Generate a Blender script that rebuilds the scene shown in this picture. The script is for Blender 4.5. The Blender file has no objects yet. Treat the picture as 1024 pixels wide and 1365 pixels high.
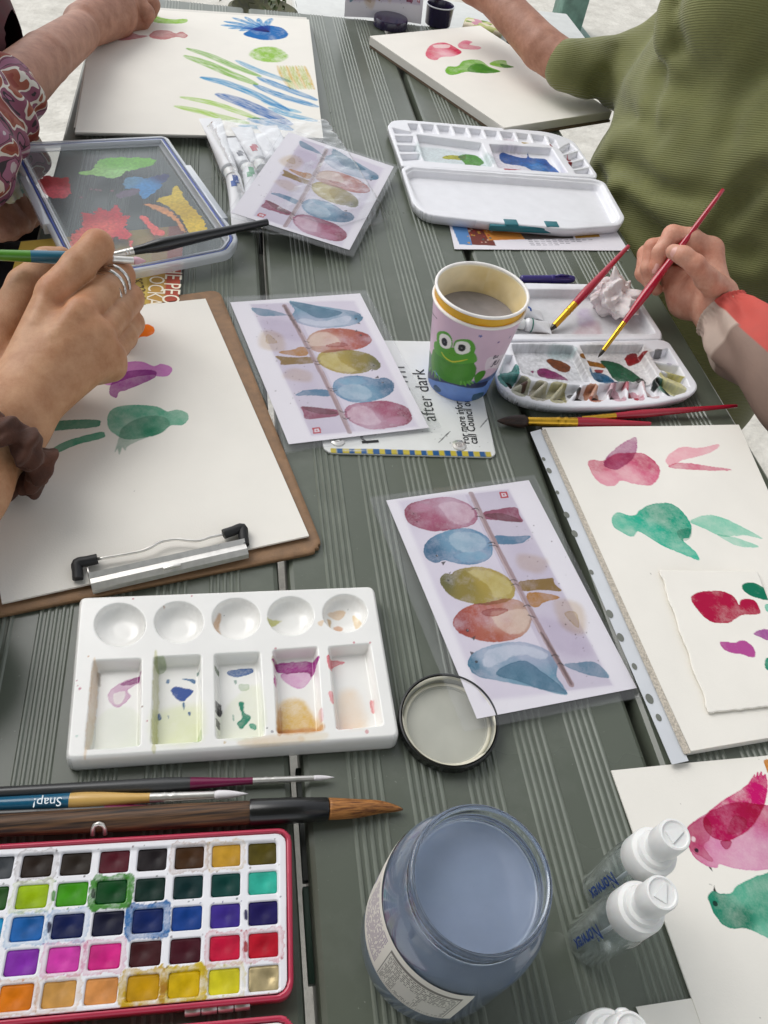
import bpy, bmesh, math, random
import numpy as np
from mathutils import Vector, Matrix, Euler

random.seed(4)
np.random.seed(4)
PI = math.pi
SC = bpy.context.scene
COL = SC.collection

# ---------------------------------------------------------------- camera model (table top is z = 0, metres)
CAM_H, FOCAL, CX, CY = .456, 1034.3, 512., 682.5
def _rot(pi, ro, ya):
    cp, sp = math.cos(pi), math.sin(pi)
    right = np.array([1, 0, 0.]); fw = np.array([0, cp, -sp]); up = np.array([0, sp, cp])
    cr, sr = math.cos(ro), math.sin(ro)
    r2 = right*cr + up*sr; u2 = -right*sr + up*cr
    Rz = np.array([[math.cos(ya), -math.sin(ya), 0], [math.sin(ya), math.cos(ya), 0], [0, 0, 1]])
    return np.stack([Rz@r2, Rz@u2, Rz@-fw], 1)
RC = _rot(math.radians(49.233), math.radians(11.7), math.radians(-16.761))
CAMP = np.array([0, 0, CAM_H])
def ray(px, py): return RC@np.array([px-CX, -(py-CY), -FOCAL])
def W(px, py, z=0.):
    """measured photo point -> place on the horizontal plane z"""
    d = ray(px, py); return CAMP + d*((z-CAM_H)/d[2])
def Ws(pts, z=0.): return np.array([W(x, y, z) for x, y in pts])
def SCL(px, py, z=0.):
    """metres per photo pixel there"""
    d = ray(px, py); return (z-CAM_H)/d[2]
def zc(ox, oy, s, pts): return [(ox+x*s, oy+y*s) for x, y in pts]

# ---------------------------------------------------------------- colour
def lin(h):
    if not isinstance(h, str): return np.array(h[:3], float)
    h = h.lstrip('#'); c = np.array([int(h[i:i+2], 16)/255 for i in (0, 2, 4)])
    return np.where(c <= .04045, c/12.92, ((c+.055)/1.055)**2.4)

# ---------------------------------------------------------------- materials
def _nt(name):
    m = bpy.data.materials.new(name); m.use_nodes = True
    nt = m.node_tree; b = nt.nodes['Principled BSDF']
    return m, nt, b
def mat(name, col, rough=.5, metal=0., spec=.5, var=.12, vscale=40., bump=0., bscale=300., sss=0., coat=0., paint=False, alpha_tr=None, rvar=.1, sheen=0.):
    """principled surface whose colour and gloss wander a little; paint=True multiplies in the mesh's pigment attribute"""
    m, nt, b = _nt(name); N, L = nt.nodes, nt.links
    tc = N.new('ShaderNodeTexCoord')
    no = N.new('ShaderNodeTexNoise'); no.inputs['Scale'].default_value = vscale; no.inputs['Detail'].default_value = 4
    L.new(tc.outputs['Object'], no.inputs['Vector'])
    mr = N.new('ShaderNodeMapRange'); mr.inputs['From Min'].default_value = .3; mr.inputs['From Max'].default_value = .7
    mr.inputs['To Min'].default_value = 1-var; mr.inputs['To Max'].default_value = 1+var
    L.new(no.outputs['Fac'], mr.inputs['Value'])
    mx = N.new('ShaderNodeMix'); mx.data_type = 'RGBA'; mx.blend_type = 'MULTIPLY'; mx.inputs['Factor'].default_value = 1
    c = lin(col)
    mx.inputs[6].default_value = (*c, 1); L.new(mr.outputs['Result'], mx.inputs[7])
    out = mx.outputs[2]
    if paint:
        at = N.new('ShaderNodeAttribute'); at.attribute_name = 'pigment'
        m2 = N.new('ShaderNodeMix'); m2.data_type = 'RGBA'; m2.blend_type = 'MULTIPLY'; m2.inputs['Factor'].default_value = 1
        L.new(out, m2.inputs[6]); L.new(at.outputs['Color'], m2.inputs[7]); out = m2.outputs[2]
    L.new(out, b.inputs['Base Color'])
    rr = N.new('ShaderNodeMapRange'); rr.inputs['To Min'].default_value = max(.02, rough-rvar*rough*2); rr.inputs['To Max'].default_value = min(1, rough+rvar*rough*2)
    L.new(no.outputs['Fac'], rr.inputs['Value']); L.new(rr.outputs['Result'], b.inputs['Roughness'])
    b.inputs['Metallic'].default_value = metal; b.inputs['Specular IOR Level'].default_value = spec
    b.inputs['Coat Weight'].default_value = coat; b.inputs['Coat Roughness'].default_value = .08
    if sheen: b.inputs['Sheen Weight'].default_value = sheen; b.inputs['Sheen Roughness'].default_value = .4
    if sss:
        b.inputs['Subsurface Weight'].default_value = sss; b.inputs['Subsurface Radius'].default_value = (1, .35, .2); b.inputs['Subsurface Scale'].default_value = .004
    if bump:
        n2 = N.new('ShaderNodeTexNoise'); n2.inputs['Scale'].default_value = bscale; n2.inputs['Detail'].default_value = 5; n2.inputs['Roughness'].default_value = .6
        L.new(tc.outputs['Object'], n2.inputs['Vector'])
        bp = N.new('ShaderNodeBump'); bp.inputs['Strength'].default_value = min(1, bump); bp.inputs['Distance'].default_value = .0012
        L.new(n2.outputs['Fac'], bp.inputs['Height']); L.new(bp.outputs['Normal'], b.inputs['Normal'])
    return m
def film_mat(name, tint=(1, 1, 1), gloss=.35, rough=.06, body=.0, body_col=(.8, .8, .8), bump=0., bscale=30., paint=False):
    """thin clear plastic: lets light straight through, mirrors at a slant, a little milky body"""
    m, nt, b = _nt(name); N, L = nt.nodes, nt.links
    out = N['Material Output']; N.remove(b)
    tr = N.new('ShaderNodeBsdfTransparent'); tr.inputs[0].default_value = (*tint, 1)
    df = N.new('ShaderNodeBsdfPrincipled'); df.inputs['Base Color'].default_value = (*body_col, 1); df.inputs['Roughness'].default_value = .4
    mb = N.new('ShaderNodeMixShader'); mb.inputs[0].default_value = body
    L.new(tr.outputs[0], mb.inputs[1]); L.new(df.outputs[0], mb.inputs[2])
    if paint:
        at = N.new('ShaderNodeAttribute'); at.attribute_name = 'pigment'
        L.new(at.outputs['Color'], df.inputs['Base Color'])
        ma = N.new('ShaderNodeMath'); ma.operation = 'MAXIMUM'; ma.inputs[1].default_value = body
        L.new(at.outputs['Alpha'], ma.inputs[0]); L.new(ma.outputs[0], mb.inputs[0])
    gl = N.new('ShaderNodeBsdfGlossy'); gl.inputs['Roughness'].default_value = rough; gl.inputs[0].default_value = (1, 1, 1, 1)
    def mth(op, x, y=None):
        n = N.new('ShaderNodeMath'); n.operation = op; L.new(x, n.inputs[0])
        if y is not None: n.inputs[1].default_value = y
        return n.outputs[0]
    ge = N.new('ShaderNodeNewGeometry'); dt = N.new('ShaderNodeVectorMath'); dt.operation = 'DOT_PRODUCT'; L.new(ge.outputs['Incoming'], dt.inputs[0]); L.new(ge.outputs['Normal'], dt.inputs[1])
    n1 = N.new('ShaderNodeMath'); n1.operation = 'SUBTRACT'; n1.inputs[0].default_value = 1; L.new(mth('ABSOLUTE', dt.outputs['Value']), n1.inputs[1])
    fq = mth('MULTIPLY', mth('ADD', mth('MULTIPLY', mth('POWER', n1.outputs[0], 5.), .96), .04), gloss*2)
    mg = N.new('ShaderNodeMath'); mg.operation = 'MINIMUM'; mg.inputs[1].default_value = 1.; L.new(fq, mg.inputs[0])
    ms = N.new('ShaderNodeMixShader'); L.new(mg.outputs[0], ms.inputs[0]); L.new(mb.outputs[0], ms.inputs[1]); L.new(gl.outputs[0], ms.inputs[2])
    L.new(ms.outputs[0], out.inputs['Surface'])
    if bump:
        tc = N.new('ShaderNodeTexCoord'); n2 = N.new('ShaderNodeTexNoise'); n2.inputs['Scale'].default_value = bscale; n2.inputs['Detail'].default_value = 3
        L.new(tc.outputs['Object'], n2.inputs['Vector'])
        bp = N.new('ShaderNodeBump'); bp.inputs['Strength'].default_value = bump; bp.inputs['Distance'].default_value = .004
        L.new(n2.outputs['Fac'], bp.inputs['Height']); L.new(bp.outputs['Normal'], gl.inputs['Normal']); L.new(bp.outputs['Normal'], dt.inputs[1])
    return m
def glass_mat(name, col=(.93, .97, .96), rough=0., ior=1.45):
    m, nt, b = _nt(name)
    b.inputs['Base Color'].default_value = (*col, 1); b.inputs['Transmission Weight'].default_value = 1
    b.inputs['Roughness'].default_value = rough; b.inputs['IOR'].default_value = ior
    return m

# ---------------------------------------------------------------- meshes
def _parent_loc(parent):
    l = Vector((0, 0, 0)); p = parent
    while p: l += p.location; p = p.parent
    return l
def obj(name, V, F, m, parent=None, col=None, sharp=None, loc=None, extra=None, mi=None):
    """one mesh object from world-space vertices; its origin is its parent's (or loc)"""
    V = np.asarray(V, float)
    if loc is None:
        o0 = np.array(_parent_loc(parent)) if parent else np.array([*((V.min(0)+V.max(0))/2)[:2], V[:, 2].min()])
    else: o0 = np.array(loc, float)
    me = bpy.data.meshes.new(name)
    if isinstance(F, np.ndarray):
        k = F.shape[1]; n = len(F)
        me.vertices.add(len(V)); me.vertices.foreach_set('co', (V-o0).ravel())
        me.loops.add(n*k); me.loops.foreach_set('vertex_index', F.ravel().astype(np.int32))
        me.polygons.add(n); me.polygons.foreach_set('loop_start', np.arange(0, n*k, k, dtype=np.int32))
        me.update(calc_edges=True); me.validate()
    else:
        me.from_pydata((V-o0).tolist(), [], [list(map(int, f)) for f in F]); me.update()
    me.polygons.foreach_set('use_smooth', np.ones(len(me.polygons), bool))
    if sharp: me.set_sharp_from_angle(angle=math.radians(sharp))
    if col is not None:
        a = me.color_attributes.new('pigment', 'FLOAT_COLOR', 'POINT')
        c = np.ones((len(V), 4)); cc = np.asarray(col, float); c[:, :cc.shape[1]] = cc
        a.data.foreach_set('color', c.ravel())
    if extra is not None:
        a = me.attributes.new('ribs', 'FLOAT', 'POINT'); a.data.foreach_set('value', np.asarray(extra, float))
    for mm in (m if isinstance(m, (list, tuple)) else [m]): me.materials.append(mm)
    if mi is not None: me.polygons.foreach_set('material_index', np.asarray(mi, dtype=np.int32))
    o = bpy.data.objects.new(name, me); COL.objects.link(o)
    if parent: o.parent = parent; o.location = Vector(o0) - _parent_loc(parent)
    else: o.location = o0
    return o
def thing(name, label, cat, loc, group=None):
    o = bpy.data.objects.new(name, None); COL.objects.link(o); o.location = Vector(loc); o.empty_display_size = .02
    return tag(o, label, cat, group)
def tag(o, label, cat, group=None):
    o['label'] = label; o['category'] = cat
    if group: o['group'] = group
    return o
def struct(o): o['kind'] = 'structure'; return o
def join(*parts):
    Vs, Fs, n = [], [], 0
    for V, F in parts:
        V = np.asarray(V, float); Vs.append(V); Fs += [[int(i)+n for i in f] for f in F]; n += len(V)
    return np.concatenate(Vs), Fs
def xf(VF, O, U, V_, N):
    P, F = VF; P = np.asarray(P, float)
    return np.asarray(O)+P[:, :1]*U+P[:, 1:2]*V_+P[:, 2:3]*N, F
def box(x0, x1, y0, y1, z0, z1, r=0., seg=2):
    bm = bmesh.new(); bmesh.ops.create_cube(bm, size=1)
    for v in bm.verts: v.co = Vector(((x0+x1)/2+v.co.x*(x1-x0), (y0+y1)/2+v.co.y*(y1-y0), (z0+z1)/2+v.co.z*(z1-z0)))
    if r: bmesh.ops.bevel(bm, geom=bm.edges[:], offset=r, segments=seg, profile=.5, affect='EDGES')
    bm.verts.index_update(); out = np.array([v.co[:] for v in bm.verts]), [[v.index for v in f.verts] for f in bm.faces]; bm.free(); return out
def lathe(prof, n=64, c=(0, 0, 0), cap0=True, cap1=True):
    """profile [(r, z)] turned round the vertical through c"""
    prof = np.array(prof, float); k = len(prof); a = np.arange(n)*2*PI/n
    V = np.stack([np.outer(prof[:, 0], np.cos(a))+c[0], np.outer(prof[:, 0], np.sin(a))+c[1], np.repeat(prof[:, 1:2], n, 1)+c[2]], -1).reshape(-1, 3)
    F = [[i*n+j, i*n+(j+1) % n, (i+1)*n+(j+1) % n, (i+1)*n+j] for i in range(k-1) for j in range(n)]
    if cap0: F.append(list(range(n))[::-1])
    if cap1: F.append([(k-1)*n+j for j in range(n)])
    return V, F
def spline(P, n=8, closed=False):
    P = np.array(P, float); N = len(P); out = []
    rng = range(N) if closed else range(N-1)
    for i in rng:
        if closed: a, b, c, d = P[i-1], P[i], P[(i+1) % N], P[(i+2) % N]
        else: a, b, c, d = P[max(i-1, 0)], P[i], P[i+1], P[min(i+2, N-1)]
        for t in np.arange(n)/n:
            out.append(.5*((2*b)+(c-a)*t+(2*a-5*b+4*c-d)*t*t+(3*b-a-3*c+d)*t**3))
    if not closed: out.append(P[-1])
    return np.array(out)
def tube(path, rad, n=16, cap=True, flat=None, up=None):
    """round tube along a path with a radius per point (flat: second radius factor per point)"""
    P = np.array(path, float); k = len(P); rad = np.broadcast_to(np.asarray(rad, float), (k,))
    fl = np.broadcast_to(np.asarray(1. if flat is None else flat, float), (k,))
    T = np.gradient(P, axis=0); T /= np.linalg.norm(T, axis=1)[:, None]+1e-12
    u = np.array(up if up is not None else ([0, 0, 1.] if abs(T[0][2]) < .9 else [1., 0, 0]))
    V = []; a = np.arange(n)*2*PI/n
    for i in range(k):
        s = np.cross(T[i], u); s /= np.linalg.norm(s)+1e-12; w = np.cross(s, T[i])
        u = w
        V.append(P[i]+rad[i]*(np.cos(a)[:, None]*s+np.sin(a)[:, None]*fl[i]*w))
    V = np.concatenate(V); F = [[i*n+j, i*n+(j+1) % n, (i+1)*n+(j+1) % n, (i+1)*n+j] for i in range(k-1) for j in range(n)]
    if cap: F += [list(range(n))[::-1], [(k-1)*n+j for j in range(n)]]
    return V, F
def torus(c, axis, R, r, n=48, m=12, rz=None):
    axis = np.array(axis, float); axis /= np.linalg.norm(axis)
    u = np.cross(axis, [0, 0, 1.] if abs(axis[2]) < .9 else [1., 0, 0]); u /= np.linalg.norm(u); v = np.cross(axis, u)
    V = []
    for i in range(n):
        A = 2*PI*i/n; d = math.cos(A)*u+math.sin(A)*v
        for j in range(m):
            B = 2*PI*j/m; V.append(np.array(c)+d*(R+r*math.cos(B))+axis*(rz or r)*math.sin(B))
    F = [[i*m+j, ((i+1) % n)*m+j, ((i+1) % n)*m+(j+1) % m, i*m+(j+1) % m] for i in range(n) for j in range(m)]
    return np.array(V), F
def rpoly(P, r, seg=6):
    """2-D polygon with every corner rounded (r scalar or per corner)"""
    P = np.array(P, float); n = len(P); out = []; r = np.broadcast_to(np.asarray(r, float), (n,))
    for i in range(n):
        a, b, c = P[i-1], P[i], P[(i+1) % n]; e1 = a-b; e2 = c-b; l1 = np.linalg.norm(e1); l2 = np.linalg.norm(e2)
        if r[i] <= 0: out.append(b); continue
        t = min(r[i], l1*.49, l2*.49); p = b+e1/l1*t; q = b+e2/l2*t
        for k in range(seg+1):
            s = k/seg; out.append((1-s)**2*p+2*s*(1-s)*b+s*s*q)
    return np.array(out)
def prism(poly, z0, z1, bev=0.):
    """vertical prism over a world-plane polygon, with a small rounded top edge"""
    P = np.array(poly, float)[:, :2]; n = len(P)
    if np.sum(P[:, 0]*np.roll(P[:, 1], -1)-np.roll(P[:, 0], -1)*P[:, 1]) < 0: P = P[::-1]
    t = np.roll(P, -1, 0)-np.roll(P, 1, 0); t /= np.linalg.norm(t, axis=1)[:, None]+1e-12; nr = np.stack([t[:, 1], -t[:, 0]], 1)
    rings = [(0, z0), (0, z1-bev)] + ([(-bev*.3, z1-bev*.3), (-bev, z1)] if bev else [(0, z1)])
    if not bev: rings = [(0, z0), (0, z1)]
    V = np.concatenate([np.column_stack([P+nr*o, np.full(n, z)]) for o, z in rings]); k = len(rings)
    F = [[i*n+j, i*n+(j+1) % n, (i+1)*n+(j+1) % n, (i+1)*n+j] for i in range(k-1) for j in range(n)]
    F += [list(range(n))[::-1], [(k-1)*n+j for j in range(n)]]
    return V, F

# ---------------------------------------------------------------- noise, distance, paint
def vnoise(x, y, seed=0):
    rs = np.random.RandomState(seed); T = rs.rand(128, 128)
    xi = np.floor(x).astype(int); yi = np.floor(y).astype(int); fx = x-xi; fy = y-yi
    fx = fx*fx*(3-2*fx); fy = fy*fy*(3-2*fy); g = lambda a, b: T[a % 128, b % 128]
    return (g(xi, yi)*(1-fx)+g(xi+1, yi)*fx)*(1-fy)+(g(xi, yi+1)*(1-fx)+g(xi+1, yi+1)*fx)*fy
def fbm(x, y, seed=0, o=4):
    s = 0; a = .5; t = 0
    for i in range(o): s = s+a*vnoise(x*2**i+7.3*i, y*2**i+3.1*i, seed+i); t += a; a *= .55
    return s/t
def sdpoly(x, y, P):
    """signed distance to a polygon (negative inside) and nearest point"""
    x = np.asarray(x, float); y = np.asarray(y, float); d = np.full(x.shape, 1e9); s = np.ones(x.shape); qx = x.copy(); qy = y.copy()
    n = len(P)
    for i in range(n):
        ax, ay = P[i]; bx, by = P[i-1]; ex, ey = bx-ax, by-ay; wx, wy = x-ax, y-ay
        t = np.clip((wx*ex+wy*ey)/(ex*ex+ey*ey+1e-18), 0, 1); cx, cy = ax+ex*t, ay+ey*t
        dd = (x-cx)**2+(y-cy)**2; k = dd < d; d = np.where(k, dd, d); qx = np.where(k, cx, qx); qy = np.where(k, cy, qy)
        c1 = y >= ay; c2 = y < by; c3 = ex*wy > ey*wx
        f = (c1 & c2 & c3) | (~c1 & ~c2 & ~c3); s = np.where(f, -s, s)
    return s*np.sqrt(d), qx, qy
def ss(a, b, x): t = np.clip((x-a)/(b-a), 0, 1); return t*t*(3-2*t)
class Canvas:
    """pigment on a sheet: X, Y are sheet coordinates in mm; C multiplies the sheet's own colour"""
    def __init__(s, X, Y, base=(1, 1, 1)): s.X, s.Y = np.asarray(X), np.asarray(Y); s.C = np.ones(s.X.shape+(3,))*lin(base); s.A = np.zeros(s.X.shape); s.sd = 1
    def _sel(s, P, m): return (s.X > P[:, 0].min()-m) & (s.X < P[:, 0].max()+m) & (s.Y > P[:, 1].min()-m) & (s.Y < P[:, 1].max()+m)
    def _put(s, k, d, pig, opaque):
        d = np.clip(d, 0, 1)[:, None]; pig = np.asarray(pig)
        if not opaque: lu = pig.mean(-1, keepdims=True); pig = np.clip(lu+(pig-lu)*1.06, .004, 1)**1.12
        s.C[k] = s.C[k]*(1-d)+pig*d if opaque else s.C[k]*((1-d)+pig*d)
        s.A[k] = np.maximum(s.A[k], d[:, 0])
    def blob(s, poly, col, a=.9, edge=.25, ew=.5, var=.25, vs=6., warp=.5, ws=3., soft=.25, cols=None, curve=True, opaque=False, gain=1.12, n=5, cvar=0.):
        P = spline(poly, n, True) if curve else np.array(poly, float); s.sd += 11
        k = s._sel(P, 3)
        if not k.any(): return
        x, y = s.X[k], s.Y[k]
        sd = sdpoly(x, y, P)[0]+warp*2*(fbm(x/ws, y/ws, s.sd, 3)-.5)
        inn = ss(soft, -soft, sd)
        wash = .62*(fbm(x/(vs*2.2), y/(vs*2.2), s.sd+5, 2)-.5)+.30*(fbm(x/(vs*.45), y/(vs*.45), s.sd+6, 4)-.5)+.16*(vnoise(x/.55, y/.55, s.sd+2)-.5)
        d = inn*(a*(1+var*2.0*wash)) + inn*edge*np.exp(-(np.minimum(sd, 0)/ew)**2)
        if cols:
            w = [1/(((x-c[0][0])**2+(y-c[0][1])**2)+.5)**1.5 for c in cols]; W_ = sum(w)
            pig = sum(w[i][:, None]*np.minimum(lin(cols[i][1])*gain, 1) for i in range(len(cols)))/W_[:, None]
        else: pig = np.minimum(lin(col)*gain, 1)
        if cvar: pig = np.clip(pig*(1+cvar*2*(fbm(x/2.2, y/2.2, s.sd+9, 5)-.5)[:, None])+cvar*.12*np.maximum(fbm(x/1.2, y/3, s.sd+4, 3)-.55, 0)[:, None], 0, 1)
        s._put(k, d, pig, opaque)
    def stroke(s, pts, w, col, a=.85, taper=.5, dry=0., var=.3, soft=.25, edge=.15, opaque=False, warp=.2, gain=1.12):
        P = spline(pts, 6); s.sd += 7; k = s._sel(P, w+2)
        if not k.any(): return
        x, y = s.X[k], s.Y[k]; best = np.full(x.shape, 1e9); tt = np.zeros(x.shape); sgn = np.zeros(x.shape); n = len(P)-1
        for i in range(n):
            ax, ay = P[i]; ex, ey = P[i+1]-P[i]; t = np.clip(((x-ax)*ex+(y-ay)*ey)/(ex*ex+ey*ey+1e-12), 0, 1)
            dd = np.hypot(x-ax-ex*t, y-ay-ey*t); kk = dd < best; best = np.where(kk, dd, best); tt = np.where(kk, (i+t)/n, tt)
            sgn = np.where(kk, ((x-ax)*ey-(y-ay)*ex)/math.hypot(ex, ey), sgn)
        ww = w*.5*(1-taper*np.abs(2*tt-1)**3)
        sd = best-ww+warp*2*(fbm(x/1.5, y/1.5, s.sd, 3)-.5); inn = ss(soft, -soft, sd)
        d = inn*a*(1+var*2*(fbm(tt*9, sgn*.5+3, s.sd+3)-.5))+inn*edge*np.exp(-(np.minimum(sd, 0)/.4)**2)
        if dry: d *= ss(dry-.25, dry+.1, fbm(tt*14+5, sgn*1.6+9, s.sd+8, 3)*1.0+.1)
        s._put(k, d, np.minimum(lin(col)*gain, 1), opaque)
    def dot(s, p, r, col, a=.95, opaque=True):
        k = (np.abs(s.X-p[0]) < r*2+.6) & (np.abs(s.Y-p[1]) < r*2+.6)
        if k.any():
            dd = np.hypot(s.X[k]-p[0], s.Y[k]-p[1]); s._put(k, a*ss(r+.15, r-.15, dd), lin(col), opaque)
    def flat(s, poly, col, a=1., soft=.12, opaque=True): s.blob(poly, col, a=a, edge=0, var=0, warp=0, soft=soft, curve=False, opaque=opaque, gain=1.)

# ---------------------------------------------------------------- sheets and reliefs
class Frame:
    """local mm frame on a horizontal plane: origin O, unit u, v (v left of u)"""
    def __init__(s, p0, p1, z): s.O = np.array(p0)[:2]; u = np.array(p1)[:2]-s.O; s.u = u/np.linalg.norm(u); s.v = np.array([-s.u[1], s.u[0]]); s.z = z
    def loc(s, P): D = (np.atleast_2d(P)[:, :2]-s.O)*1000; return np.stack([D@s.u, D@s.v], 1)
    def px(s, pts, z=None): return s.loc(Ws(pts, s.z if z is None else z))
    def pz(s, ox, oy, k, pts, z=None): return s.px(zc(ox, oy, k, pts), z)
    def wor(s, L, z=None): L = np.atleast_2d(np.asarray(L, float))/1000; xy = s.O+L[:, :1]*s.u+L[:, 1:2]*s.v; return np.column_stack([xy, np.broadcast_to(s.z if z is None else z, (len(xy),))])
def sheet(name, fr, quad, cell, m, parent=None, paint=None, hfun=None, thick=.0003, loc=None, gridbottom=False):
    """four-cornered sheet of paper or card (quad in local mm, in order); paint(canvas) colours it; hfun(s,t) lifts it (m)"""
    q = np.array(quad, float); lu = max(np.linalg.norm(q[1]-q[0]), np.linalg.norm(q[2]-q[3])); lv = max(np.linalg.norm(q[3]-q[0]), np.linalg.norm(q[2]-q[1]))
    nu, nv = max(2, int(lu/cell)+1), max(2, int(lv/cell)+1)
    s, t = np.meshgrid(np.linspace(0, 1, nu), np.linspace(0, 1, nv)); s = s.ravel(); t = t.ravel()
    L = (q[0]*((1-s)*(1-t))[:, None]+q[1]*(s*(1-t))[:, None]+q[2]*(s*t)[:, None]+q[3]*((1-s)*t)[:, None])
    z = fr.z+(hfun(s, t) if hfun else 0*s); V = fr.wor(L, z)
    cv = Canvas(L[:, 0], L[:, 1])
    if paint: paint(cv)
    i = np.arange(nu*nv).reshape(nv, nu); F = np.stack([i[:-1, :-1], i[:-1, 1:], i[1:, 1:], i[1:, :-1]], -1).reshape(-1, 4)
    per = np.concatenate([i[0, :-1], i[:-1, -1], i[-1, :0:-1], i[:0:-1, 0]])
    n0 = len(V); lo = V[per].copy(); lo[:, 2] -= thick; k = len(per); j = np.arange(k)
    top_up = np.cross(V[i[0, 1]]-V[i[0, 0]], V[i[1, 0]]-V[i[0, 0]])[2] > 0
    S = np.stack([per, n0+j, n0+(j+1) % k, np.roll(per, -1)], -1)
    c2 = per[[0]] 
    cor = [i[0, 0], i[0, -1], i[-1, -1], i[-1, 0]]; bot = V[cor].copy(); bot[:, 2] -= thick
    B = np.array([[n0+k, n0+k+3, n0+k+2, n0+k+1]])
    Vb = V.copy(); Vb[:, 2] -= thick; G = F+n0+k
    F = np.concatenate([F if top_up else F[:, ::-1], S if top_up else S[:, ::-1], G[:, ::-1] if top_up else G])
    col = np.concatenate([cv.C, np.ones((k, 3))*.95, np.ones((n0, 3))*.9])
    return obj(name, np.concatenate([V, lo, Vb]), F, m, parent, col=col, sharp=60, loc=loc)
def relief(name, fr, poly, cell, m, parent=None, hfun=None, paint=None, skirt=((0, -.003),), base=(1, 1, 1), bottom=True, sharp=None, alpha=False, loc=None):
    """moulded sheet over a rounded outline (local mm): hfun(x, y) height over fr.z (m), rim walls by skirt [(offset mm, dz m)]"""
    P = np.array(poly, float)
    if np.sum(P[:, 0]*np.roll(P[:, 1], -1)-np.roll(P[:, 0], -1)*P[:, 1]) < 0: P = P[::-1]
    x0, y0 = P.min(0)-cell; x1, y1 = P.max(0)+cell
    nx, ny = int((x1-x0)/cell)+2, int((y1-y0)/cell)+2
    X, Y = np.meshgrid(x0+np.arange(nx)*cell, y0+np.arange(ny)*cell); X = X.ravel(); Y = Y.ravel()
    sd, qx, qy = sdpoly(X, Y, P); sn = np.abs(sd) < .55*cell; X = np.where(sn, qx, X); Y = np.where(sn, qy, Y); ins = (sd < 0) | sn
    i = np.arange(nx*ny).reshape(ny, nx); F = np.stack([i[:-1, :-1], i[:-1, 1:], i[1:, 1:], i[1:, :-1]], -1).reshape(-1, 4)
    F = F[ins[F].all(1)]; allsn = sn[F].all(1)
    area = sum(X[F[:, a]]*Y[F[:, (a+1) % 4]]-X[F[:, (a+1) % 4]]*Y[F[:, a]] for a in range(4))*.5
    F = F[~(allsn & (area < cell*cell*.25))]
    used = np.unique(F); rm = np.full(nx*ny, -1); rm[used] = np.arange(len(used)); F = rm[F]; X = X[used]; Y = Y[used]
    z = fr.z+(hfun(X, Y) if hfun else 0*X); V = fr.wor(np.stack([X, Y], 1), z)
    cv = Canvas(X, Y, base)
    if paint: paint(cv)
    E = {}
    for a in range(4):
        for p, q in zip(F[:, a], F[:, (a+1) % 4]): E[(p, q)] = 1
    nxt = {p: q for (p, q) in E if (q, p) not in E}
    st = next(iter(nxt)); lp = [st]; c = nxt[st]
    while c != st and len(lp) < len(nxt)+2: lp.append(c); c = nxt[c]
    lp = np.array(lp); k = len(lp); Lp = np.stack([X[lp], Y[lp]], 1)
    tg = np.roll(Lp, -2, 0)-np.roll(Lp, 2, 0); tg /= np.linalg.norm(tg, axis=1)[:, None]+1e-9; nr = np.stack([tg[:, 1], -tg[:, 0]], 1)
    Fs = [F]; Vs = [V]; Cs = [cv.C]; As = [cv.A]; prev = lp; n = len(V); j = np.arange(k)
    for off, dz in skirt:
        ring = fr.wor(Lp+nr*off, fr.z+dz); idx = n+j
        Fs.append(np.stack([prev, idx, np.roll(idx, -1), np.roll(prev, -1)], -1)); Vs.append(ring); Cs.append(cv.C[lp]*0+lin(base)); As.append(np.zeros(k)); prev = idx; n += k
    if bottom:
        ctr = Vs[-1].mean(0); Vs.append(ctr[None]); Cs.append(lin(base)[None]); As.append(np.zeros(1)); pp = prev
        Fs.append(np.stack([np.roll(pp, -1), pp, np.full(k, n), np.full(k, n)], -1)); n += 1
    V = np.concatenate(Vs); Cc = np.concatenate(Cs)
    if alpha: Cc = np.column_stack([Cc, np.concatenate(As)])
    Fq = np.concatenate(Fs[:-1] if bottom else Fs)
    if bottom:
        tri = Fs[-1][:, :3]; allF = [list(map(int, f)) for f in Fq]+[list(map(int, f)) for f in tri]
        return obj(name, V, allF, m, parent, col=Cc, sharp=sharp, loc=loc)
    return obj(name, V, Fq, m, parent, col=Cc, sharp=sharp, loc=loc)
def wells(fr, ws, x, y):
    """height field of sunk wells: ws = [(polygon mm, depth m, wall width mm)]"""
    h = np.zeros(x.shape)
    for P, dep, wall in ws:
        P = np.asarray(P); k = (x > P[:, 0].min()-1) & (x < P[:, 0].max()+1) & (y > P[:, 1].min()-1) & (y < P[:, 1].max()+1)
        if k.any():
            sd = sdpoly(x[k], y[k], P)[0]; h[k] = np.minimum(h[k], -dep*ss(0, -wall, sd))
    return h

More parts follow.
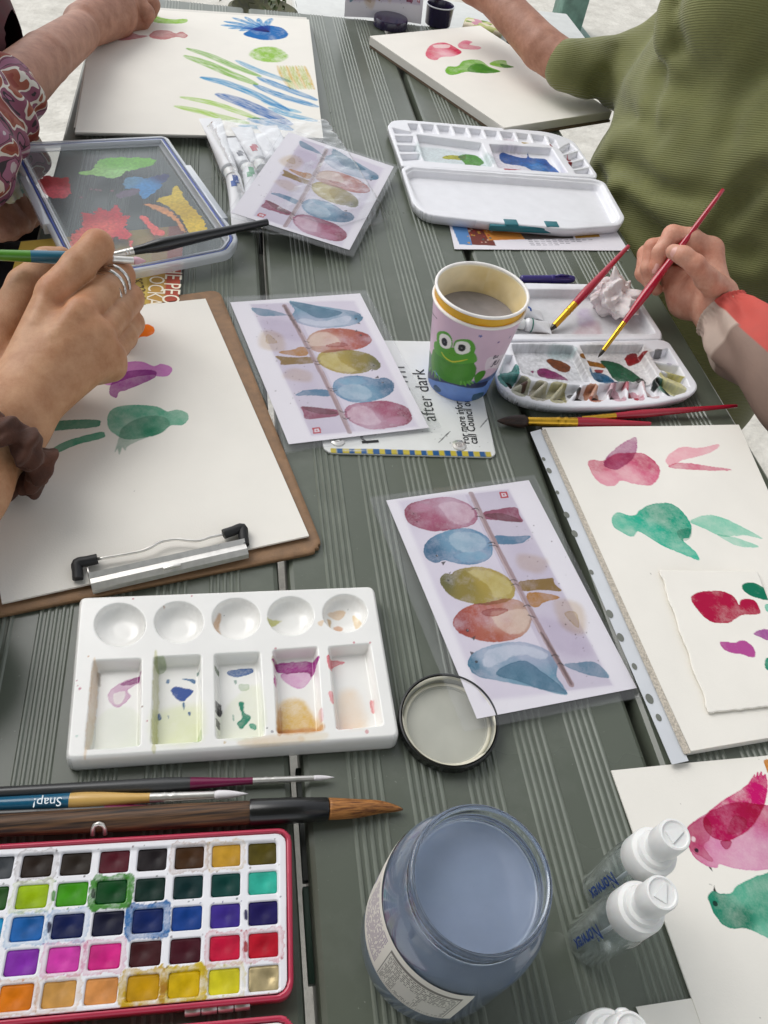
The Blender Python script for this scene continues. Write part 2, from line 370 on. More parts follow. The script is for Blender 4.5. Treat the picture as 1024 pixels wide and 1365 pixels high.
# ---------------------------------------------------------------- lettering
def text2d(s, size=1., bold=0.):
    cu = bpy.data.curves.new('t', 'FONT'); cu.body = s; cu.size = size; cu.fill_mode = 'FRONT'; cu.offset = bold*size; cu.resolution_u = 3
    o = bpy.data.objects.new('t', cu); COL.objects.link(o); dg = bpy.context.evaluated_depsgraph_get(); dg.update()
    me = bpy.data.meshes.new_from_object(o.evaluated_get(dg)); V = np.array([v.co[:] for v in me.vertices]); F = [list(p.vertices) for p in me.polygons]
    bpy.data.objects.remove(o); bpy.data.curves.remove(cu); bpy.data.meshes.remove(me)
    return V[:, :2], F
def lettering(s, fn, size, m, parent, name='lettering', bold=0.):
    """flat letters carried onto a surface by fn(x, y) -> world point"""
    V, F = text2d(s, size, bold); return obj(name, np.array([fn(x, y) for x, y in V]), F, m, parent)
def on_plane(p0, p1, z, zt=0.):
    """writing that runs from photo point p0 towards p1 on the plane z; returns fn and run length (m)"""
    a, b = W(*p0, z), W(*p1, z); u = (b-a)[:2]; Ln = np.linalg.norm(u); u /= Ln; v = np.array([-u[1], u[0]])
    return (lambda x, y: (a[0]+u[0]*x+v[0]*y, a[1]+u[1]*x+v[1]*y, z+zt)), Ln

# ---------------------------------------------------------------- bodies by distance field
def cone_sd(P, a, b, ra, rb):
    ba = b-a; l2 = ba@ba; t = np.clip(((P-a)@ba)/l2, 0, 1); return np.linalg.norm(P-a-t[:, None]*ba, axis=1)-(ra+(rb-ra)*t)
def smin(a, b, k):
    h = np.clip(.5+.5*(b-a)/k, 0, 1); return b*(1-h)+a*h-k*h*(1-h)
def chain(P, J, k=None):
    """J: list of (xyz, radius) joints"""
    d = None
    for (a, ra), (b, rb) in zip(J[:-1], J[1:]):
        e = cone_sd(P, np.array(a), np.array(b), ra, rb); d = e if d is None else smin(d, e, k or min(ra, rb)*.35)
    return d
def nets(fn, lo, hi, h):
    lo = np.array(lo, float); n = np.ceil((np.array(hi)-lo)/h).astype(int)+1
    g = np.stack(np.meshgrid(*[lo[i]+h*np.arange(n[i]) for i in range(3)], indexing='ij'), -1); D = np.empty(n).ravel(); G = g.reshape(-1, 3)
    for i in range(0, len(G), 400000): D[i:i+400000] = fn(G[i:i+400000])
    D = D.reshape(n); S = D < 0
    acc = np.zeros(tuple(n-1)+(3,)); cnt = np.zeros(tuple(n-1))
    cs = [(a, b, c) for a in (0, 1) for b in (0, 1) for c in (0, 1)]
    sl = lambda A, o: A[o[0]:n[0]-1+o[0], o[1]:n[1]-1+o[1], o[2]:n[2]-1+o[2]]
    for p in cs:
        for ax in range(3):
            if p[ax]: continue
            q = list(p); q[ax] = 1; d0, d1 = sl(D, p), sl(D, q); k = (d0 < 0) != (d1 < 0); t = np.where(k, d0/(d0-d1+1e-30), 0)
            off = np.zeros(acc.shape); 
            for i in range(3): off[..., i] = p[i]
            off[..., ax] += t; acc += off*k[..., None]; cnt += k
    act = cnt > 0; idx = np.full(act.shape, -1); idx[act] = np.arange(act.sum()); ii = np.argwhere(act)
    V = lo+h*(ii+acc[act]/cnt[act][:, None]); F = []
    for ax in range(3):
        b, c = (ax+1) % 3, (ax+2) % 3
        s0 = [slice(None)]*3; s1 = [slice(None)]*3; s0[ax] = slice(0, n[ax]-1); s1[ax] = slice(1, n[ax])
        A, B = S[tuple(s0)], S[tuple(s1)]; k = A != B; k = k.copy()
        t = [slice(None)]*3; t[b] = 0; k[tuple(t)] = False; t = [slice(None)]*3; t[c] = 0; k[tuple(t)] = False
        t = [slice(None)]*3; t[b] = -1; k[tuple(t)] = False; t = [slice(None)]*3; t[c] = -1; k[tuple(t)] = False
        E = np.argwhere(k); inside = A[k]
        def cell(db, dc): q = E.copy(); q[:, b] -= db; q[:, c] -= dc; return idx[q[:, 0], q[:, 1], q[:, 2]]
        q = np.stack([cell(1, 1), cell(0, 1), cell(0, 0), cell(1, 0)], -1); q[~inside] = q[~inside][:, ::-1]; F.append(q)
    F = np.concatenate(F); F = F[(F >= 0).all(1)]
    return V, F
def J(px, py, zmm, rpx):
    """joint from a photo point, its height over the table (mm) and its radius in photo pixels"""
    z = zmm/1000; return (W(px, py, z), rpx*SCL(px, py, z))
ROOF, SKY, SUN, EXPO, ROOFX, ROOFY = True, .13, .75, .68, .80, .72
def pr(p):
    q = RC.T@(np.asarray(p, float)-CAMP); return np.array([CX+FOCAL*q[0]/-q[2], CY-FOCAL*q[1]/-q[2]])

# ================================================================ materials
M = {}
M['paper'] = mat('watercolour_paper', '#ebe7de', .85, spec=.25, var=.02, vscale=25, bump=.12, bscale=900, paint=True)
M['card'] = mat('printed_card', '#e4e0e6', .6, spec=.3, var=.015, paint=True)
M['enamel'] = mat('white_enamel', '#dedfdc', .3, var=.05, vscale=30, paint=True)
M['plastic'] = mat('white_plastic', '#e6e6ea', .34, var=.03, vscale=60, paint=True, bump=.03, bscale=250)
M['glazed'] = mat('white_ceramic', '#e9e8e4', .22, var=.03, vscale=40, paint=True, coat=.3)
M['ink'] = mat('black_ink', '#17171a', .6)
M['metal'] = mat('steel', '#dddad4', .30, metal=.75, var=.08, vscale=200)
M['brass'] = mat('brass', '#d9a93c', .25, metal=1, var=.1, vscale=200)
M['black'] = mat('black_plastic', '#111113', .4, var=.2)
M['rubber'] = mat('black_rubber', '#141415', .55, bump=.1)
M['film'] = film_mat('clear_film', (.98, .98, .985), .32, .05, .03)
M['bag'] = film_mat('clear_bag', (.97, .975, .98), .8, .08, .03, bump=.5, bscale=38)
M['hardboard'] = mat('brown_hardboard', '#8a6a4c', .6, var=.18, vscale=120, bump=.25, bscale=700)
M['glass'] = glass_mat('jar_glass', (.95, .985, .98))
M['skinA'] = mat('warm_skin', '#c18f68', .5, var=.10, vscale=35, bump=.35, bscale=420, sss=.12)
M['nail'] = mat('fingernail', '#c9958a', .3, var=.05)

# ================================================================ ground, shelter, table
def ground_mat():
    m, nt, b = _nt('pale_concrete'); N, L = nt.nodes, nt.links
    tc = N.new('ShaderNodeTexCoord'); a = N.new('ShaderNodeTexNoise'); a.inputs['Scale'].default_value = 9; a.inputs['Detail'].default_value = 8; a.inputs['Roughness'].default_value = .7
    L.new(tc.outputs['Object'], a.inputs['Vector']); r = N.new('ShaderNodeValToRGB'); r.color_ramp.elements[0].position = .3; r.color_ramp.elements[1].position = .68
    r.color_ramp.elements[0].color = (.46, .435, .38, 1); r.color_ramp.elements[1].color = (.72, .69, .62, 1)
    L.new(a.outputs['Fac'], r.inputs[0]); L.new(r.outputs[0], b.inputs['Base Color']); b.inputs['Roughness'].default_value = .9
    bp = N.new('ShaderNodeBump'); bp.inputs['Distance'].default_value = .01; bp.inputs['Strength'].default_value = .5
    n2 = N.new('ShaderNodeTexNoise'); n2.inputs['Scale'].default_value = 60; n2.inputs['Detail'].default_value = 6; L.new(tc.outputs['Object'], n2.inputs['Vector'])
    L.new(n2.outputs['Fac'], bp.inputs['Height']); L.new(bp.outputs['Normal'], b.inputs['Normal']); return m
GZ = -.74
V, F = box(-60, 60, -60, 60, GZ-.2, GZ); struct(obj('ground', V, F, ground_mat(), loc=(0, 0, GZ)))

def table_mat():
    m = mat('olive_grey_painted_aluminium', '#595f53', .29, spec=.55, var=.05, vscale=7, rvar=.10)
    nt = m.node_tree; N, L = nt.nodes, nt.links; b = N['Principled BSDF']
    tc = N.new('ShaderNodeTexCoord'); mp = N.new('ShaderNodeMapping'); mp.inputs['Scale'].default_value = (260, 8, 60); L.new(tc.outputs['Object'], mp.inputs[0])
    n = N.new('ShaderNodeTexNoise'); n.inputs['Scale'].default_value = 1; n.inputs['Detail'].default_value = 3; L.new(mp.outputs[0], n.inputs['Vector'])
    bp = N.new('ShaderNodeBump'); bp.inputs['Strength'].default_value = .035; bp.inputs['Distance'].default_value = .0004
    L.new(n.outputs['Fac'], bp.inputs['Height']); L.new(bp.outputs['Normal'], b.inputs['Normal'])
    # dust, rubbed patches and small pale specks of wear
    src = b.inputs['Base Color'].links[0].from_socket; sp = N.new('ShaderNodeTexNoise'); sp.inputs['Scale'].default_value = 420; sp.inputs['Detail'].default_value = 2; L.new(tc.outputs['Object'], sp.inputs['Vector'])
    r = N.new('ShaderNodeMapRange'); r.inputs['From Min'].default_value = .72; r.inputs['From Max'].default_value = .78; L.new(sp.outputs['Fac'], r.inputs['Value']); r.inputs['To Max'].default_value = .5
    du = N.new('ShaderNodeTexNoise'); du.inputs['Scale'].default_value = 11; du.inputs['Detail'].default_value = 7; du.inputs['Roughness'].default_value = .7; L.new(tc.outputs['Object'], du.inputs['Vector']); r2 = N.new('ShaderNodeMapRange'); r2.inputs['From Min'].default_value = .5; r2.inputs['From Max'].default_value = .8; r2.inputs['To Max'].default_value = .22; L.new(du.outputs['Fac'], r2.inputs['Value'])
    mxn = N.new('ShaderNodeMath'); mxn.operation = 'MAXIMUM'; L.new(r.outputs[0], mxn.inputs[0]); L.new(r2.outputs[0], mxn.inputs[1])
    mm = N.new('ShaderNodeMix'); mm.data_type = 'RGBA'; L.new(mxn.outputs[0], mm.inputs['Factor']); L.new(src, mm.inputs[6]); mm.inputs[7].default_value = (.30, .31, .28, 1); L.new(mm.outputs[2], b.inputs['Base Color']); return m
M['table'] = table_mat(); M['galv'] = mat('galvanised_steel', '#4b4f4c', .6, metal=.2, var=.2, vscale=60)
M['darkgreen'] = mat('dark_green_steel', '#2c4a3a', .5, var=.2)
TY0, TY1 = -.35, 1.432
table = thing('picnic_table', 'long olive grey ribbed metal slat table that everything is spread out on', 'table', (.14, .5, GZ))
def plank(x0, x1):
    prof = [(x0, -.034), (x0, -.005), (x0+.0012, -.0018), (x0+.004, 0)]; w = x1-x0
    for g in range(5):
        c = x0+.0375+g*(w-.075)/4
        for k in range(5):
            q = c+(k-2)*.0046
            prof += [(q-.0016, 0), (q-.0006, .0008), (q+.0005, .0008), (q+.0015, 0)]
    prof += [(x1-.004, 0), (x1-.0012, -.0018), (x1, -.005), (x1, -.034)]
    P = np.array(prof); k = len(P); ys = np.array([TY0, TY1])
    V = np.concatenate([np.column_stack([P[:, 0], np.full(k, y), P[:, 1]]) for y in ys])
    F = [[i, i+1, k+i+1, k+i] for i in range(k-1)]+[[k-1, 0, k, 2*k-1], list(range(k))[::-1], [k+i for i in range(k)]]
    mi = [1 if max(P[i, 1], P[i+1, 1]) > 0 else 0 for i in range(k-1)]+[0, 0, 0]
    return V, F, mi
M['ridge'] = mat('ridge_glint_metal', '#6a7065', .30, spec=.55, var=.12, vscale=50)  # lighter than the slats: bright reflections along the ridges put into the colour
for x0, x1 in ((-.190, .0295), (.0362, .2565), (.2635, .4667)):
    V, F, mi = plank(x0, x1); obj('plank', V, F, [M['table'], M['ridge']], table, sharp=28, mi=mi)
for y in (.45, 1.25):
    obj('crossbar', *box(-.16, .44, y-.02, y+.02, -.075, -.036, .003), M['galv'], table, sharp=40)
    for x in (-.13, .40): obj('leg', *box(x-.025, x+.025, y-.026, y+.026, GZ, -.0765, .004), M['darkgreen'], table, sharp=40)
a = W(405, 1130, -.02)
obj('bracket', *box(a[0]-.0022, a[0]+.0028, a[1]-.02, a[1]+.045, -.02, -.012, .0006), M['galv'], table, sharp=40)
obj('bracket', *box(a[0]-.0025, a[0]+.002, a[1]-.07, a[1]-.022, -.024, -.016, .0006), M['darkgreen'], table, sharp=40)

# white peg wedged in the slat gap
p = W(348, 317, .002); o = obj('peg', *tube([p+[0, -.013, -.012], p+[0, .012, .003]], .0022, 12), M['plastic'], None, sharp=40, col=None); 
tag(o, 'small white plastic peg stuck in the slat gap by the black brush handle', 'peg')

# shelter: one post is in view, its roof shades the table and shows in the water
shelter = thing('picnic_shelter', 'green steel picnic shelter whose roof hangs over the table and the viewer', 'shelter', (-1.95, -2.3, GZ))
farpost = thing('steel_post', 'weathered green steel post on the pale ground behind the person in the green sweater', 'post', (*W(752, 40, GZ)[:2], GZ))
pb = W(752, 40, GZ)
M['post'] = mat('weathered_green_steel', '#5f7f74', .5, var=.3, vscale=25, bump=.2, bscale=80)
obj('post', *box(pb[0]-.06, pb[0]+.06, pb[1]-.06, pb[1]+.06, GZ, 2.2, .008), M['post'], farpost, sharp=40); obj('base_plate', *box(pb[0]-.1, pb[0]+.1, pb[1]-.1, pb[1]+.1, GZ, GZ+.012, .003), M['post'], farpost, sharp=40)
for x, y in ((-1.95, ROOFY-.15), (-1.95, -2.3), (ROOFX-.15, -2.3)): obj('post', *box(x-.06, x+.06, y-.06, y+.06, GZ, 2.2, .008), M['post'], shelter, sharp=40)
M['roof'] = mat('roof_sheet', '#8d9088', .5, var=.1)
def roof():
    V, F = [], []
    x0, x1, y0, y1 = -2.1, ROOFX, -2.5, ROOFY; n = 60; xs = np.linspace(x0, x1, n*2+1)
    for k, x in enumerate(xs):
        z = 2.26+(.03 if k % 2 else 0)
        V += [(x, y0, z), (x, y1, z), (x, y1, z+.02), (x, y0, z+.02)]
    for k in range(len(xs)-1):
        a, b = 4*k, 4*k+4
        F += [[a, a+1, b+1, b], [a+3, b+3, b+2, a+2], [a+1, a+2, b+2, b+1], [a, b, b+3, a+3]]
    F += [[0, 3, 2, 1], [4*len(xs)-4, 4*len(xs)-3, 4*len(xs)-2, 4*len(xs)-1]]
    return np.array(V), F
if ROOF:
    obj('roof', *roof(), M['roof'], shelter, sharp=30)
    for y in (-2.3, -.4, ROOFY-.15): obj('beam', *box(-2.05, ROOFX-.05, y-.05, y+.05, 2.201, 2.255), M['post'], shelter, sharp=30)

# ================================================================ bird cards
NEAR = [(515, 667), (705, 640), (849, 917), (636, 958)]
FN = Frame(W(515, 667, .004), W(705, 640, .004), .004)
def n3(pts): return FN.pz(490, 620, .3613, pts)
NEARQ = FN.px(NEAR)
def bird_art(cv):
    c = Canvas(*(lambda s, t, q: (q[0][0]*(1-s)*(1-t)+q[1][0]*s*(1-t)+q[2][0]*s*t+q[3][0]*(1-s)*t, q[0][1]*(1-s)*(1-t)+q[1][1]*s*(1-t)+q[2][1]*s*t+q[3][1]*(1-s)*t))(cv.s, cv.t, NEARQ))
    b = lambda pts, *a, **k: c.blob(n3(pts), *a, **{**dict(gain=.98), **k})
    b([(112, 132), (300, 110), (520, 88), (905, 812), (560, 858), (425, 870)], '#eae6ee', a=.85, edge=0, var=.35, vs=14, warp=0, soft=2.5, curve=False, gain=1)
    b([(360, 110), (520, 90), (903, 812), (720, 835)], '#e6e2e9', a=.6, edge=0, var=.5, vs=10, warp=0, soft=.4, curve=False, gain=1)
    b([(560, 330), (660, 350), (640, 400), (560, 380)], '#e8d2b0', a=.5, edge=0, soft=3); b([(690, 500), (790, 520), (800, 620), (720, 600)], '#e6d3b4', a=.6, edge=0, soft=3)
    b([(600, 560), (760, 600), (830, 700), (700, 690)], '#d6c6dc', a=.3, edge=0, soft=4)
    kw = dict(edge=.65, ew=.4, var=.55, vs=6, soft=.18, warp=.45, n=4)
    # tails
    b([(428, 175), (480, 163), (548, 157), (560, 185), (572, 211), (500, 205), (440, 200)], '#b35f78', a=.9, **kw)
    b([(430, 185), (500, 180), (570, 208), (500, 207)], '#9c3f5c', a=.6, **kw)
    b([(470, 262), (540, 264), (600, 262), (588, 276), (560, 290), (480, 292)], '#6aa3bb', a=.95, **kw)
    b([(560, 432), (630, 424), (682, 418), (690, 440), (716, 466), (650, 462), (568, 466)], '#ab8b22', a=.95, **kw)
    b([(588, 476), (640, 472), (710, 490), (650, 508), (630, 524), (600, 520)], '#d69f3d', a=.9, **kw)
    b([(728, 548), (770, 545), (780, 600), (750, 580)], '#d8c48a', a=.5, **kw)
    b([(725, 738), (780, 730), (840, 728), (892, 782), (850, 782), (790, 768)], '#85b0bf', a=.85, **kw)
    # bodies
    b([(137, 175), (150, 148), (200, 130), (290, 118), (350, 133), (395, 163), (407, 195), (385, 222), (330, 236), (250, 246), (190, 233), (150, 212)], '#b4506f', a=.9, cols=[(n3([(150, 180)])[0], '#a23358'), (n3([(240, 200)])[0], '#c06583'), (n3([(290, 165)])[0], '#e0bcc6'), (n3([(390, 200)])[0], '#c98499'), (n3([(270, 238)])[0], '#b35674')], **kw)
    b([(208, 310), (232, 272), (300, 242), (370, 235), (425, 255), (458, 290), (457, 335), (420, 362), (350, 369), (285, 354), (250, 364), (215, 342)], '#5c9fbe', a=.92, cols=[(n3([(225, 320)])[0], '#2f7899'), (n3([(330, 290)])[0], '#8fc1d3'), (n3([(440, 300)])[0], '#6fabc6'), (n3([(370, 355)])[0], '#5a9cba')], **kw)
    b([(575, 512), (606, 560), (590, 612), (550, 642), (470, 656), (395, 645), (340, 622), (316, 590), (330, 553), (380, 520), (450, 508), (520, 494)], '#d06a45', a=.95, cols=[(n3([(335, 590)])[0], '#b5371a'), (n3([(420, 560)])[0], '#cc6240'), (n3([(480, 590)])[0], '#e2a98d'), (n3([(580, 570)])[0], '#e0c4a8'), (n3([(470, 645)])[0], '#c9683e')], **kw)
    lk = dict(edge=.15, ew=.4, var=.8, vs=4, soft=.7, warp=1.2, n=4, opaque=True, gain=1.)
    b([(455, 548), (520, 538), (580, 535), (598, 570), (570, 620), (510, 622), (475, 590)], '#eed8c2', a=.55, **lk); b([(425, 540), (480, 530), (520, 538), (470, 560), (430, 556)], '#c2563c', a=.55, **kw)
    b([(268, 430), (285, 403), (310, 405), (330, 390), (400, 377), (470, 390), (520, 420), (543, 455), (535, 492), (490, 512), (420, 518), (350, 504), (300, 480)], '#b6a530', a=.95, cols=[(n3([(285, 430)])[0], '#77761a'), (n3([(360, 450)])[0], '#a89a22'), (n3([(440, 430)])[0], '#ccb93f'), (n3([(510, 470)])[0], '#d2c264')], **kw)
    b([(371, 735), (388, 700), (440, 672), (520, 655), (600, 660), (670, 690), (700, 730), (697, 780), (735, 842), (680, 836), (580, 815), (480, 797), (400, 777)], '#a2c8d5', a=.85, cols=[(n3([(385, 750)])[0], '#3d8ba3'), (n3([(440, 710)])[0], '#b7d2de'), (n3([(600, 690)])[0], '#c2d3e0'), (n3([(690, 820)])[0], '#7db3c3'), (n3([(560, 800)])[0], '#8fc0cd')], **kw)
    b([(262, 146), (320, 136), (375, 152), (395, 190), (350, 222), (305, 205), (280, 175)], '#ead3db', a=.6, **lk); b([(160, 150), (210, 140), (240, 160), (180, 175)], '#c98aa2', a=.5, **lk)
    b([(300, 262), (360, 248), (420, 262), (440, 300), (380, 325), (320, 305)], '#c3dde6', a=.55, **lk); b([(330, 330), (420, 322), (440, 345), (360, 360)], '#86bcd2', a=.5, **lk)
    b([(370, 395), (450, 393), (515, 425), (530, 470), (470, 490), (440, 440)], '#ddd183', a=.5, **lk)
    b([(440, 690), (520, 668), (600, 672), (660, 700), (640, 720), (560, 700), (470, 740), (430, 740)], '#d9e3ec', a=.6, **lk)
    b([(475, 775), (510, 740), (580, 724), (640, 762), (738, 844), (660, 835), (560, 800)], '#74aebf', a=.75, **kw)
    # branch and feet
    c.stroke(n3([(382, 105), (470, 290), (580, 500), (660, 650), (750, 810)]), 4.6, '#a98f8e', a=.95, taper=.1, opaque=True, edge=0, gain=1)
    c.stroke(n3([(376, 105), (464, 290), (575, 505), (655, 655)]), 1.2, '#cdbcba', a=.6, taper=.1, opaque=True)
    c.stroke(n3([(640, 620), (690, 700), (750, 808)]), 2.2, '#5d4340', a=.7, taper=.3, opaque=True)
    for q in ([(382, 165), (400, 160), (412, 168)], [(400, 192), (415, 190), (426, 197)], [(445, 290), (462, 286), (470, 292)], [(448, 300), (468, 298), (482, 304)], [(525, 427), (540, 425), (552, 430)], [(530, 445), (546, 441), (560, 448)], [(575, 523), (590, 518), (600, 524)], [(592, 555), (606, 560), (618, 565)], [(678, 705), (692, 701), (705, 707)], [(700, 735), (712, 732), (724, 742)]):
        c.stroke(n3(q), .7, '#2c2226', a=.95, taper=.3, opaque=True)
    for p, r in (((170, 180), .45), ((183, 210), .5), ((257, 337), .9), ((298, 428), .8), ((369, 613), 1.1), ((402, 728), 1.0)): c.dot(n3([p])[0], r, '#1d1a22')
    for p in ((190, 192), (369, 613), (257, 337)): c.dot(n3([(p[0]+2, p[1]-2)])[0], .35, '#cfc6cc')
    for q in ([(272, 360), (290, 358), (279, 374)], [(384, 640), (400, 632), (393, 650)], [(378, 690), (394, 694), (384, 703)], [(300, 400), (308, 396), (306, 404)]): c.flat(n3(q), '#2b2026', .9)
    rs = np.random.RandomState(5)
    for k in range(60):
        s = rs.rand(); x = 540+s*300+rs.randn()*30; y = 200+s*560+rs.randn()*45
        c.dot(n3([(x, y)])[0], .15+.4*rs.rand()**2, '#4d3138', a=.8)
    for k in range(14): c.dot(n3([(180+rs.rand()*400, 860+rs.randn()*30)])[0], .2, '#4d4038', a=.5)
    c.flat(n3([(485, 100), (513, 97), (522, 120), (492, 123)]), '#c2323c'); c.flat(n3([(492, 105), (509, 103), (514, 115), (497, 117)]), '#efe6ea'); c.dot(n3([(503, 110)])[0], .9, '#c2323c')
    cv.C = c.C
_sheet0 = sheet
def sheet_st(name, fr, quad, cell, m, parent, paint, hfun, **k):
    q = np.array(quad); lu = max(np.linalg.norm(q[1]-q[0]), np.linalg.norm(q[2]-q[3])); lv = max(np.linalg.norm(q[3]-q[0]), np.linalg.norm(q[2]-q[1]))
    nu, nv = max(2, int(lu/cell)+1), max(2, int(lv/cell)+1); s, t = np.meshgrid(np.linspace(0, 1, nu), np.linspace(0, 1, nv))
    def pt(cv): cv.s, cv.t = s.ravel(), t.ravel(); paint(cv)
    return sheet(name, fr, quad, cell, m, parent, pt, hfun, **k)
def bil(z): return lambda s, t: z[0]*(1-s)*(1-t)+z[1]*s*(1-t)+z[2]*s*t+z[3]*(1-s)*t
def bird_card(px, zs, fpx, fzs, label, cell, wave=0., group=None):
    """laminated print: px/zs corners of the paper, fpx/fzs corners of the clear pouch"""
    base = Ws(px, 0).mean(0); t = thing('laminated_card', label, 'bird print', (base[0], base[1], min(zs)))
    fr = Frame(W(*px[0], zs[0]), W(*px[1], zs[1]), 0)
    q = np.array([fr.loc(W(*p, z))[0] for p, z in zip(px, zs)])
    h = bil(zs); hw = lambda s, tt: h(s, tt)+0*s
    sheet_st('print', fr, q, cell, M['card'], t, bird_art, hw, thick=.0004)
    q2 = np.array([fr.loc(W(*p, z))[0] for p, z in zip(fpx, fzs)])
    def inv(L):
        s = np.full(len(L), .5); u = s.copy()
        for _ in range(12):
            r = q[0]*((1-s)*(1-u))[:, None]+q[1]*(s*(1-u))[:, None]+q[2]*(s*u)[:, None]+q[3]*((1-s)*u)[:, None]-L
            a = (q[1]-q[0])*(1-u)[:, None]+(q[2]-q[3])*u[:, None]; b = (q[3]-q[0])*(1-s)[:, None]+(q[2]-q[1])*s[:, None]
            dt = a[:, 0]*b[:, 1]-a[:, 1]*b[:, 0]; s = s-(r[:, 0]*b[:, 1]-r[:, 1]*b[:, 0])/dt; u = u-(a[:, 0]*r[:, 1]-a[:, 1]*r[:, 0])/dt
        return s, u
    def hfilm(s, u):
        L = q2[0]*((1-s)*(1-u))[:, None]+q2[1]*(s*(1-u))[:, None]+q2[2]*(s*u)[:, None]+q2[3]*((1-s)*u)[:, None]; return h(*inv(L))+.0006
    sheet('plastic_pouch', fr, q2, 6, M['film'], t, None, hfilm, thick=.0016)
    return t
def rpoly4(q): return q
# ================================================================ the three bird cards lying on the table, one standing at the far end
bird_card(NEAR, (.003, .002, .004, .0105), [(492, 663), (712, 633), (857, 929), (619, 976)], (.003, .002, .004, .0105), 'nearest laminated card of five painted birds, half covering the loose jar lid', .55, .0006)
bird_card([(572, 570), (385, 592), (307, 403), (480, 391)], (.006, .005, .0015, .004), [(588, 569), (381, 604), (299, 396), (488, 387)], (.006, .005, .0015, .004), 'laminated card of five painted birds lying on the white sign beside the frog cup', .8, .0006)
bird_card([(466, 333), (308, 283), (385, 176), (525, 222)], (.012, .030, .030, .016), [(471, 341), (301, 287), (380, 171), (532, 221)], (.012, .030, .030, .016), 'tilted laminated card of five painted birds propped on the bag of paint tubes', .9, .0005)

# ================================================================ white sign under the cup
def sign():
    fr = Frame(W(441, 601, .0025), W(655, 608, .0025), .0025)
    P = rpoly(fr.px([(433, 603), (662, 609), (628, 456), (404, 452)]), (7, 7, 6, 6))
    t = thing('metal_sign', 'white sign with a blue and yellow checked edge under the frog cup', 'sign', (*W(540, 530)[:2], .0008))
    def paint(cv):
        e0, e1 = fr.px([(441, 605)])[0], fr.px([(656, 609.5)])[0]; d = e1-e0; n = 27
        v = np.array([-d[1], d[0]])/np.linalg.norm(d)*6.5
        for k in range(n):
            a, b = e0+d*k/n, e0+d*(k+1)/n
            cv.flat([a-v*.9, b-v*.9, b+v, a+v], '#1f5f9e' if k % 2 else '#d9c341', soft=.2)
        for s in ([(585, 590), (600, 575)], [(640, 570), (652, 556)], [(455, 600), (490, 601)]): cv.stroke(fr.px(s), .9, '#d8d8d2' if s[0][0] == 455 else '#4a4a4c', a=.9, opaque=True)
        rs = np.random.RandomState(3)
        for k in range(40): cv.dot(fr.px([(440+rs.rand()*215, 560+rs.rand()*45)])[0], .25+.3*rs.rand(), '#6d665c', a=.6)
    relief('panel', fr, P, .9, M['enamel'], t, paint=paint, skirt=((.25, -.0006), (.1, -.002)))
    for p in ((450, 588), (612, 594)):
        c = W(*p, .0026); obj('screw', *lathe([(.006, 0), (.0058, .0009), (.0035, .0014), (.0032, .0010), (.0018, .0010), (.0016, .0016)], 24, c), M['metal'], t, sharp=40)
    for s, p0, p1, k in (('no', (506, 592), (495, 556), .85), ('down', (551, 537), (539, 489), 1.), ('after dark', (582, 562), (565, 492), 1.)):
        fn, L = on_plane(p0, p1, .0026, .0002); V, F = text2d(s); w = V[:, 0].max(); obj('lettering', np.array([fn(x*L/w, y*L/w*1.0) for x, y in V]), F, M['ink'], t)
    for s, p0, p1 in (('For more information', (626, 592), (611, 512)), ('call Council on 3403', (637, 592), (622, 512))):
        fn, L = on_plane(p0, p1, .0026, .0002); V, F = text2d(s, bold=.01); w = V[:, 0].max(); obj('lettering', np.array([fn(x*L/w, y*L/w*1.15) for x, y in V]), F, M['ink'], t)
sign()

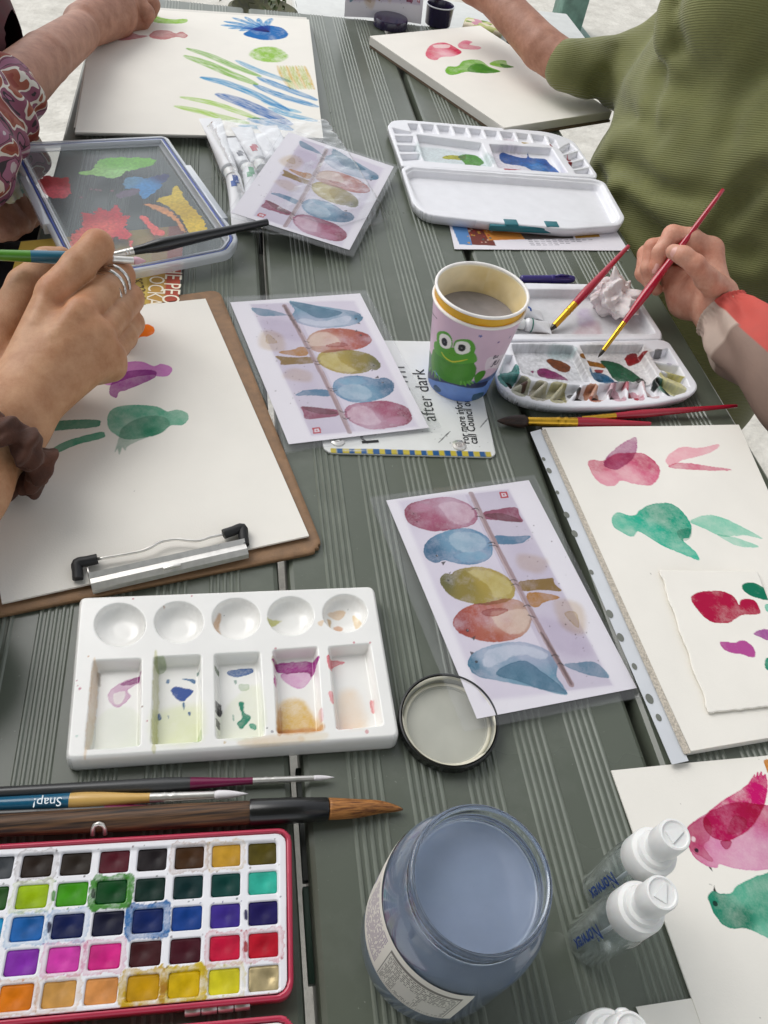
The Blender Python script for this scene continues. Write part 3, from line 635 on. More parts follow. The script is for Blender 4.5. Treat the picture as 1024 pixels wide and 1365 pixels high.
# ================================================================ clipboard with its painting
def clipboard():
    t = thing('clipboard', 'brown hardboard clipboard holding a sheet with teal and violet birds', 'clipboard', (*W(200, 620)[:2], .001))
    fr = Frame(W(0, 822, .004), W(425, 745, .004), .004)
    P = rpoly(fr.px([(-42, 828), (432, 733), (292, 386), (-60, 436)]), (3, 12, 11, 8), 8)
    relief('board', fr, P, 3, M['hardboard'], t, skirt=((.3, -.0005), (.3, -.0032)))
    zp = .0065; fp = Frame(W(3, 805, zp), W(412, 715, zp), zp)
    q = fp.px([(3, 805), (412, 715), (274, 398), (-60, 432)])
    z1 = lambda pts: fp.pz(0, 290, .4297, pts)
    def paint(cv):
        b = lambda pts, *a, **k: cv.blob(z1(pts), *a, **k)
        kw = dict(edge=.15, ew=.5, var=.18, vs=6, soft=.25, warp=.4)
        cv.blob(z1([(150, 650), (156, 637), (230, 632), (305, 634), (313, 645), (300, 655), (220, 661), (160, 664)]), '#2f8f74', a=.85, **kw)
        cv.blob(z1([(146, 738), (160, 722), (200, 700), (260, 682), (318, 670), (327, 680), (318, 690), (250, 706), (200, 725), (160, 742)]), '#3d9c80', a=.85, **kw)
        b([(335, 645), (340, 612), (370, 593), (430, 588), (490, 594), (520, 608), (550, 602), (580, 612), (584, 632), (565, 650), (530, 652), (490, 680), (400, 695), (350, 672)], '#55aa91', a=.8, **{**kw, 'var': .4})
        b([(370, 692), (378, 662), (420, 635), (470, 622), (515, 628), (527, 650), (500, 676), (440, 695), (398, 715), (390, 728), (380, 718), (372, 740), (366, 722), (358, 732)], '#2a8a70', a=.5, **{**kw, 'soft': .8, 'var': .6})
        b([(315, 508), (332, 475), (380, 455), (440, 451), (478, 465), (500, 457), (530, 466), (533, 482), (518, 496), (490, 497), (470, 492), (400, 505), (340, 527)], '#cb7fca', a=.9, **kw)
        b([(340, 546), (350, 515), (390, 485), (440, 477), (482, 480), (482, 500), (440, 522), (392, 542), (372, 548), (362, 566), (346, 558)], '#9a2a9a', a=.8, **{**kw, 'var': .3})
        b([(380, 360), (430, 338), (455, 332), (476, 340), (478, 358), (460, 370), (438, 372), (415, 390), (395, 395)], '#f08410', a=1., **kw)
        cv.dot(z1([(418, 853)])[0], .4, '#5c5348', a=.6)
    sheet('paper', fp, q, .6, M['paper'], t, paint, lambda s, u: .0016*np.sin(PI*u)*np.sin(s*2.6+.2)+.0009*(1-u)+.0005*np.sin(s*9+u*5)*np.sin(PI*u), thick=.0016)
    # the clip: rolled metal bar, spring tongue, wire bar with rubber corners
    zb = .007; a, b = W(122, 780, zb), W(328, 733, zb); d = (b-a)/np.linalg.norm(b-a); nrm = np.array([-d[1], d[0], 0])
    def along(s, off, z): return a+d*s*np.linalg.norm(b-a)+nrm*off+np.array([0, 0, z])
    prof = [(-.0075, 0), (-.007, .004), (-.0035, .0065), (.001, .0058), (.004, .0085), (.0045, .0025), (.006, .0004)]
    V = np.array([along(s, o, z) for s in (0, 1) for o, z in prof]); k = len(prof)
    F = [[i, i+1, k+i+1, k+i] for i in range(k-1)]+[list(range(k))[::-1], [k+i for i in range(k)]]
    bar = obj('clip_bar', V, F, M['metal'], t, sharp=30)
    V, F = box(-.006, .006, -.0012, .0012, -.002, .002, .0008); obj('tongue', along(.5, -.0045, .0055)+V[:, :1]*d+V[:, 1:2]*nrm+V[:, 2:]*np.array([0, 0, 1]), F, M['metal'], bar, sharp=40)
    for s in (0, 1):
        p0 = along(s, .001, .001); q0 = along(s+(-.045 if s == 0 else .045), .007, .0065) if False else along(s, .010, .0065)
        obj('wire', *tube([p0, (p0+q0)/2+[0, 0, .001], q0], .0008, 8), M['metal'], t)
    L_, R_ = W(113, 747, .013), W(318, 708, .013); L0, R0 = W(104, 772, .010), W(326, 727, .010); l1, r1 = W(130, 745, .013), W(298, 712, .013)
    mid = [W(182, 736, .013), W(200, 730, .0135), W(215, 722, .0135), W(235, 719, .0135), W(262, 721, .0135), W(280, 716, .0135)]
    obj('wire', *tube(spline([l1]+mid+[r1], 5), .0011, 8), M['metal'], t)
    for c0, c1, c2 in ((L0, W(103, 751, .0125), l1), (R0, W(323, 704, .0125), r1)):
        obj('rubber_corner', *tube(spline([c0, c0*.5+c1*.5, c1, c1*.5+c2*.5, c2], 4), .0036, 12), M['rubber'], t, sharp=50)
clipboard()

# ================================================================ sketch pads
M['padcover'] = mat('brown_card_cover', '#6d5b49', .7)
def far_left_pad():
    t = thing('sketch_pad', 'large white sketch pad covered in green and blue brush strokes', 'sketch pad', (*W(270, 110)[:2], .001))
    z = .012; fr = Frame(W(100, 176, z), W(430, 183, z), z); q = fr.px([(100, 176), (431, 184), (412, 26), (128, 8)])
    zb = .001; f2 = Frame(W(100, 180, zb), W(430, 187, zb), zb+.0105); 
    V, F = prism(f2.wor(q)[:, :2], .0008, .0098); obj('pad_block', V, F, M['paper'], t, sharp=30, col=np.ones((len(V), 3))*.86)
    def paint(cv):
        zz = lambda pts: fr.pz(0, 0, .5, pts); kw = dict(edge=.12, var=.5, soft=.8, warp=1.0)
        b = lambda pts, *a, **k: cv.blob(zz(pts), *a, **{**kw, **k}); s = lambda pts, w, c, **k: cv.stroke(zz(pts), w*2.1, c, **{**dict(a=.68, soft=1.3, taper=.6, var=.8, edge=.05), **k})
        b([(396, 30), (420, 45), (460, 52), (497, 51), (492, 62), (440, 63), (405, 56)], '#9cc95c', a=.9); b([(400, 32), (430, 46), (450, 52), (420, 50)], '#c5dcae', a=.5)
        b([(400, 92), (420, 82), (450, 83), (468, 90), (485, 86), (500, 95), (492, 102), (470, 99), (440, 106), (405, 102)], '#c98d92', a=.8, edge=.9, ew=1.2); b([(315, 107), (345, 88), (370, 94), (396, 97), (350, 106)], '#c2707f', a=.8)
        b([(650, 92), (680, 75), (710, 68), (750, 74), (768, 90), (758, 102), (720, 107), (690, 105)], '#1d76bd', a=1., soft=1.2, var=.4)
        for e in ((600, 58), (592, 68), (622, 48), (655, 46), (690, 50), (725, 50), (612, 76), (640, 82)): s([(715, 85), ((700+e[0])/2, (75+e[1])/2), e], 4.5, '#4f9bd2', a=.8, dry=.35)
        b([(665, 145), (690, 128), (735, 127), (768, 150), (740, 166), (690, 162)], '#9dc862', a=.85, soft=2.5, var=1., vs=3)
        for i in range(10): s([(740+i*8, 176), (752+i*8, 205), (775+i*7, 238)], 2.2, '#b9c45c' if i % 3 else '#d3b53c', a=.6, dry=.4)
        s([(502, 131), (560, 150), (620, 176), (692, 204)], 7, '#79b432'); s([(496, 151), (550, 170), (610, 196), (682, 225)], 9, '#86ba48', dry=.3)
        s([(485, 260), (560, 274), (620, 293), (690, 318)], 6, '#a9d066', dry=.25); s([(470, 284), (540, 299), (600, 315), (660, 328)], 6.5, '#add26c')
        s([(632, 163), (690, 190), (772, 218)], 6, '#7fb6db', dry=.3); s([(540, 208), (600, 222), (680, 252), (768, 295)], 8, '#4aa0d2', dry=.2); s([(583, 253), (640, 272), (700, 298), (772, 330)], 11, '#1c74bd')
        s([(690, 208), (750, 232), (842, 266)], 7, '#4096cf', dry=.2); s([(680, 228), (750, 256), (845, 284)], 7, '#3a94cc', dry=.15); s([(720, 288), (770, 306), (842, 322)], 6, '#6db1da', dry=.3); s([(668, 318), (720, 328), (775, 345)], 9, '#3c93cb', dry=.2); s([(640, 336), (690, 340), (720, 348)], 5, '#6db1da'); s([(700, 270), (760, 290), (800, 300)], 5, '#8cc3e2', dry=.3)
    sheet('paper', fr, q, 1.0, M['paper'], t, paint, lambda a, b: .0006*np.sin(a*3)*np.sin(b*3), thick=.0018)
far_left_pad()
def far_right_pad():
    t = thing('sketch_pad', 'cream sketch pad with a pink bird and a green bird, beside the green sweater', 'sketch pad', (*W(650, 100)[:2], .001))
    z = .016; fr = Frame(W(493, 48, z), W(672, 168, z), z); q = fr.px([(493, 48), (672, 170), (816, 148), (640, 34)])
    V, F = prism(fr.wor(q)[:, :2], .0045, .0142); obj('pad_block', V, F, M['paper'], t, sharp=30, col=np.ones((len(V), 3))*.8)
    V, F = prism(fr.wor(q*1.0)[:, :2]+np.array([.0015, -.0015]), .0008, .0038); obj('cover', V, F, M['padcover'], t, sharp=30)
    def paint(cv):
        zz = lambda pts: fr.pz(480, 0, .5313, pts); b = lambda pts, *a, **k: cv.blob(zz(pts), *a, **{**dict(edge=.2, var=.5, soft=.5, warp=.7), **k})
        b([(165, 132), (180, 112), (213, 107), (245, 122), (254, 132), (235, 141), (205, 143), (190, 151), (170, 145)], '#dd6f93', a=.85, cols=[(zz([(175, 130)])[0], '#d23a69'), (zz([(215, 135)])[0], '#eba9bf'), (zz([(245, 128)])[0], '#d0325f')]); b([(185, 113), (222, 112), (222, 120), (190, 120)], '#f0d7de', a=.9, opaque=True)
        b([(246, 112), (262, 101), (282, 105), (275, 112), (303, 118), (295, 124), (255, 122)], '#e07e9c', a=.8)
        b([(214, 178), (222, 167), (245, 166), (262, 152), (300, 151), (325, 168), (352, 179), (320, 184), (270, 180), (240, 187), (222, 187)], '#79b63a', a=.9, edge=.35); b([(270, 178), (280, 163), (305, 160), (328, 172), (350, 180), (310, 184)], '#4c9320', a=.7)
        b([(325, 160), (340, 152), (365, 152), (370, 162), (386, 168), (360, 170), (335, 165)], '#8fc04f', a=.9); b([(352, 160), (386, 168), (362, 170)], '#4c8a2c', a=.7)
    sheet('paper', fr, q, .9, M['paper'], t, paint, None, thick=.0016)
far_right_pad()

# ================================================================ ring-bound sketchbook at the right with a torn-edge sheet on it
M['sleeve'] = mat('milky_plastic_strip', '#cfd2d6', .3, var=.05, spec=.5)
M['tape'] = mat('speckled_binding_tape', '#b9b0a2', .7, var=.35, vscale=900)
M['hole'] = mat('hole_shadow_grey', '#6d7068', .6)
def right_book():
    t = thing('sketchbook', 'sketchbook in a punched plastic sleeve with pink and teal birds on its top page', 'sketchbook', (*W(880, 780)[:2], .001))
    z = .008; fr = Frame(W(726, 572, z), W(925, 1002, z), z)
    q = fr.px([(723, 570), (921, 1001), (1160, 960), (985, 566)])
    V, F = prism(fr.wor(q)[:, :2], .0006, .0062); obj('page_block', V, F, M['paper'], t, sharp=30, col=np.ones((len(V), 3))*.85)
    def paint(cv):
        zz = lambda pts: fr.pz(680, 540, .359, pts); b = lambda pts, *a, **k: cv.blob(zz(pts), *a, **{**dict(edge=.3, ew=.5, var=.5, soft=.3, warp=.6), **k})
        b([(578, 212), (595, 180), (640, 155), (690, 160), (730, 155), (776, 146), (760, 168), (700, 190), (640, 205), (600, 225)], '#e8a8bb', a=.75); b([(590, 224), (640, 215), (740, 228), (822, 240), (760, 244), (660, 240), (600, 234)], '#cf6388', a=.75)
        b([(290, 215), (310, 204), (345, 207), (390, 182), (440, 178), (500, 182), (550, 225), (552, 265), (522, 298), (460, 292), (412, 280), (388, 300), (345, 294), (308, 262)], '#d66b8f', a=.85, cols=[(zz([(320, 225)])[0], '#c94f78'), (zz([(350, 275)])[0], '#e6aabd'), (zz([(450, 265)])[0], '#e4a3b8'), (zz([(510, 220)])[0], '#c23d6f'), (zz([(530, 270)])[0], '#d7799a')])
        b([(347, 222), (360, 193), (400, 155), (440, 130), (468, 120), (470, 165), (450, 205), (400, 238), (370, 236)], '#a8478c', a=.75, edge=.35)
        b([(668, 435), (720, 410), (780, 415), (850, 445), (937, 495), (870, 482), (790, 488), (720, 458)], '#8ad0bd', a=.8, edge=.25); b([(775, 480), (850, 495), (922, 525), (850, 522), (785, 492)], '#9bd5c5', a=.75)
        b([(380, 420), (398, 398), (440, 410), (468, 406), (490, 385), (540, 367), (600, 370), (645, 405), (672, 450), (665, 490), (642, 502), (690, 545), (702, 574), (660, 560), (560, 520), (480, 470), (455, 490), (410, 470), (383, 448)], '#2cae96', a=.9, edge=.35, cols=[(zz([(400, 430)])[0], '#4dbca6'), (zz([(560, 410)])[0], '#1b9f88'), (zz([(650, 470)])[0], '#2aa78f'), (zz([(670, 550)])[0], '#4cc0aa'), (zz([(520, 470)])[0], '#3fb8a3')])
        b([(620, 470), (668, 460), (668, 492), (640, 503)], '#1d8d7c', a=.4); cv.dot(zz([(522, 626)])[0], .5, '#50463f', a=.6)
    sheet('paper', fr, q, .75, M['paper'], t, paint, lambda s, u: .0010*np.sin(s*5+1)*np.sin(u*4)*np.sin(PI*s)*np.sin(PI*u)+.0004*np.sin(s*13+u*7)*np.sin(PI*u), thick=.0016)
    zs = .0072; fs = Frame(W(706, 574, zs), W(893, 1018, zs), zs)
    qs = fs.px([(707, 576), (896, 1019), (918, 1014), (721, 572)]); so = sheet('punched_strip', fs, qs, 5, M['sleeve'], t, None, None, thick=.0005)
    qt = fr.px([(722, 575), (912, 1005), (921, 1003), (727, 571)]); sheet('binding_tape', Frame(W(726, 572, z+.0003), W(925, 1002, z+.0003), z+.0003), qt, 5, M['tape'], t, None, None, thick=.0002)
    for x, y, r in ((125, 200, 9), (145, 243, 13), (176, 324, 9), (210, 407, 14), (240, 477, 15), (302, 620, 11), (370, 775, 17), (410, 862, 17), (462, 970, 13), (518, 1090, 19), (552, 1160, 14)):
        p = W(680+x*.359, 540+y*.359, zs+.0003); rr = r*.359*SCL(680+x*.359, 540+y*.359)*1.0
        a = np.arange(20)*2*PI/20; Vv = np.array([p+fsv(fs, rr*.75*math.cos(k), rr*1.05*math.sin(k)) for k in a]); obj('punched_hole', Vv, [list(range(20))], M['hole'], so)
def fsv(fs, a, b): return np.array([fs.v[0]*a+fs.u[0]*b, fs.v[1]*a+fs.u[1]*b, 0])
right_book()
def torn_sheet():
    z = .0106; fr = Frame(W(879, 760, z), W(946, 949, z), z)
    P0 = fr.px([(879, 760), (946, 949), (1075, 935), (1010, 762)]); rs = np.random.RandomState(8); P = []
    for i in range(4):
        for k in range(26):
            s = k/26; p = P0[i]*(1-s)+P0[(i+1) % 4]*s; P.append(p+(rs.randn(2)*.28 if i < 2 else 0)+(np.array([0, .6*math.sin(k*.9)]) if i == 0 else 0))
    def paint(cv):
        zz = lambda pts: fr.pz(680, 540, .359, pts); b = lambda pts, *a, **k: cv.blob(zz(pts), *a, **{**dict(edge=.3, ew=.5, var=.3, soft=.25, warp=.5), **k})
        b([(673, 720), (695, 697), (740, 690), (790, 691), (832, 712), (850, 742), (862, 722), (905, 724), (928, 760), (920, 776), (860, 780), (810, 808), (750, 805), (705, 770)], '#b0154f', a=.95, var=.5)
        b([(866, 665), (905, 660), (962, 690), (985, 712), (960, 724), (905, 712), (868, 690)], '#0b7d65', a=1.); b([(903, 848), (940, 832), (970, 842), (960, 872), (930, 862)], '#a65ba4', a=.9)
        b([(780, 880), (830, 882), (872, 875), (907, 905), (906, 936), (860, 926), (800, 912)], '#b85fa3', a=.95); b([(946, 960), (955, 938), (990, 945), (985, 985), (955, 982)], '#17937a', a=.95); b([(950, 740), (985, 745), (985, 770), (952, 765)], '#7cc7b4', a=.9)
    o = relief('paper_sheet', fr, P, .6, M['paper'], None, hfun=lambda x, y: 0*x, paint=paint, skirt=((.15, -.0004), (.35, -.0012)), bottom=True)
    tag(o, 'small torn-edge paper with a crimson fish shape lying on the ring-punched sketchbook', 'painted paper')
torn_sheet()
def near_right_sheet():
    z = .0028; fr = Frame(W(815, 1027, z), W(935, 1365, z), z)
    q = fr.px([(815, 1027), (940, 1380), (1180, 1340), (1060, 1003)])
    def paint(cv):
        zz = lambda pts: fr.pz(820, 1000, .2674, pts); b = lambda pts, *a, **k: cv.blob(zz(pts), *a, **{**dict(edge=.3, ew=.5, var=.4, soft=.2, warp=.4), **k})
        b([(352, 425), (362, 385), (410, 345), (480, 302), (600, 260), (700, 270), (800, 285), (900, 330), (900, 540), (800, 590), (700, 603), (600, 594), (522, 570), (505, 588), (455, 578), (400, 540), (365, 482)], '#cf79ae', a=.85, cols=[(zz([(380, 430)])[0], '#c02f7d'), (zz([(520, 500)])[0], '#d894bd'), (zz([(650, 560)])[0], '#d9a0c4'), (zz([(780, 330)])[0], '#bd1f73'), (zz([(780, 520)])[0], '#d08fb8')])
        b([(352, 425), (360, 388), (405, 352), (450, 335), (480, 380), (470, 440), (440, 480), (485, 545), (470, 556), (425, 530), (380, 500)], '#c4107a', a=.45)
        b([(470, 425), (440, 340), (540, 250), (650, 180), (682, 140), (697, 118), (700, 132), (712, 108), (716, 128), (730, 106), (734, 126), (752, 122), (757, 200), (738, 280), (682, 380), (600, 440), (540, 452)], '#c60f78', a=.85, var=.8, vs=5)
        b([(590, 330), (650, 350), (640, 400), (560, 420)], '#c23f86', a=.4); b([(525, 455), (580, 455), (560, 495), (540, 490)], '#b81d70', a=.6)
        b([(462, 742), (478, 705), (500, 705), (520, 716), (576, 716), (600, 680), (660, 650), (740, 620), (850, 610), (850, 980), (760, 940), (700, 912), (645, 890), (560, 886), (500, 830)], '#3b9c84', a=.9, cols=[(zz([(500, 760)])[0], '#2f8f79'), (zz([(620, 720)])[0], '#62b39e'), (zz([(640, 840)])[0], '#227f69'), (zz([(750, 800)])[0], '#57a590'), (zz([(740, 920)])[0], '#7cc0ae')])
        cv.dot(zz([(405, 500)])[0], 1.3, '#2c1a2c'); cv.dot(zz([(496, 766)])[0], 1.5, '#143630'); cv.flat(zz([(462, 582), (478, 586), (483, 606)]), '#33262a'); cv.flat(zz([(486, 705), (492, 674), (500, 706)]), '#2b2d2a')
        cv.blob(zz([(385, 432), (398, 440), (396, 458), (380, 450)]), '#f1dce8', opaque=True, a=.8, edge=0)
        b([(745, 50), (790, 60), (790, 140), (765, 120)], '#c98b3c', a=.9)
        for p in ((325, 268), (470, 670), (478, 672), (712, 30), (720, 45), (724, 1335)): cv.dot(zz([p])[0], .3, '#57504c', a=.6)
    o = sheet('paper_sheet', fr, q, .5, M['paper'], None, paint, lambda s, u: .0022*np.sin(3*s)*u+.0008*np.sin(s*9+u*6)*u, thick=.0012)
    tag(o, 'loose white paper with a magenta bird and a teal bird behind the spray bottles', 'painted paper')
near_right_sheet()
def blank_sheet():
    z = .0022; fr = Frame(W(848, 1340, z), W(922, 1328, z), z); q = fr.px([(848, 1342), (926, 1330), (1010, 1520), (930, 1540)])
    o = sheet('paper_sheet', fr, q, 6, M['paper'], None, None, None, thick=.0005); tag(o, 'blank white paper corner at the bottom edge beside the lowest spray bottle', 'paper')
blank_sheet()
def leaflet():
    z = .0015; fr = Frame(W(603, 331, z), W(838, 334, z), z); q = fr.px([(606, 332), (838, 334), (812, 292), (596, 285)])
    def paint(cv):
        zz = lambda pts: fr.pz(510, 140, .3223, pts); f = lambda p, c, a=1.: cv.flat(zz(p), c, a, soft=.3)
        f([(278, 480), (340, 480), (372, 580), (318, 576)], '#5d93c8'); f([(340, 480), (420, 480), (470, 582), (372, 578)], '#7b3a30'); f([(400, 490), (560, 490), (590, 555), (440, 560)], '#d98f3c'); f([(540, 490), (770, 490), (790, 552), (590, 556)], '#544c46'); f([(770, 500), (880, 505), (900, 545), (800, 552)], '#c99a3a')
        rs = np.random.RandomState(2)
        for k in range(40): cv.dot(zz([(350+rs.rand()*110, 490+rs.rand()*80)])[0], .8+rs.rand(), ['#b83a34', '#e3c9b0', '#2f6d6a', '#d9a33c'][k % 4], a=.9)
        for k in range(50): cv.dot(zz([(560+rs.rand()*220, 495+rs.rand()*50)])[0], .6+rs.rand(), ['#2c3c6a', '#8d4a3a', '#c2903e', '#6a7a52'][k % 4], a=.7)
        for r in range(4):
            for k in range(11): cv.flat(zz([(600+k*25+r*4, 556+r*7), (618+k*25+r*4, 556+r*7), (619+k*25+r*4, 559+r*7), (601+k*25+r*4, 559+r*7)]), '#8a8a90', .7) if k < 11-r*2 else None
    o = sheet('leaflet', fr, q, .9, M['card'], None, paint, None, thick=.0004); tag(o, 'printed leaflet with a colourful picture tucked under the upper folding palette', 'leaflet')
leaflet()
def booklet():
    z = .005; t = thing('booklet', 'yellow and orange printed booklet under the hand with rings and the plastic lid', 'booklet', (*W(140, 370)[:2], .001))
    fr = Frame(W(243, 330, z), W(238, 395, z), z); q = fr.px([(246, 300), (238, 400), (-5, 430), (28, 322)])
    def paint(cv):
        f = lambda p, c, a=1.: cv.flat(fr.px(p), c, a, soft=.3)
        f([(250, 290), (240, 405), (-10, 440), (20, 315)], '#d8b84c'); f([(224, 300), (250, 300), (242, 405), (218, 405)], '#c2553a'); f([(205, 300), (226, 300), (220, 405), (198, 405)], '#cf9a4a', .7)
        cv.blob(fr.px([(150, 400), (158, 365), (175, 352), (192, 360), (196, 380), (190, 400)]), '#e0c765', opaque=True, edge=0, var=0); f([(-10, 440), (-6, 420), (60, 410), (60, 420)], '#b9963c')
        for k in range(9): f([(184+k*.9, 356+k*5), (187+k*.9, 356+k*5), (187.6+k*.9, 359+k*5), (184.6+k*.9, 359+k*5)], '#5a4326', .8)
        for k in range(5): f([(44+k*7, 332.5), (48+k*7, 332.7), (48+k*7, 335.5), (44+k*7, 335.3)], '#5a4326', .8)
    sheet('cover', fr, q, .8, M['card'], t, paint, None, thick=.0045)
    M['letter'] = mat('cream_print', '#f0e6cf', .6); M['dkletter'] = mat('dark_print', '#5a4326', .6)
    for s, p0, p1, m in (("THE PEOPLE'S", (223, 346), (211, 440), 'letter'), ('BLOCKADE', (202, 354), (192, 425), 'letter'), ('BOX 22', (172, 360), (184, 390), 'dkletter')):
        fn, L = on_plane(p0, p1, z, .0003); V, F = text2d(s, bold=.0); w = V[:, 0].max(); k = 1.25 if m == 'letter' else 1.0
        obj('lettering', np.array([fn(x*L/w, y*L/w*k) for x, y in V]), F, M[m], t)
booklet()
# ================================================================ big white ceramic palette
def ceramic():
    t = thing('paint_palette', 'glossy white ceramic palette with five round and five oblong wells', 'palette', (*W(310, 905)[:2], .0005))
    z = .0155; fr = Frame(W(88, 1012, z), W(533, 983, z), z)
    P = rpoly(fr.px([(88, 1012), (532, 982), (498, 781), (107, 796)]), (4, 5, 5, 4), 8)
    zz = lambda pts: fr.pz(70, 760, .4785, pts)
    ws = []
    for cx, cy, rx in ((188, 152, 73), (352, 145, 70), (512, 135, 69), (664, 128, 66), (815, 120, 64)):
        a = np.linspace(0, 2*PI, 28, endpoint=False); ws.append((zz([(cx+rx*math.cos(k), cy+rx*.84*math.sin(k)) for k in a]), .0085, 11))
    R_ = [[(112, 250), (250, 244), (247, 490), (88, 502)], [(280, 240), (416, 234), (418, 478), (272, 487)], [(448, 232), (580, 226), (594, 463), (453, 472)], [(612, 221), (740, 211), (755, 448), (624, 457)], [(766, 212), (886, 202), (925, 434), (790, 446)]]
    for q in R_: ws.append((rpoly(zz(q), 2.5, 5), .0095, 3.2))
    def hf(x, y):
        h = np.zeros(x.shape)
        for i, (Q, d, w) in enumerate(ws):
            sd = sdpoly(x, y, Q)[0]
            if i < 5: s = np.clip(-sd/11, 0, 1); h = np.minimum(h, -d*np.sqrt(1-(1-s)**2)*ss(0, 1.2, -sd))
            else: h = np.minimum(h, -d*ss(0, -w, sd))
        e = sdpoly(x, y, P)[0]; return h-.0012*ss(-1.6, 0, e)**2
    def paint(cv):
        b = lambda pts, c, **k: cv.blob(zz(pts), c, **{**dict(edge=.25, ew=.5, var=.5, soft=.3, warp=.7, a=.85), **k})
        kw = dict(soft=1.5, a=.35, edge=0)
        b([(150, 320), (190, 290), (240, 278), (244, 292), (205, 312), (212, 335), (180, 362), (155, 350)], '#b86aa8', a=.55); b([(185, 297), (240, 276), (243, 290), (210, 300)], '#a11c8e', a=.9); b([(165, 325), (195, 318), (190, 345), (170, 352)], '#e9e4e4', opaque=True, a=.7)
        b([(327, 318), (340, 306), (385, 312), (388, 322), (362, 345), (345, 342)], '#0e4f9c', a=1.); b([(360, 282), (395, 284), (395, 298), (378, 290)], '#2a6c9c', a=.9); b([(315, 284), (323, 284), (322, 296), (314, 294)], '#2a6c9c'); b([(400, 265), (410, 268), (410, 275), (400, 275)], '#2f6d62'); b([(290, 382), (296, 380), (298, 395), (291, 396)], '#2d62a8'); b([(375, 376), (382, 376), (380, 386)], '#2d62a8'); b([(360, 352), (366, 352), (364, 372)], '#2a6c9c'); b([(316, 385), (322, 386), (320, 394)], '#2d62a8')
        b([(488, 262), (520, 256), (555, 254), (558, 266), (520, 277), (492, 274)], '#215f9e', a=.95); b([(518, 352), (532, 350), (536, 378), (552, 388), (548, 402), (528, 422), (514, 408), (528, 390)], '#138a74', a=.95); b([(550, 408), (568, 412), (566, 424), (552, 422)], '#2c9a86'); b([(500, 384), (506, 384), (504, 402)], '#138a74'); b([(520, 300), (545, 298), (544, 312), (526, 316)], '#c9d3c4', a=.7, edge=.5); b([(505, 288), (512, 288), (510, 300)], '#9eb1a9')
        b([(456, 362), (468, 358), (470, 384), (457, 392)], '#1c1a18', a=.95); b([(456, 410), (466, 410), (464, 426), (456, 430)], '#26231e', a=.9); b([(453, 262), (462, 262), (462, 276), (453, 272)], '#6d7f68')
        b([(620, 242), (735, 236), (735, 262), (720, 282), (715, 266), (650, 268), (622, 262)], '#a3178c', a=.95); b([(640, 268), (725, 262), (715, 295), (690, 310), (660, 300)], '#cf8fc2', a=.7); b([(618, 290), (626, 292), (624, 318), (617, 312)], '#b3268d')
        b([(640, 350), (700, 345), (745, 420), (742, 446), (640, 452), (632, 400)], '#d9b21e', a=.85, soft=2.5, var=.7, edge=0); b([(636, 430), (745, 424), (745, 448), (640, 454)], '#c98f16', a=.7, soft=1.2)
        b([(768, 234), (820, 236), (800, 246), (784, 252), (778, 276), (770, 270)], '#d9566a', a=.7); b([(770, 340), (782, 342), (784, 372), (776, 366)], '#e07c86', a=.7); b([(890, 345), (898, 350), (902, 378), (894, 376)], '#df7f84', a=.7); b([(795, 434), (840, 432), (835, 440), (797, 442)], '#dc7a80', a=.7)
        b([(800, 330), (850, 320), (880, 420), (810, 430)], '#ecd2b4', a=.5, soft=4, edge=0)
        b([(130, 380), (225, 370), (235, 480), (110, 490)], '#dfe6d4', **kw); b([(290, 380), (405, 360), (415, 470), (285, 480)], '#dbe2a6', soft=4, a=.45, edge=0); b([(470, 380), (570, 300), (590, 455), (470, 465)], '#dfe5c6', **kw)
        for q, c in (([(90, 497), (112, 262), (122, 262), (116, 370), (96, 500)], '#d9b88a'), ([(278, 478), (283, 246), (292, 250), (288, 478)], '#b7b558'), ([(285, 245), (310, 240), (310, 262), (288, 268)], '#7d9a4a'), ([(395, 475), (412, 440), (416, 474)], '#7aa82a'), ([(625, 450), (632, 370), (640, 375), (640, 452)], '#c99a3a'), ([(612, 240), (626, 236), (626, 260), (615, 262)], '#9a8a36'), ([(205, 488), (236, 474), (236, 488)], '#8dbf82'), ([(120, 272), (125, 268), (128, 300), (122, 300)], '#7b5a2a'), ([(745, 388), (752, 386), (754, 416), (748, 416)], '#d98f9c')):
            b(q, c, a=.45, soft=.6)
        for q, c in (([(448, 140), (462, 110), (470, 115), (462, 150), (470, 172), (455, 165)], '#c99a62'), ([(603, 128), (640, 122), (625, 135), (608, 150)], '#c3c25a'), ([(786, 144), (798, 138), (812, 144), (808, 154), (790, 154)], '#c98b4e'), ([(770, 110), (800, 95), (820, 100), (800, 120)], '#dcb684'), ([(740, 146), (755, 140), (750, 156)], '#e0bd8e'), ([(840, 110), (858, 125), (862, 140), (848, 150)], '#dfc494'), ([(768, 125), (778, 125), (775, 150)], '#b9923f')):
            b(q, c, a=.7, soft=.8)
        b([(520, 478), (600, 462), (680, 462), (690, 478), (560, 492)], '#d9c3a2', a=.55, soft=2); b([(690, 462), (760, 455), (758, 470), (700, 478)], '#e3d3b4', a=.5, soft=2)
        for x, y, r, c in ((225, 80, .7, '#c43e66'), (388, 72, .6, '#c43e66'), (76, 330, .9, '#c0306f'), (70, 322, .5, '#c0306f'), (68, 308, .5, '#c0306f'), (840, 202, .8, '#d06678'), (885, 202, .7, '#d06678'), (622, 218, .8, '#c97a8a'), (876, 450, 1.3, '#e2a3a8'), (612, 450, .9, '#8a8a92'), (68, 462, .8, '#b9d3cc'), (598, 440, .5, '#3a3a3a'), (310, 100, .5, '#b98a6a'), (478, 110, .3, '#333'*1), (826, 92, .3, '#333333'), (370, 190, .3, '#333333'), (264, 420, .5, '#c46a7a'), (250, 380, .5, '#7a4a3a'), (480, 480, .8, '#d9c6a0'), (100, 240, .7, '#d9b090')):
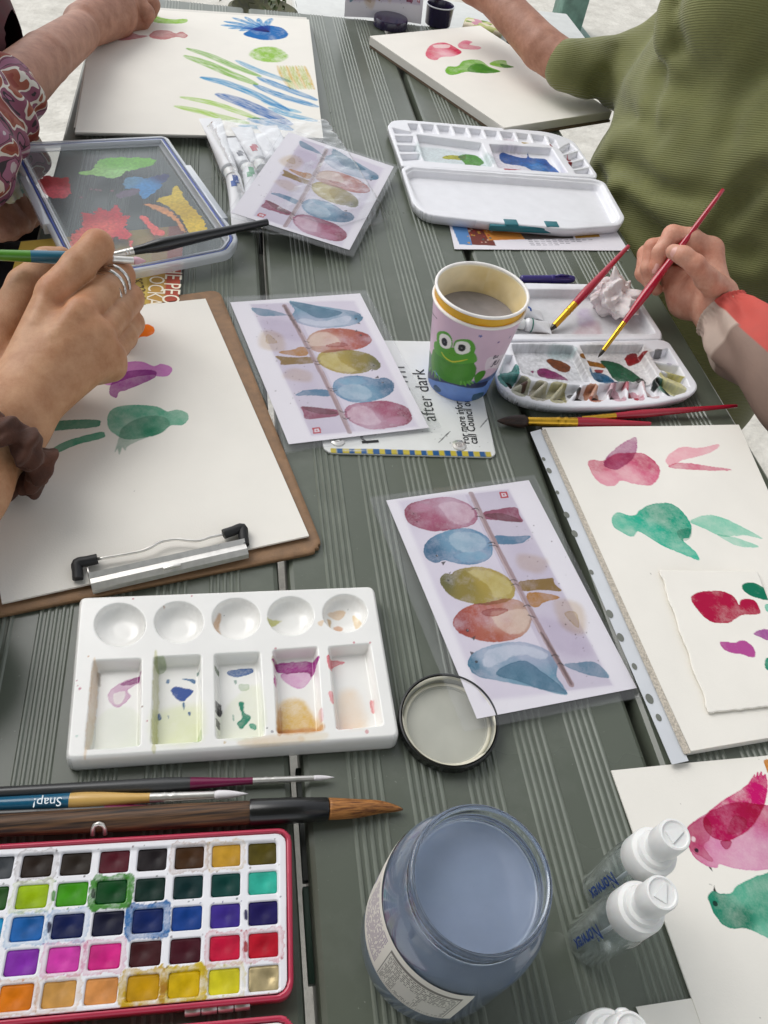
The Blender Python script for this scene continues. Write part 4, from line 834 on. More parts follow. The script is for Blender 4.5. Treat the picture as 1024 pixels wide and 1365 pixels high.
            cv.dot(zz([(x, y)])[0], r, c if len(c) > 4 else '#333333', a=.8)
    relief('tray', fr, P, .55, M['glazed'], t, hfun=hf, paint=paint, skirt=((.5, -.0022), (.9, -.004), (1.4, -.0125), (1.1, -.0145), (.2, -.0150)))
ceramic()

# ================================================================ pan set in its pink tin
def tin():
    t = thing('watercolour_tin', 'open pink paint tin with rows of square colour pans in a white tray', 'paint set', (*W(190, 1230)[:2], .0005))
    M['tin'] = mat('pink_lacquer', '#b8304c', .3, coat=.4, var=.06, paint=True)
    z = .0125; a, b, c = W(388, 1103, z), W(391, 1330, z), W(0, 1125, z)
    fr = Frame(c, a, z); A, B = fr.loc(a)[0], fr.loc(b)[0]; x1 = A[0]; y1 = A[1]; y0 = B[1]
    x1b = B[0]; x0 = x1-205
    P = rpoly([(x0, y0), (x1b, y0), (x1, y1), (x0, y1)], (6, 8, 8, 6), 8)
    inner = rpoly([(x0+2.2, y0+2.2), (x1b-2.4, y0+2.2), (x1-2.4, y1-2.2), (x0+2.2, y1-2.2)], 6.5, 8)
    relief('case', fr, P, .9, M['tin'], t, hfun=lambda x, y: -.009*ss(0, -.7, sdpoly(x, y, inner)[0])-.0006*ss(-.8, 0, sdpoly(x, y, P)[0]), skirt=((.3, -.001), (.3, -.0105), (-.3, -.0118)))
    # pans: measured rows and columns
    p11 = fr.px([(350, 1136)])[0]; p51 = fr.px([(352, 1303)])[0]; p18 = fr.px([(48, 1152)])[0]; p58 = fr.px([(20, 1329)])[0]
    nc = 9
    rows = [['#3d4145', '#241912', '#241c15', '#4f1420', '#1d181a', '#3b230d', '#b88c2b', '#4c430e'],
            ['#1c4a14', '#8fac08', '#3c8c0e', '#08421a', '#08261f', '#08292a', '#053a35', '#2fa590'],
            ['#1880b0', '#17599c', '#0e1a49', '#10122a', '#0c2158', '#123b82', '#3b2a84', '#1b1450'],
            ['#5b2a8a', '#7c2a9c', '#c93aa0', '#c4257a', '#3b1418', '#40101c', '#b81438', '#ab1226'],
            ['#a8481a', '#cc700c', '#bd8c48', '#cd8a4c', '#b78a0c', '#c6a40a', '#c3b922', '#bcab82']]
    cells = []; pw, ph = (p11-p18)[0]/6/2*.82, abs(p11[1]-p51[1])/4/2*.80
    def cell_c(r, k):      # k = 0 at the right
        top = p11+(p18-p11)*k/6; bot = p51+(p58-p51)*k/6 if False else p51+(p18-p11)*k/6
        return top+(bot-top)*r/4
    tp = Frame(c, a, z-.0009)
    hx = abs(p11[0]-p18[0])/6*.405; hy = abs(p11[1]-p51[1])/4*.40
    for r in range(5):
        for k in range(nc):
            q = cell_c(r, k); cells.append((r, k, q, rpoly([(q[0]-hx, q[1]-hy), (q[0]+hx, q[1]-hy), (q[0]+hx, q[1]+hy), (q[0]-hx, q[1]+hy)], 1.6, 4)))
    stains = {(0, 6): '#5b3a20', (1, 4): '#3f8a1c', (2, 3): '#1f6fa8', (3, 5): '#d05a9a', (3, 4): '#cf4f8a', (4, 3): '#c9a814', (4, 2): '#cdb41a', (4, 5): '#c99a58', (3, 1): '#c9405a', (0, 2): '#9a6a3a', (0, 1): '#c9a860', (2, 5): '#3f8fc0', (1, 6): '#a8b83a', (3, 0): '#c9405a', (4, 1): '#d0c040', (2, 6): '#5aa0c8', (4, 6): '#c98a3a'}
    def paint(cv):
        for r, k, q, C_ in cells:
            s = stains.get((r, k))
            if s:
                g = 1.28 if (r, k) in ((4, 3), (4, 2), (2, 3), (1, 4)) else 1.18
                cv.blob([(q[0]-hx*g, q[1]-hy*g), (q[0], q[1]-hy*g), (q[0]+hx*g, q[1]-hy*g), (q[0]+hx*g, q[1]+hy*g), (q[0], q[1]+hy*g), (q[0]-hx*g, q[1]+hy*g)], s, a=.75 if g > 1.2 else .22, var=1.1, vs=2.5, warp=1.4, ws=1.8, soft=.4, edge=.4)
        rs = np.random.RandomState(11)
        for i in range(90):
            r, k, q, C_ = cells[rs.randint(len(cells))]; c = rows[r][max(0, 7-k)]
            e = rs.rand()*2*PI; cv.dot((q[0]+math.copysign(hx+.3+rs.rand(), math.cos(e))*(1 if rs.rand() < .5 else rs.rand()), q[1]+math.copysign(hy+.3+rs.rand(), math.sin(e))), .2+.35*rs.rand(), c, a=.85)
        for (r, k, o) in ((2, 0, 1), (3, 0, 1), (1, 5, 1), (2, 5, 1), (1, 4, -1)):
            q = cells[r*nc+k][2]; cv.blob([(q[0]-hx-1.6, q[1]-2), (q[0]-hx-.2, q[1]-2.4), (q[0]-hx-.2, q[1]+1.5), (q[0]-hx-1.7, q[1]+2)], rows[r][7-k], a=.9, soft=.3)
    def hf(x, y):
        h = wells(fr, [(C_, .0030, .9) for r, k, q, C_ in cells], x, y)
        o = rpoly([(x0+6, y0+5.0), (x1b-6.2, y0+5.0), (x1-6.2, y1-5.2), (x0+6, y1-5.2)], 5, 6); return h-.0011*ss(0, -1.4, sdpoly(x, y, o)[0])
    tin_in = rpoly([(x0+2.6, y0+2.6), (x1b-2.8, y0+2.6), (x1-2.8, y1-2.6), (x0+2.6, y1-2.6)], 6.2, 8)
    relief('tray', tp, tin_in, .5, M['plastic'], t, hfun=hf, paint=paint, skirt=((0, -.0015),), bottom=False)
    for r, k, q, C_ in cells:
        i = 7-k; col = rows[r][i] if i >= 0 else ['#6b6f73', '#2f6a20', '#2fa0b8', '#3a2a7a', '#8a2f18'][r]
        met = (r, k) == (4, 0)
        key = 'pan_%d_%d' % (r, k); M[key] = mat('dried_paint', col, .42 if not met else .35, var=.22, vscale=120, bump=.08, bscale=220, metal=.55 if met else 0, spec=.16)
        rs = np.random.RandomState(r*20+k); dx, dy = rs.randn(2)*1.0
        CC = (C_-q)*.955+q
        relief('paint_pan', Frame(c, a, z-.0030), CC, .9, M[key], t, hfun=lambda x, y, q=q, dx=dx, dy=dy: -.0008*np.exp(-((x-q[0]-dx)**2+(y-q[1]-dy)**2)/9)+.00025*(fbm(x/2+dx, y/2+dy, 3)-.5), skirt=((0, -.0012),), bottom=False)
    # catch on the far edge, hinge on the near edge
    p = fr.px([(131, 1107)])[0]
    obj('catch', *tube([fr.wor(p+o, z+h)[0] for o, h in (((-3.2, -1), -.004), ((-3, 1.6), -.001), ((-2, 2.6), .001), ((0, 3), .0018), ((2, 2.6), .001), ((3, 1.6), -.001), ((3.2, -1), -.004))], .0012, 10), M['metal'], t)
    h0, h1 = W(246, 1349, .006), W(334, 1339, .006)
    for k in range(4):
        u = lambda s: h0+(h1-h0)*s
        obj('hinge_knuckle', *tube([u(k/4+.008), u(k/4+.02), u((k+1)/4-.02), u((k+1)/4-.008)], [.0020, .0023, .0023, .0020], 14), M['metal'], t, sharp=50)
    # lid of the tin folded open towards the viewer
    zl = .0125; fl = Frame(W(240, 1365, zl), W(385, 1352, zl), zl); e = fl.px([(392, 1352)])[0]
    Q = [(e[0]-205, e[1]), (e[0], e[1]), (e[0], e[1]-80), (e[0]-205, e[1]-80)]; PL = rpoly(Q, 8, 8); IL = rpoly([(Q[0][0]+2, Q[0][1]-2.2), (Q[1][0]-2.2, Q[1][1]-2.2), (Q[2][0]-2.2, Q[2][1]+2), (Q[3][0]+2, Q[3][1]+2)], 6.5, 8)
    lid = relief('lid', fl, PL, .9, M['tin'], t, hfun=lambda x, y: -.009*ss(0, -.8, sdpoly(x, y, IL)[0]), skirt=((.3, -.001), (.3, -.0105), (-.3, -.0118)))
    I2 = rpoly([(Q[0][0]+2.5, Q[0][1]-2.7), (Q[1][0]-2.7, Q[1][1]-2.7), (Q[2][0]-2.7, Q[2][1]+2.5), (Q[3][0]+2.5, Q[3][1]+2.5)], 6.2, 8); I3 = rpoly([(Q[0][0]+9, Q[0][1]-7), (Q[1][0]-7, Q[1][1]-7), (Q[2][0]-7, Q[2][1]+7), (Q[3][0]+9, Q[3][1]+7)], 5, 8)
    relief('mixing_tray', Frame(W(240, 1365, zl), W(385, 1352, zl), zl-.0008), I2, 1., M['plastic'], lid, hfun=lambda x, y: -.004*ss(0, -3, sdpoly(x, y, I3)[0]), skirt=((0, -.001),), bottom=False)
tin()

# ================================================================ folding palettes
M['teal'] = mat('teal_plastic', '#176a74', .35)
def upper_palette():
    t = thing('folding_palette', 'open white folding palette with green and blue puddles beyond the frog cup', 'palette', (*W(680, 235)[:2], .0025))
    z = .0135; fr = Frame(W(537, 222, z), W(794, 237, z), z); zz = lambda pts: fr.pz(510, 140, .3223, pts)
    P = rpoly(zz([(82, 252), (22, 85), (40, 64), (90, 60), (690, 110), (790, 145), (888, 285), (885, 300)]), (4, 4, 5, 8, 18, 14, 4, 3), 6)
    ws = [(rpoly(zz([(140, 120), (412, 156), (462, 256), (172, 232)]), 3), .009, 3), (rpoly(zz([(440, 160), (700, 176), (770, 282), (478, 260)]), 3), .009, 3)]
    tops = [(98, 72), (152, 74), (218, 78), (284, 84), (350, 92), (414, 98), (480, 104), (546, 110), (608, 116), (676, 124), (720, 140)]
    for i in range(len(tops)-1):
        (ax, ay), (bx, by) = tops[i], tops[i+1]; dy = 48
        ws.append((rpoly(zz([(ax+5, ay+3), (bx-5, by+3), (bx+14, by+dy-6), (ax+22, ay+dy-6)]), 1.5), .007, 2.2))
    for a, b in ((0, 1), (1, 2), (2, 3), (3, 4)):
        L0 = [(36, 88), (46, 122), (56, 160), (68, 198), (80, 236)]; R0 = [(128, 118), (132, 124), (146, 164), (158, 198), (168, 230)]
        ws.append((rpoly(zz([(L0[a][0]+4, L0[a][1]+4), (R0[a][0]-4, R0[a][1]+(4 if a else -6)), (R0[b][0]-4, R0[b][1]-4), (L0[b][0]+4, L0[b][1]-4)]), 1.5), .007, 2.2))
    for a in range(4):
        L0 = [(722, 178), (742, 206), (764, 238), (784, 268), (796, 288)]; R0 = [(778, 152), (812, 188), (836, 222), (860, 256), (876, 290)]
        ws.append((rpoly(zz([(L0[a][0]+5, L0[a][1]+3), (R0[a][0]-3, R0[a][1]+3), (R0[a+1][0]-5, R0[a+1][1]-3), (L0[a+1][0]+5, L0[a+1][1]-4)]), 1.5), .007, 2.2))
    def paint(cv):
        b = lambda pts, c, **k: cv.blob(zz(pts), c, **{**dict(edge=.2, var=.25, soft=.5, warp=.9, a=1.25, gain=.95, cvar=.5), **k})
        b([(150, 150), (300, 160), (440, 200), (450, 245), (180, 225)], '#c4dad6', a=.5, soft=4, edge=0); b([(460, 180), (560, 165), (760, 270), (490, 255)], '#dcd3dd', a=.5, soft=4, edge=0)
        b([(255, 186), (290, 178), (330, 182), (350, 176), (345, 198), (300, 196), (262, 194)], '#cfc62f'); b([(320, 186), (345, 176), (390, 180), (425, 206), (415, 220), (380, 236), (350, 234), (345, 212)], '#5aa51c', a=1.)
        b([(490, 180), (505, 168), (540, 180), (600, 192), (608, 174), (620, 190), (680, 196), (700, 216), (735, 245), (740, 268), (700, 270), (640, 250), (590, 225), (520, 215), (495, 200)], '#2f86cd', a=1., cols=[(zz([(520, 190)])[0], '#1660a8'), (zz([(610, 200)])[0], '#1c66b4'), (zz([(650, 225)])[0], '#4a9bdc'), (zz([(720, 250)])[0], '#2a74c0'), (zz([(690, 215)])[0], '#1a5aa5')])
        b([(500, 262), (520, 252), (565, 252), (588, 264), (560, 268), (510, 268)], '#b8143f', a=1.); b([(568, 145), (590, 140), (606, 155), (585, 160)], '#cbb068'); b([(655, 268), (690, 268), (688, 276), (660, 274)], '#6f8f3f'); b([(768, 236), (782, 236), (790, 246), (775, 248)], '#9a1f2a'); b([(765, 205), (785, 206), (782, 212)], '#c04a5a'); b([(500, 118), (540, 122), (545, 145), (505, 140)], '#eadfe2', a=.8); b([(690, 162), (712, 165), (700, 172)], '#b06a6a')
    relief('base', fr, P, .8, M['plastic'], t, hfun=lambda x, y: wells(fr, ws, x, y)-.0008*ss(-1, 0, sdpoly(x, y, P)[0]), paint=paint, skirt=((.3, -.001), (.2, -.003), (-.6, -.0105)))
    z2 = .0135; f2 = Frame(W(537, 222, z2), W(794, 237, z2), z2); z2z = lambda pts: f2.pz(510, 140, .3223, pts)
    P2 = rpoly(z2z([(80, 262), (100, 250), (880, 304), (920, 318), (1004, 465), (985, 496), (770, 512), (440, 482), (180, 452), (128, 408)]), (3, 4, 5, 9, 8, 8, 12, 12, 14, 8), 6)
    I2 = rpoly(z2z([(100, 276), (125, 262), (880, 318), (905, 328), (975, 462), (960, 482), (190, 428), (150, 392)]), (3, 4, 5, 9, 6, 6, 12, 8), 6)
    M2 = rpoly(z2z([(94, 272), (120, 258), (880, 313), (910, 325), (983, 464), (966, 488), (180, 436), (142, 396)]), (3, 4, 5, 9, 6, 6, 12, 8), 6)
    relief('lid', f2, P2, .9, M['plastic'], t, hfun=lambda x, y: -.0022*ss(0, -.6, sdpoly(x, y, M2)[0])-.0075*ss(0, -4, sdpoly(x, y, I2)[0])-.0007*ss(-.8, 0, sdpoly(x, y, P2)[0]), skirt=((.3, -.001), (.3, -.004), (-1.2, -.011)), paint=lambda cv: cv.dot(z2z([(540, 392)])[0], .8, '#ffffff'))
    a, b = W(652, 301, .009), W(760, 306, .009); d = (b-a)/np.linalg.norm(b-a); n = np.array([-d[1], d[0], 0])
    V, F = box(0, np.linalg.norm(b-a), -.0045, .0, -.004, .003, .001); V = a+V[:, :1]*d+V[:, 1:2]*n+V[:, 2:]*np.array([0, 0, 1]); cl = obj('clasp', V, F, M['teal'], t, sharp=40)
    for s in (.18, .68):
        V, F = box(0, .016, -.004, .008, .002, .0052, .0008); V = a+(V[:, :1]+s*np.linalg.norm(b-a))*d+V[:, 1:2]*n+V[:, 2:]*np.array([0, 0, 1]); obj('tab', V, F, M['teal'], cl, sharp=40)
upper_palette()
def lower_palette():
    t = thing('folding_palette', 'stained white fan-shaped folding palette with a green puddle beside the frog cup', 'palette', (*W(790, 460)[:2], .001))
    z = .0125; fr = Frame(W(682, 453, z), W(885, 455, z), z); zz = lambda pts: fr.pz(660, 340, .2734, pts)
    P = rpoly(zz([(60, 425), (815, 412), (850, 425), (985, 625), (985, 655), (950, 685), (800, 720), (600, 738), (340, 740), (200, 722), (90, 690), (15, 630), (0, 580), (40, 470)]), (3, 3, 6, 8, 5, 8, 14, 14, 14, 14, 12, 8, 8, 8), 5)
    ws = [(rpoly(zz([(80, 432), (385, 440), (472, 622), (200, 598), (130, 575), (88, 470)]), 3), .008, 2.5), (rpoly(zz([(410, 438), (730, 436), (720, 470), (795, 590), (770, 612), (500, 620)]), 3), .008, 2.5)]
    inn = [(92, 480), (118, 575), (178, 606), (258, 616), (344, 622), (430, 628), (506, 622), (578, 616), (648, 606), (718, 600), (776, 590)]
    outr = [(48, 478), (10, 585), (72, 662), (168, 696), (266, 712), (362, 716), (456, 716), (548, 712), (642, 708), (738, 702), (835, 690)]
    for i in range(10):
        q = np.array([inn[i], inn[i+1], outr[i+1], outr[i]], float); cc = q.mean(0); ws.append((rpoly(zz(cc+(q-cc)*.86), 1.6), .0085, 2.))
    R_in = [(742, 470), (765, 516), (795, 560), (815, 590)]; R_out = [(850, 448), (905, 540), (940, 600), (965, 652)]
    for i in range(3):
        q = np.array([R_in[i], R_out[i], R_out[i+1], R_in[i+1]], float); cc = q.mean(0); ws.append((rpoly(zz(cc+(q-cc)*.88), 1.6), .0085, 2.))
    q = np.array([(800, 598), (945, 665), (860, 690), (782, 612)], float); ws.append((rpoly(zz(q), 1.6), .0085, 2.))
    def paint(cv):
        b = lambda pts, c, **k: cv.blob(zz(pts), c, **{**dict(edge=.2, var=.35, soft=.5, warp=.9, a=1.2, gain=.95, cvar=.5), **k})
        b([(85, 440), (380, 445), (460, 610), (200, 595)], '#cfd0cf', a=.7, soft=4, edge=0, var=.6); b([(415, 440), (730, 440), (790, 590), (500, 615)], '#d9d2c9', a=.6, soft=4, edge=0, var=.6); b([(270, 440), (385, 445), (390, 470), (300, 480)], '#9fc4bf', a=.5, soft=3)
        b([(262, 484), (285, 475), (340, 488), (378, 510), (375, 535), (340, 538), (300, 520)], '#8a4a10', a=1.); b([(185, 536), (200, 530), (198, 546)], '#a03a78'); b([(217, 532), (250, 520), (300, 536), (362, 570), (365, 590), (320, 590), (260, 568), (225, 556)], '#9c2272', a=.95)
        b([(415, 480), (470, 484), (540, 500), (550, 520), (480, 510), (430, 505)], '#a87426'); b([(528, 490), (560, 484), (620, 500), (715, 560), (715, 580), (640, 590), (590, 570), (560, 525)], '#0b6a4a', a=1.); b([(460, 550), (510, 540), (570, 560), (605, 600), (600, 620), (520, 622), (480, 600)], '#0d6f96', a=1.); b([(500, 528), (540, 530), (530, 545), (505, 540)], '#b0555a'); b([(648, 470), (670, 452), (700, 448), (715, 470), (745, 466), (730, 485), (700, 500), (670, 510), (655, 495)], '#a80f26', a=1.); b([(705, 575), (730, 570), (750, 590), (735, 604), (712, 596)], '#22302f', a=.95)
        b([(14, 590), (95, 530), (118, 572), (75, 632), (45, 640)], '#3a8f86', a=.9); b([(80, 660), (120, 590), (175, 610), (150, 690)], '#a7a67a', a=.8); b([(120, 605), (160, 615), (150, 640), (130, 635)], '#6d2f20', a=.9); b([(172, 695), (190, 620), (255, 622), (255, 705)], '#b0a984', a=.8); b([(270, 710), (275, 625), (350, 630), (350, 712)], '#b9b276', a=.8); b([(330, 640), (352, 630), (350, 712), (335, 712)], '#cdc05a', a=.6); b([(400, 650), (420, 648), (418, 706), (400, 700)], '#2b2722', a=.95); b([(366, 652), (405, 645), (402, 658), (370, 664)], '#3a332c', a=.8); b([(445, 640), (500, 632), (525, 705), (470, 712)], '#c98a5a', a=.85); b([(460, 690), (520, 680), (525, 708), (470, 712)], '#c4652f', a=.8)
        b([(560, 630), (600, 625), (640, 706), (560, 700)], '#d9a4ae', a=.8); b([(555, 660), (585, 655), (590, 690), (560, 690)], '#33262a', a=.7); b([(630, 625), (655, 620), (700, 700), (675, 700)], '#c02348', a=.9); b([(650, 650), (700, 640), (730, 700), (690, 705)], '#d98a9a', a=.7); b([(715, 620), (740, 615), (800, 690), (750, 690)], '#d9b2ae', a=.6)
        b([(780, 600), (810, 600), (850, 640), (890, 670), (860, 690), (810, 660)], '#1f6a4e', a=.9); b([(776, 602), (800, 600), (815, 620), (800, 640), (780, 630)], '#0f2420', a=1.); b([(820, 650), (850, 660), (870, 680), (840, 686)], '#143a2e', a=.9)
        b([(790, 525), (880, 570), (925, 590), (900, 600), (830, 570)], '#cfc560', a=.8); b([(800, 575), (830, 580), (935, 650), (890, 655), (820, 610)], '#c9c268', a=.75); b([(775, 490), (800, 485), (820, 505), (795, 508)], '#4a4450', a=.9); b([(820, 495), (850, 500), (865, 530), (840, 530)], '#b4a8c0', a=.7); b([(780, 460), (820, 462), (815, 475), (785, 472)], '#3a3a36', a=.8)
    def hf(x, y): return wells(fr, ws, x, y)-.0007*ss(-1, 0, sdpoly(x, y, P)[0])
    relief('base', fr, P, .6, M['plastic'], t, hfun=hf, paint=paint, skirt=((.3, -.001), (0, -.004), (-3.2, -.0115)))
    for i in range(1, 10):           # rounded bellies of the wells under the rim
        m = zz([(np.array(outr[i])+np.array(outr[i+1]))/2])[0]; cc = zz([(450, 600)])[0]; m = m+(cc-m)/np.linalg.norm(cc-m)*4.6
        V, F = lathe([(.0001, -.0052), (.0022, -.0050), (.0038, -.0035), (.0046, -.001), (.0048, .002)], 18, fr.wor(m, .0062)[0]); obj('well_belly', V, F, M['plastic'], t)
    f2 = Frame(W(682, 449, z), W(883, 451, z), z); z2 = lambda pts: f2.pz(660, 340, .2734, pts)
    P2 = rpoly(z2([(70, 412), (120, 142), (150, 134), (520, 142), (640, 150), (690, 190), (815, 380), (812, 410)]), (3, 5, 6, 10, 18, 12, 6, 3), 6)
    I2 = rpoly(z2([(92, 386), (150, 165), (640, 170), (672, 200), (788, 384)]), (3, 6, 14, 10, 4), 6)
    relief('lid', f2, P2, .9, M['plastic'], t, hfun=lambda x, y: -.009*ss(0, -3, sdpoly(x, y, I2)[0])-.0007*ss(-.8, 0, sdpoly(x, y, P2)[0]), skirt=((.3, -.001), (0, -.004), (-1.5, -.0115)), paint=lambda cv: [cv.blob(z2(p), c, a=.5, soft=4, edge=0, var=.8) for p, c in (([(150, 180), (640, 180), (780, 380), (100, 380)], '#c9c9c6'), ([(420, 240), (470, 230), (500, 300), (430, 310)], '#cbb9d6'), ([(440, 300), (520, 290), (520, 380), (380, 380)], '#dcb9bd'), ([(220, 300), (300, 310), (280, 380), (200, 380)], '#b3a79a'))])
    return t
lower_palette()

# ================================================================ snap-on food-box lid used as a palette
def box_lid():
    t = thing('box_lid', 'clear plastic food-box lid with a blue seal, smeared with thick paint', 'palette', (*W(170, 270)[:2], .006))
    M['clearlid'] = film_mat('cloudy_clear_plastic', (.90, .92, .93), .55, .16, .16, (.62, .68, .70), bump=.2, bscale=60)
    M['lidpaint'] = film_mat('paint_on_plastic', (.92, .94, .95), .30, .22, .34, (.72, .76, .78), paint=True)
    M['lidrim'] = film_mat('clear_rim', (.9, .92, .95), .8, .12, .55, (.78, .82, .88))
    M['seal'] = mat('blue_seal', '#4258a8', .35)
    z = .018; fr = Frame(W(92, 368, z), W(318, 322, z), z)
    P = rpoly(fr.px([(11, 196), (24, 190), (222, 181), (319, 318), (306, 337), (186, 361), (99, 374)]), (9, 5, 10, 9, 8, 20, 10), 7)
    def off(P_, d):
        n = len(P_); tg = np.roll(P_, -1, 0)-np.roll(P_, 1, 0); tg /= np.linalg.norm(tg, axis=1)[:, None]+1e-9; s = np.sign(np.sum(P_[:, 0]*np.roll(P_[:, 1], -1)-np.roll(P_[:, 0], -1)*P_[:, 1])); return P_+s*np.stack([-tg[:, 1], tg[:, 0]], 1)*d
    I_ = off(P, 15); zz = lambda pts: fr.pz(0, 180, .332, pts, z-.004)
    def paint(cv):
        cv.C[:] = lin('#98a2a6')*(1+.25*(fbm(cv.X/14, cv.Y/14, 3)-.5)[:, None])
        b = lambda pts, c, **k: cv.blob(zz(pts), c, **{**dict(edge=.1, soft=1.3, warp=2.6, ws=3, opaque=True, gain=1., cvar=.35), **k, 'var': .12, 'a': 1.5*k.get('a', 1.)})
        b([(150, 188), (165, 165), (195, 153), (240, 165), (270, 162), (278, 195), (280, 228), (240, 244), (190, 236), (160, 215)], '#a80f22', cols=[(zz([(165, 185)])[0], '#8f0a18'), (zz([(225, 215)])[0], '#cf5560'), (zz([(260, 180)])[0], '#a01020')])
        b([(318, 138), (370, 128), (400, 90), (480, 82), (560, 82), (618, 88), (620, 104), (580, 120), (510, 136), (480, 158), (440, 164), (380, 152), (330, 150)], '#6db32f', cols=[(zz([(350, 140)])[0], '#8cc26a'), (zz([(460, 100)])[0], '#5fae28'), (zz([(580, 100)])[0], '#62aa2e'), (zz([(470, 150)])[0], '#92c878')])
        b([(500, 168), (540, 158), (590, 164), (620, 155), (672, 146), (678, 160), (650, 185), (640, 205), (600, 235), (572, 244), (540, 210), (505, 205)], '#1b65a0', a=.9, warp=3, cols=[(zz([(660, 155)])[0], '#12225a'), (zz([(580, 200)])[0], '#2a7db8'), (zz([(520, 180)])[0], '#4a7f9f')]); b([(465, 232), (490, 215), (550, 206), (556, 222), (510, 240), (475, 244)], '#5f5468', a=.8)
        b([(628, 255), (650, 240), (682, 232), (700, 196), (728, 215), (735, 240), (765, 275), (790, 300), (822, 345), (820, 388), (770, 394), (745, 350), (720, 315), (670, 275)], '#c4a40c', cols=[(zz([(700, 220)])[0], '#cbb030'), (zz([(740, 300)])[0], '#b89808'), (zz([(790, 370)])[0], '#cfae10')]); b([(575, 268), (640, 275), (700, 310), (745, 370), (735, 380), (690, 325), (620, 292)], '#d08a52', a=.6)
        b([(300, 380), (330, 360), (325, 310), (345, 300), (375, 304), (400, 285), (440, 294), (468, 272), (490, 310), (515, 318), (500, 360), (530, 395), (500, 410), (460, 400), (440, 430), (470, 450), (420, 460), (300, 460), (285, 410)], '#c8303f', a=.95, warp=4, cols=[(zz([(350, 310)])[0], '#b01a2a'), (zz([(460, 300)])[0], '#b51d30'), (zz([(420, 370)])[0], '#d85a52'), (zz([(400, 430)])[0], '#dd7466'), (zz([(490, 390)])[0], '#c83a45')])
        b([(558, 318), (580, 315), (610, 345), (655, 378), (660, 392), (625, 394), (585, 350)], '#d8605c', a=.85); b([(515, 415), (530, 418), (528, 438), (515, 432)], '#d8605c', a=.8); b([(560, 400), (640, 398), (620, 440), (560, 430)], '#b9a0a0', a=.25, opaque=True)
        for x, y in ((365, 208), (385, 210), (450, 215), (325, 240), (400, 212)): b([(x-10, y), (x, y-5), (x+10, y+2), (x, y+5)], '#8d5a64', a=.5, warp=1)
    pool = relief('panel', fr, off(P, 13), .65, M['lidpaint'], t, hfun=lambda x, y: -.0045-.002*ss(0, -3, sdpoly(x, y, off(P, 13))[0]), paint=paint, skirt=((0, -.006),), bottom=False, alpha=True)
    # moulded rim: outer lip, groove for the seal, inner wall
    n = len(P); rings = [(0, -.008), (-.3, -.002), (.3, 0), (2.2, .0008), (4.2, .0006), (5.0, -.0018), (7.6, -.0018), (8.2, .0005), (9.6, .0004), (10.4, -.003), (13.4, -.0048)]
    V = np.concatenate([fr.wor(off(P, o), z+h) for o, h in rings]); F = [[i*n+j, i*n+(j+1) % n, (i+1)*n+(j+1) % n, (i+1)*n+j] for i in range(len(rings)-1) for j in range(n)]
    obj('rim', V, F, M['lidrim'], t, sharp=60)
    rg = [(5.2, -.0014), (5.7, -.0004), (7.0, -.0004), (7.5, -.0014)]
    V = np.concatenate([fr.wor(off(P, o), z+h) for o, h in rg]); F = [[i*n+j, i*n+(j+1) % n, (i+1)*n+(j+1) % n, (i+1)*n+j] for i in range(3) for j in range(n)]; obj('seal', V, F, M['seal'], t)
    for p, q in (((250, 221), (300, 292)), ((30, 236), (62, 300))):
        a, b = W(*p, z), W(*q, z); c = W(165, 275, z); d = (b-a)/np.linalg.norm(b-a); nn = np.array([-d[1], d[0], 0]); nn *= np.sign(nn@((a+b)/2-c))
        V, F = box(0, np.linalg.norm(b-a), -.004, .0035, -.010, .0012, .001); obj('latch_flap', a+V[:, :1]*d+V[:, 1:2]*nn+V[:, 2:]*np.array([0, 0, 1]), F, M['lidrim'], t, sharp=40)
box_lid()
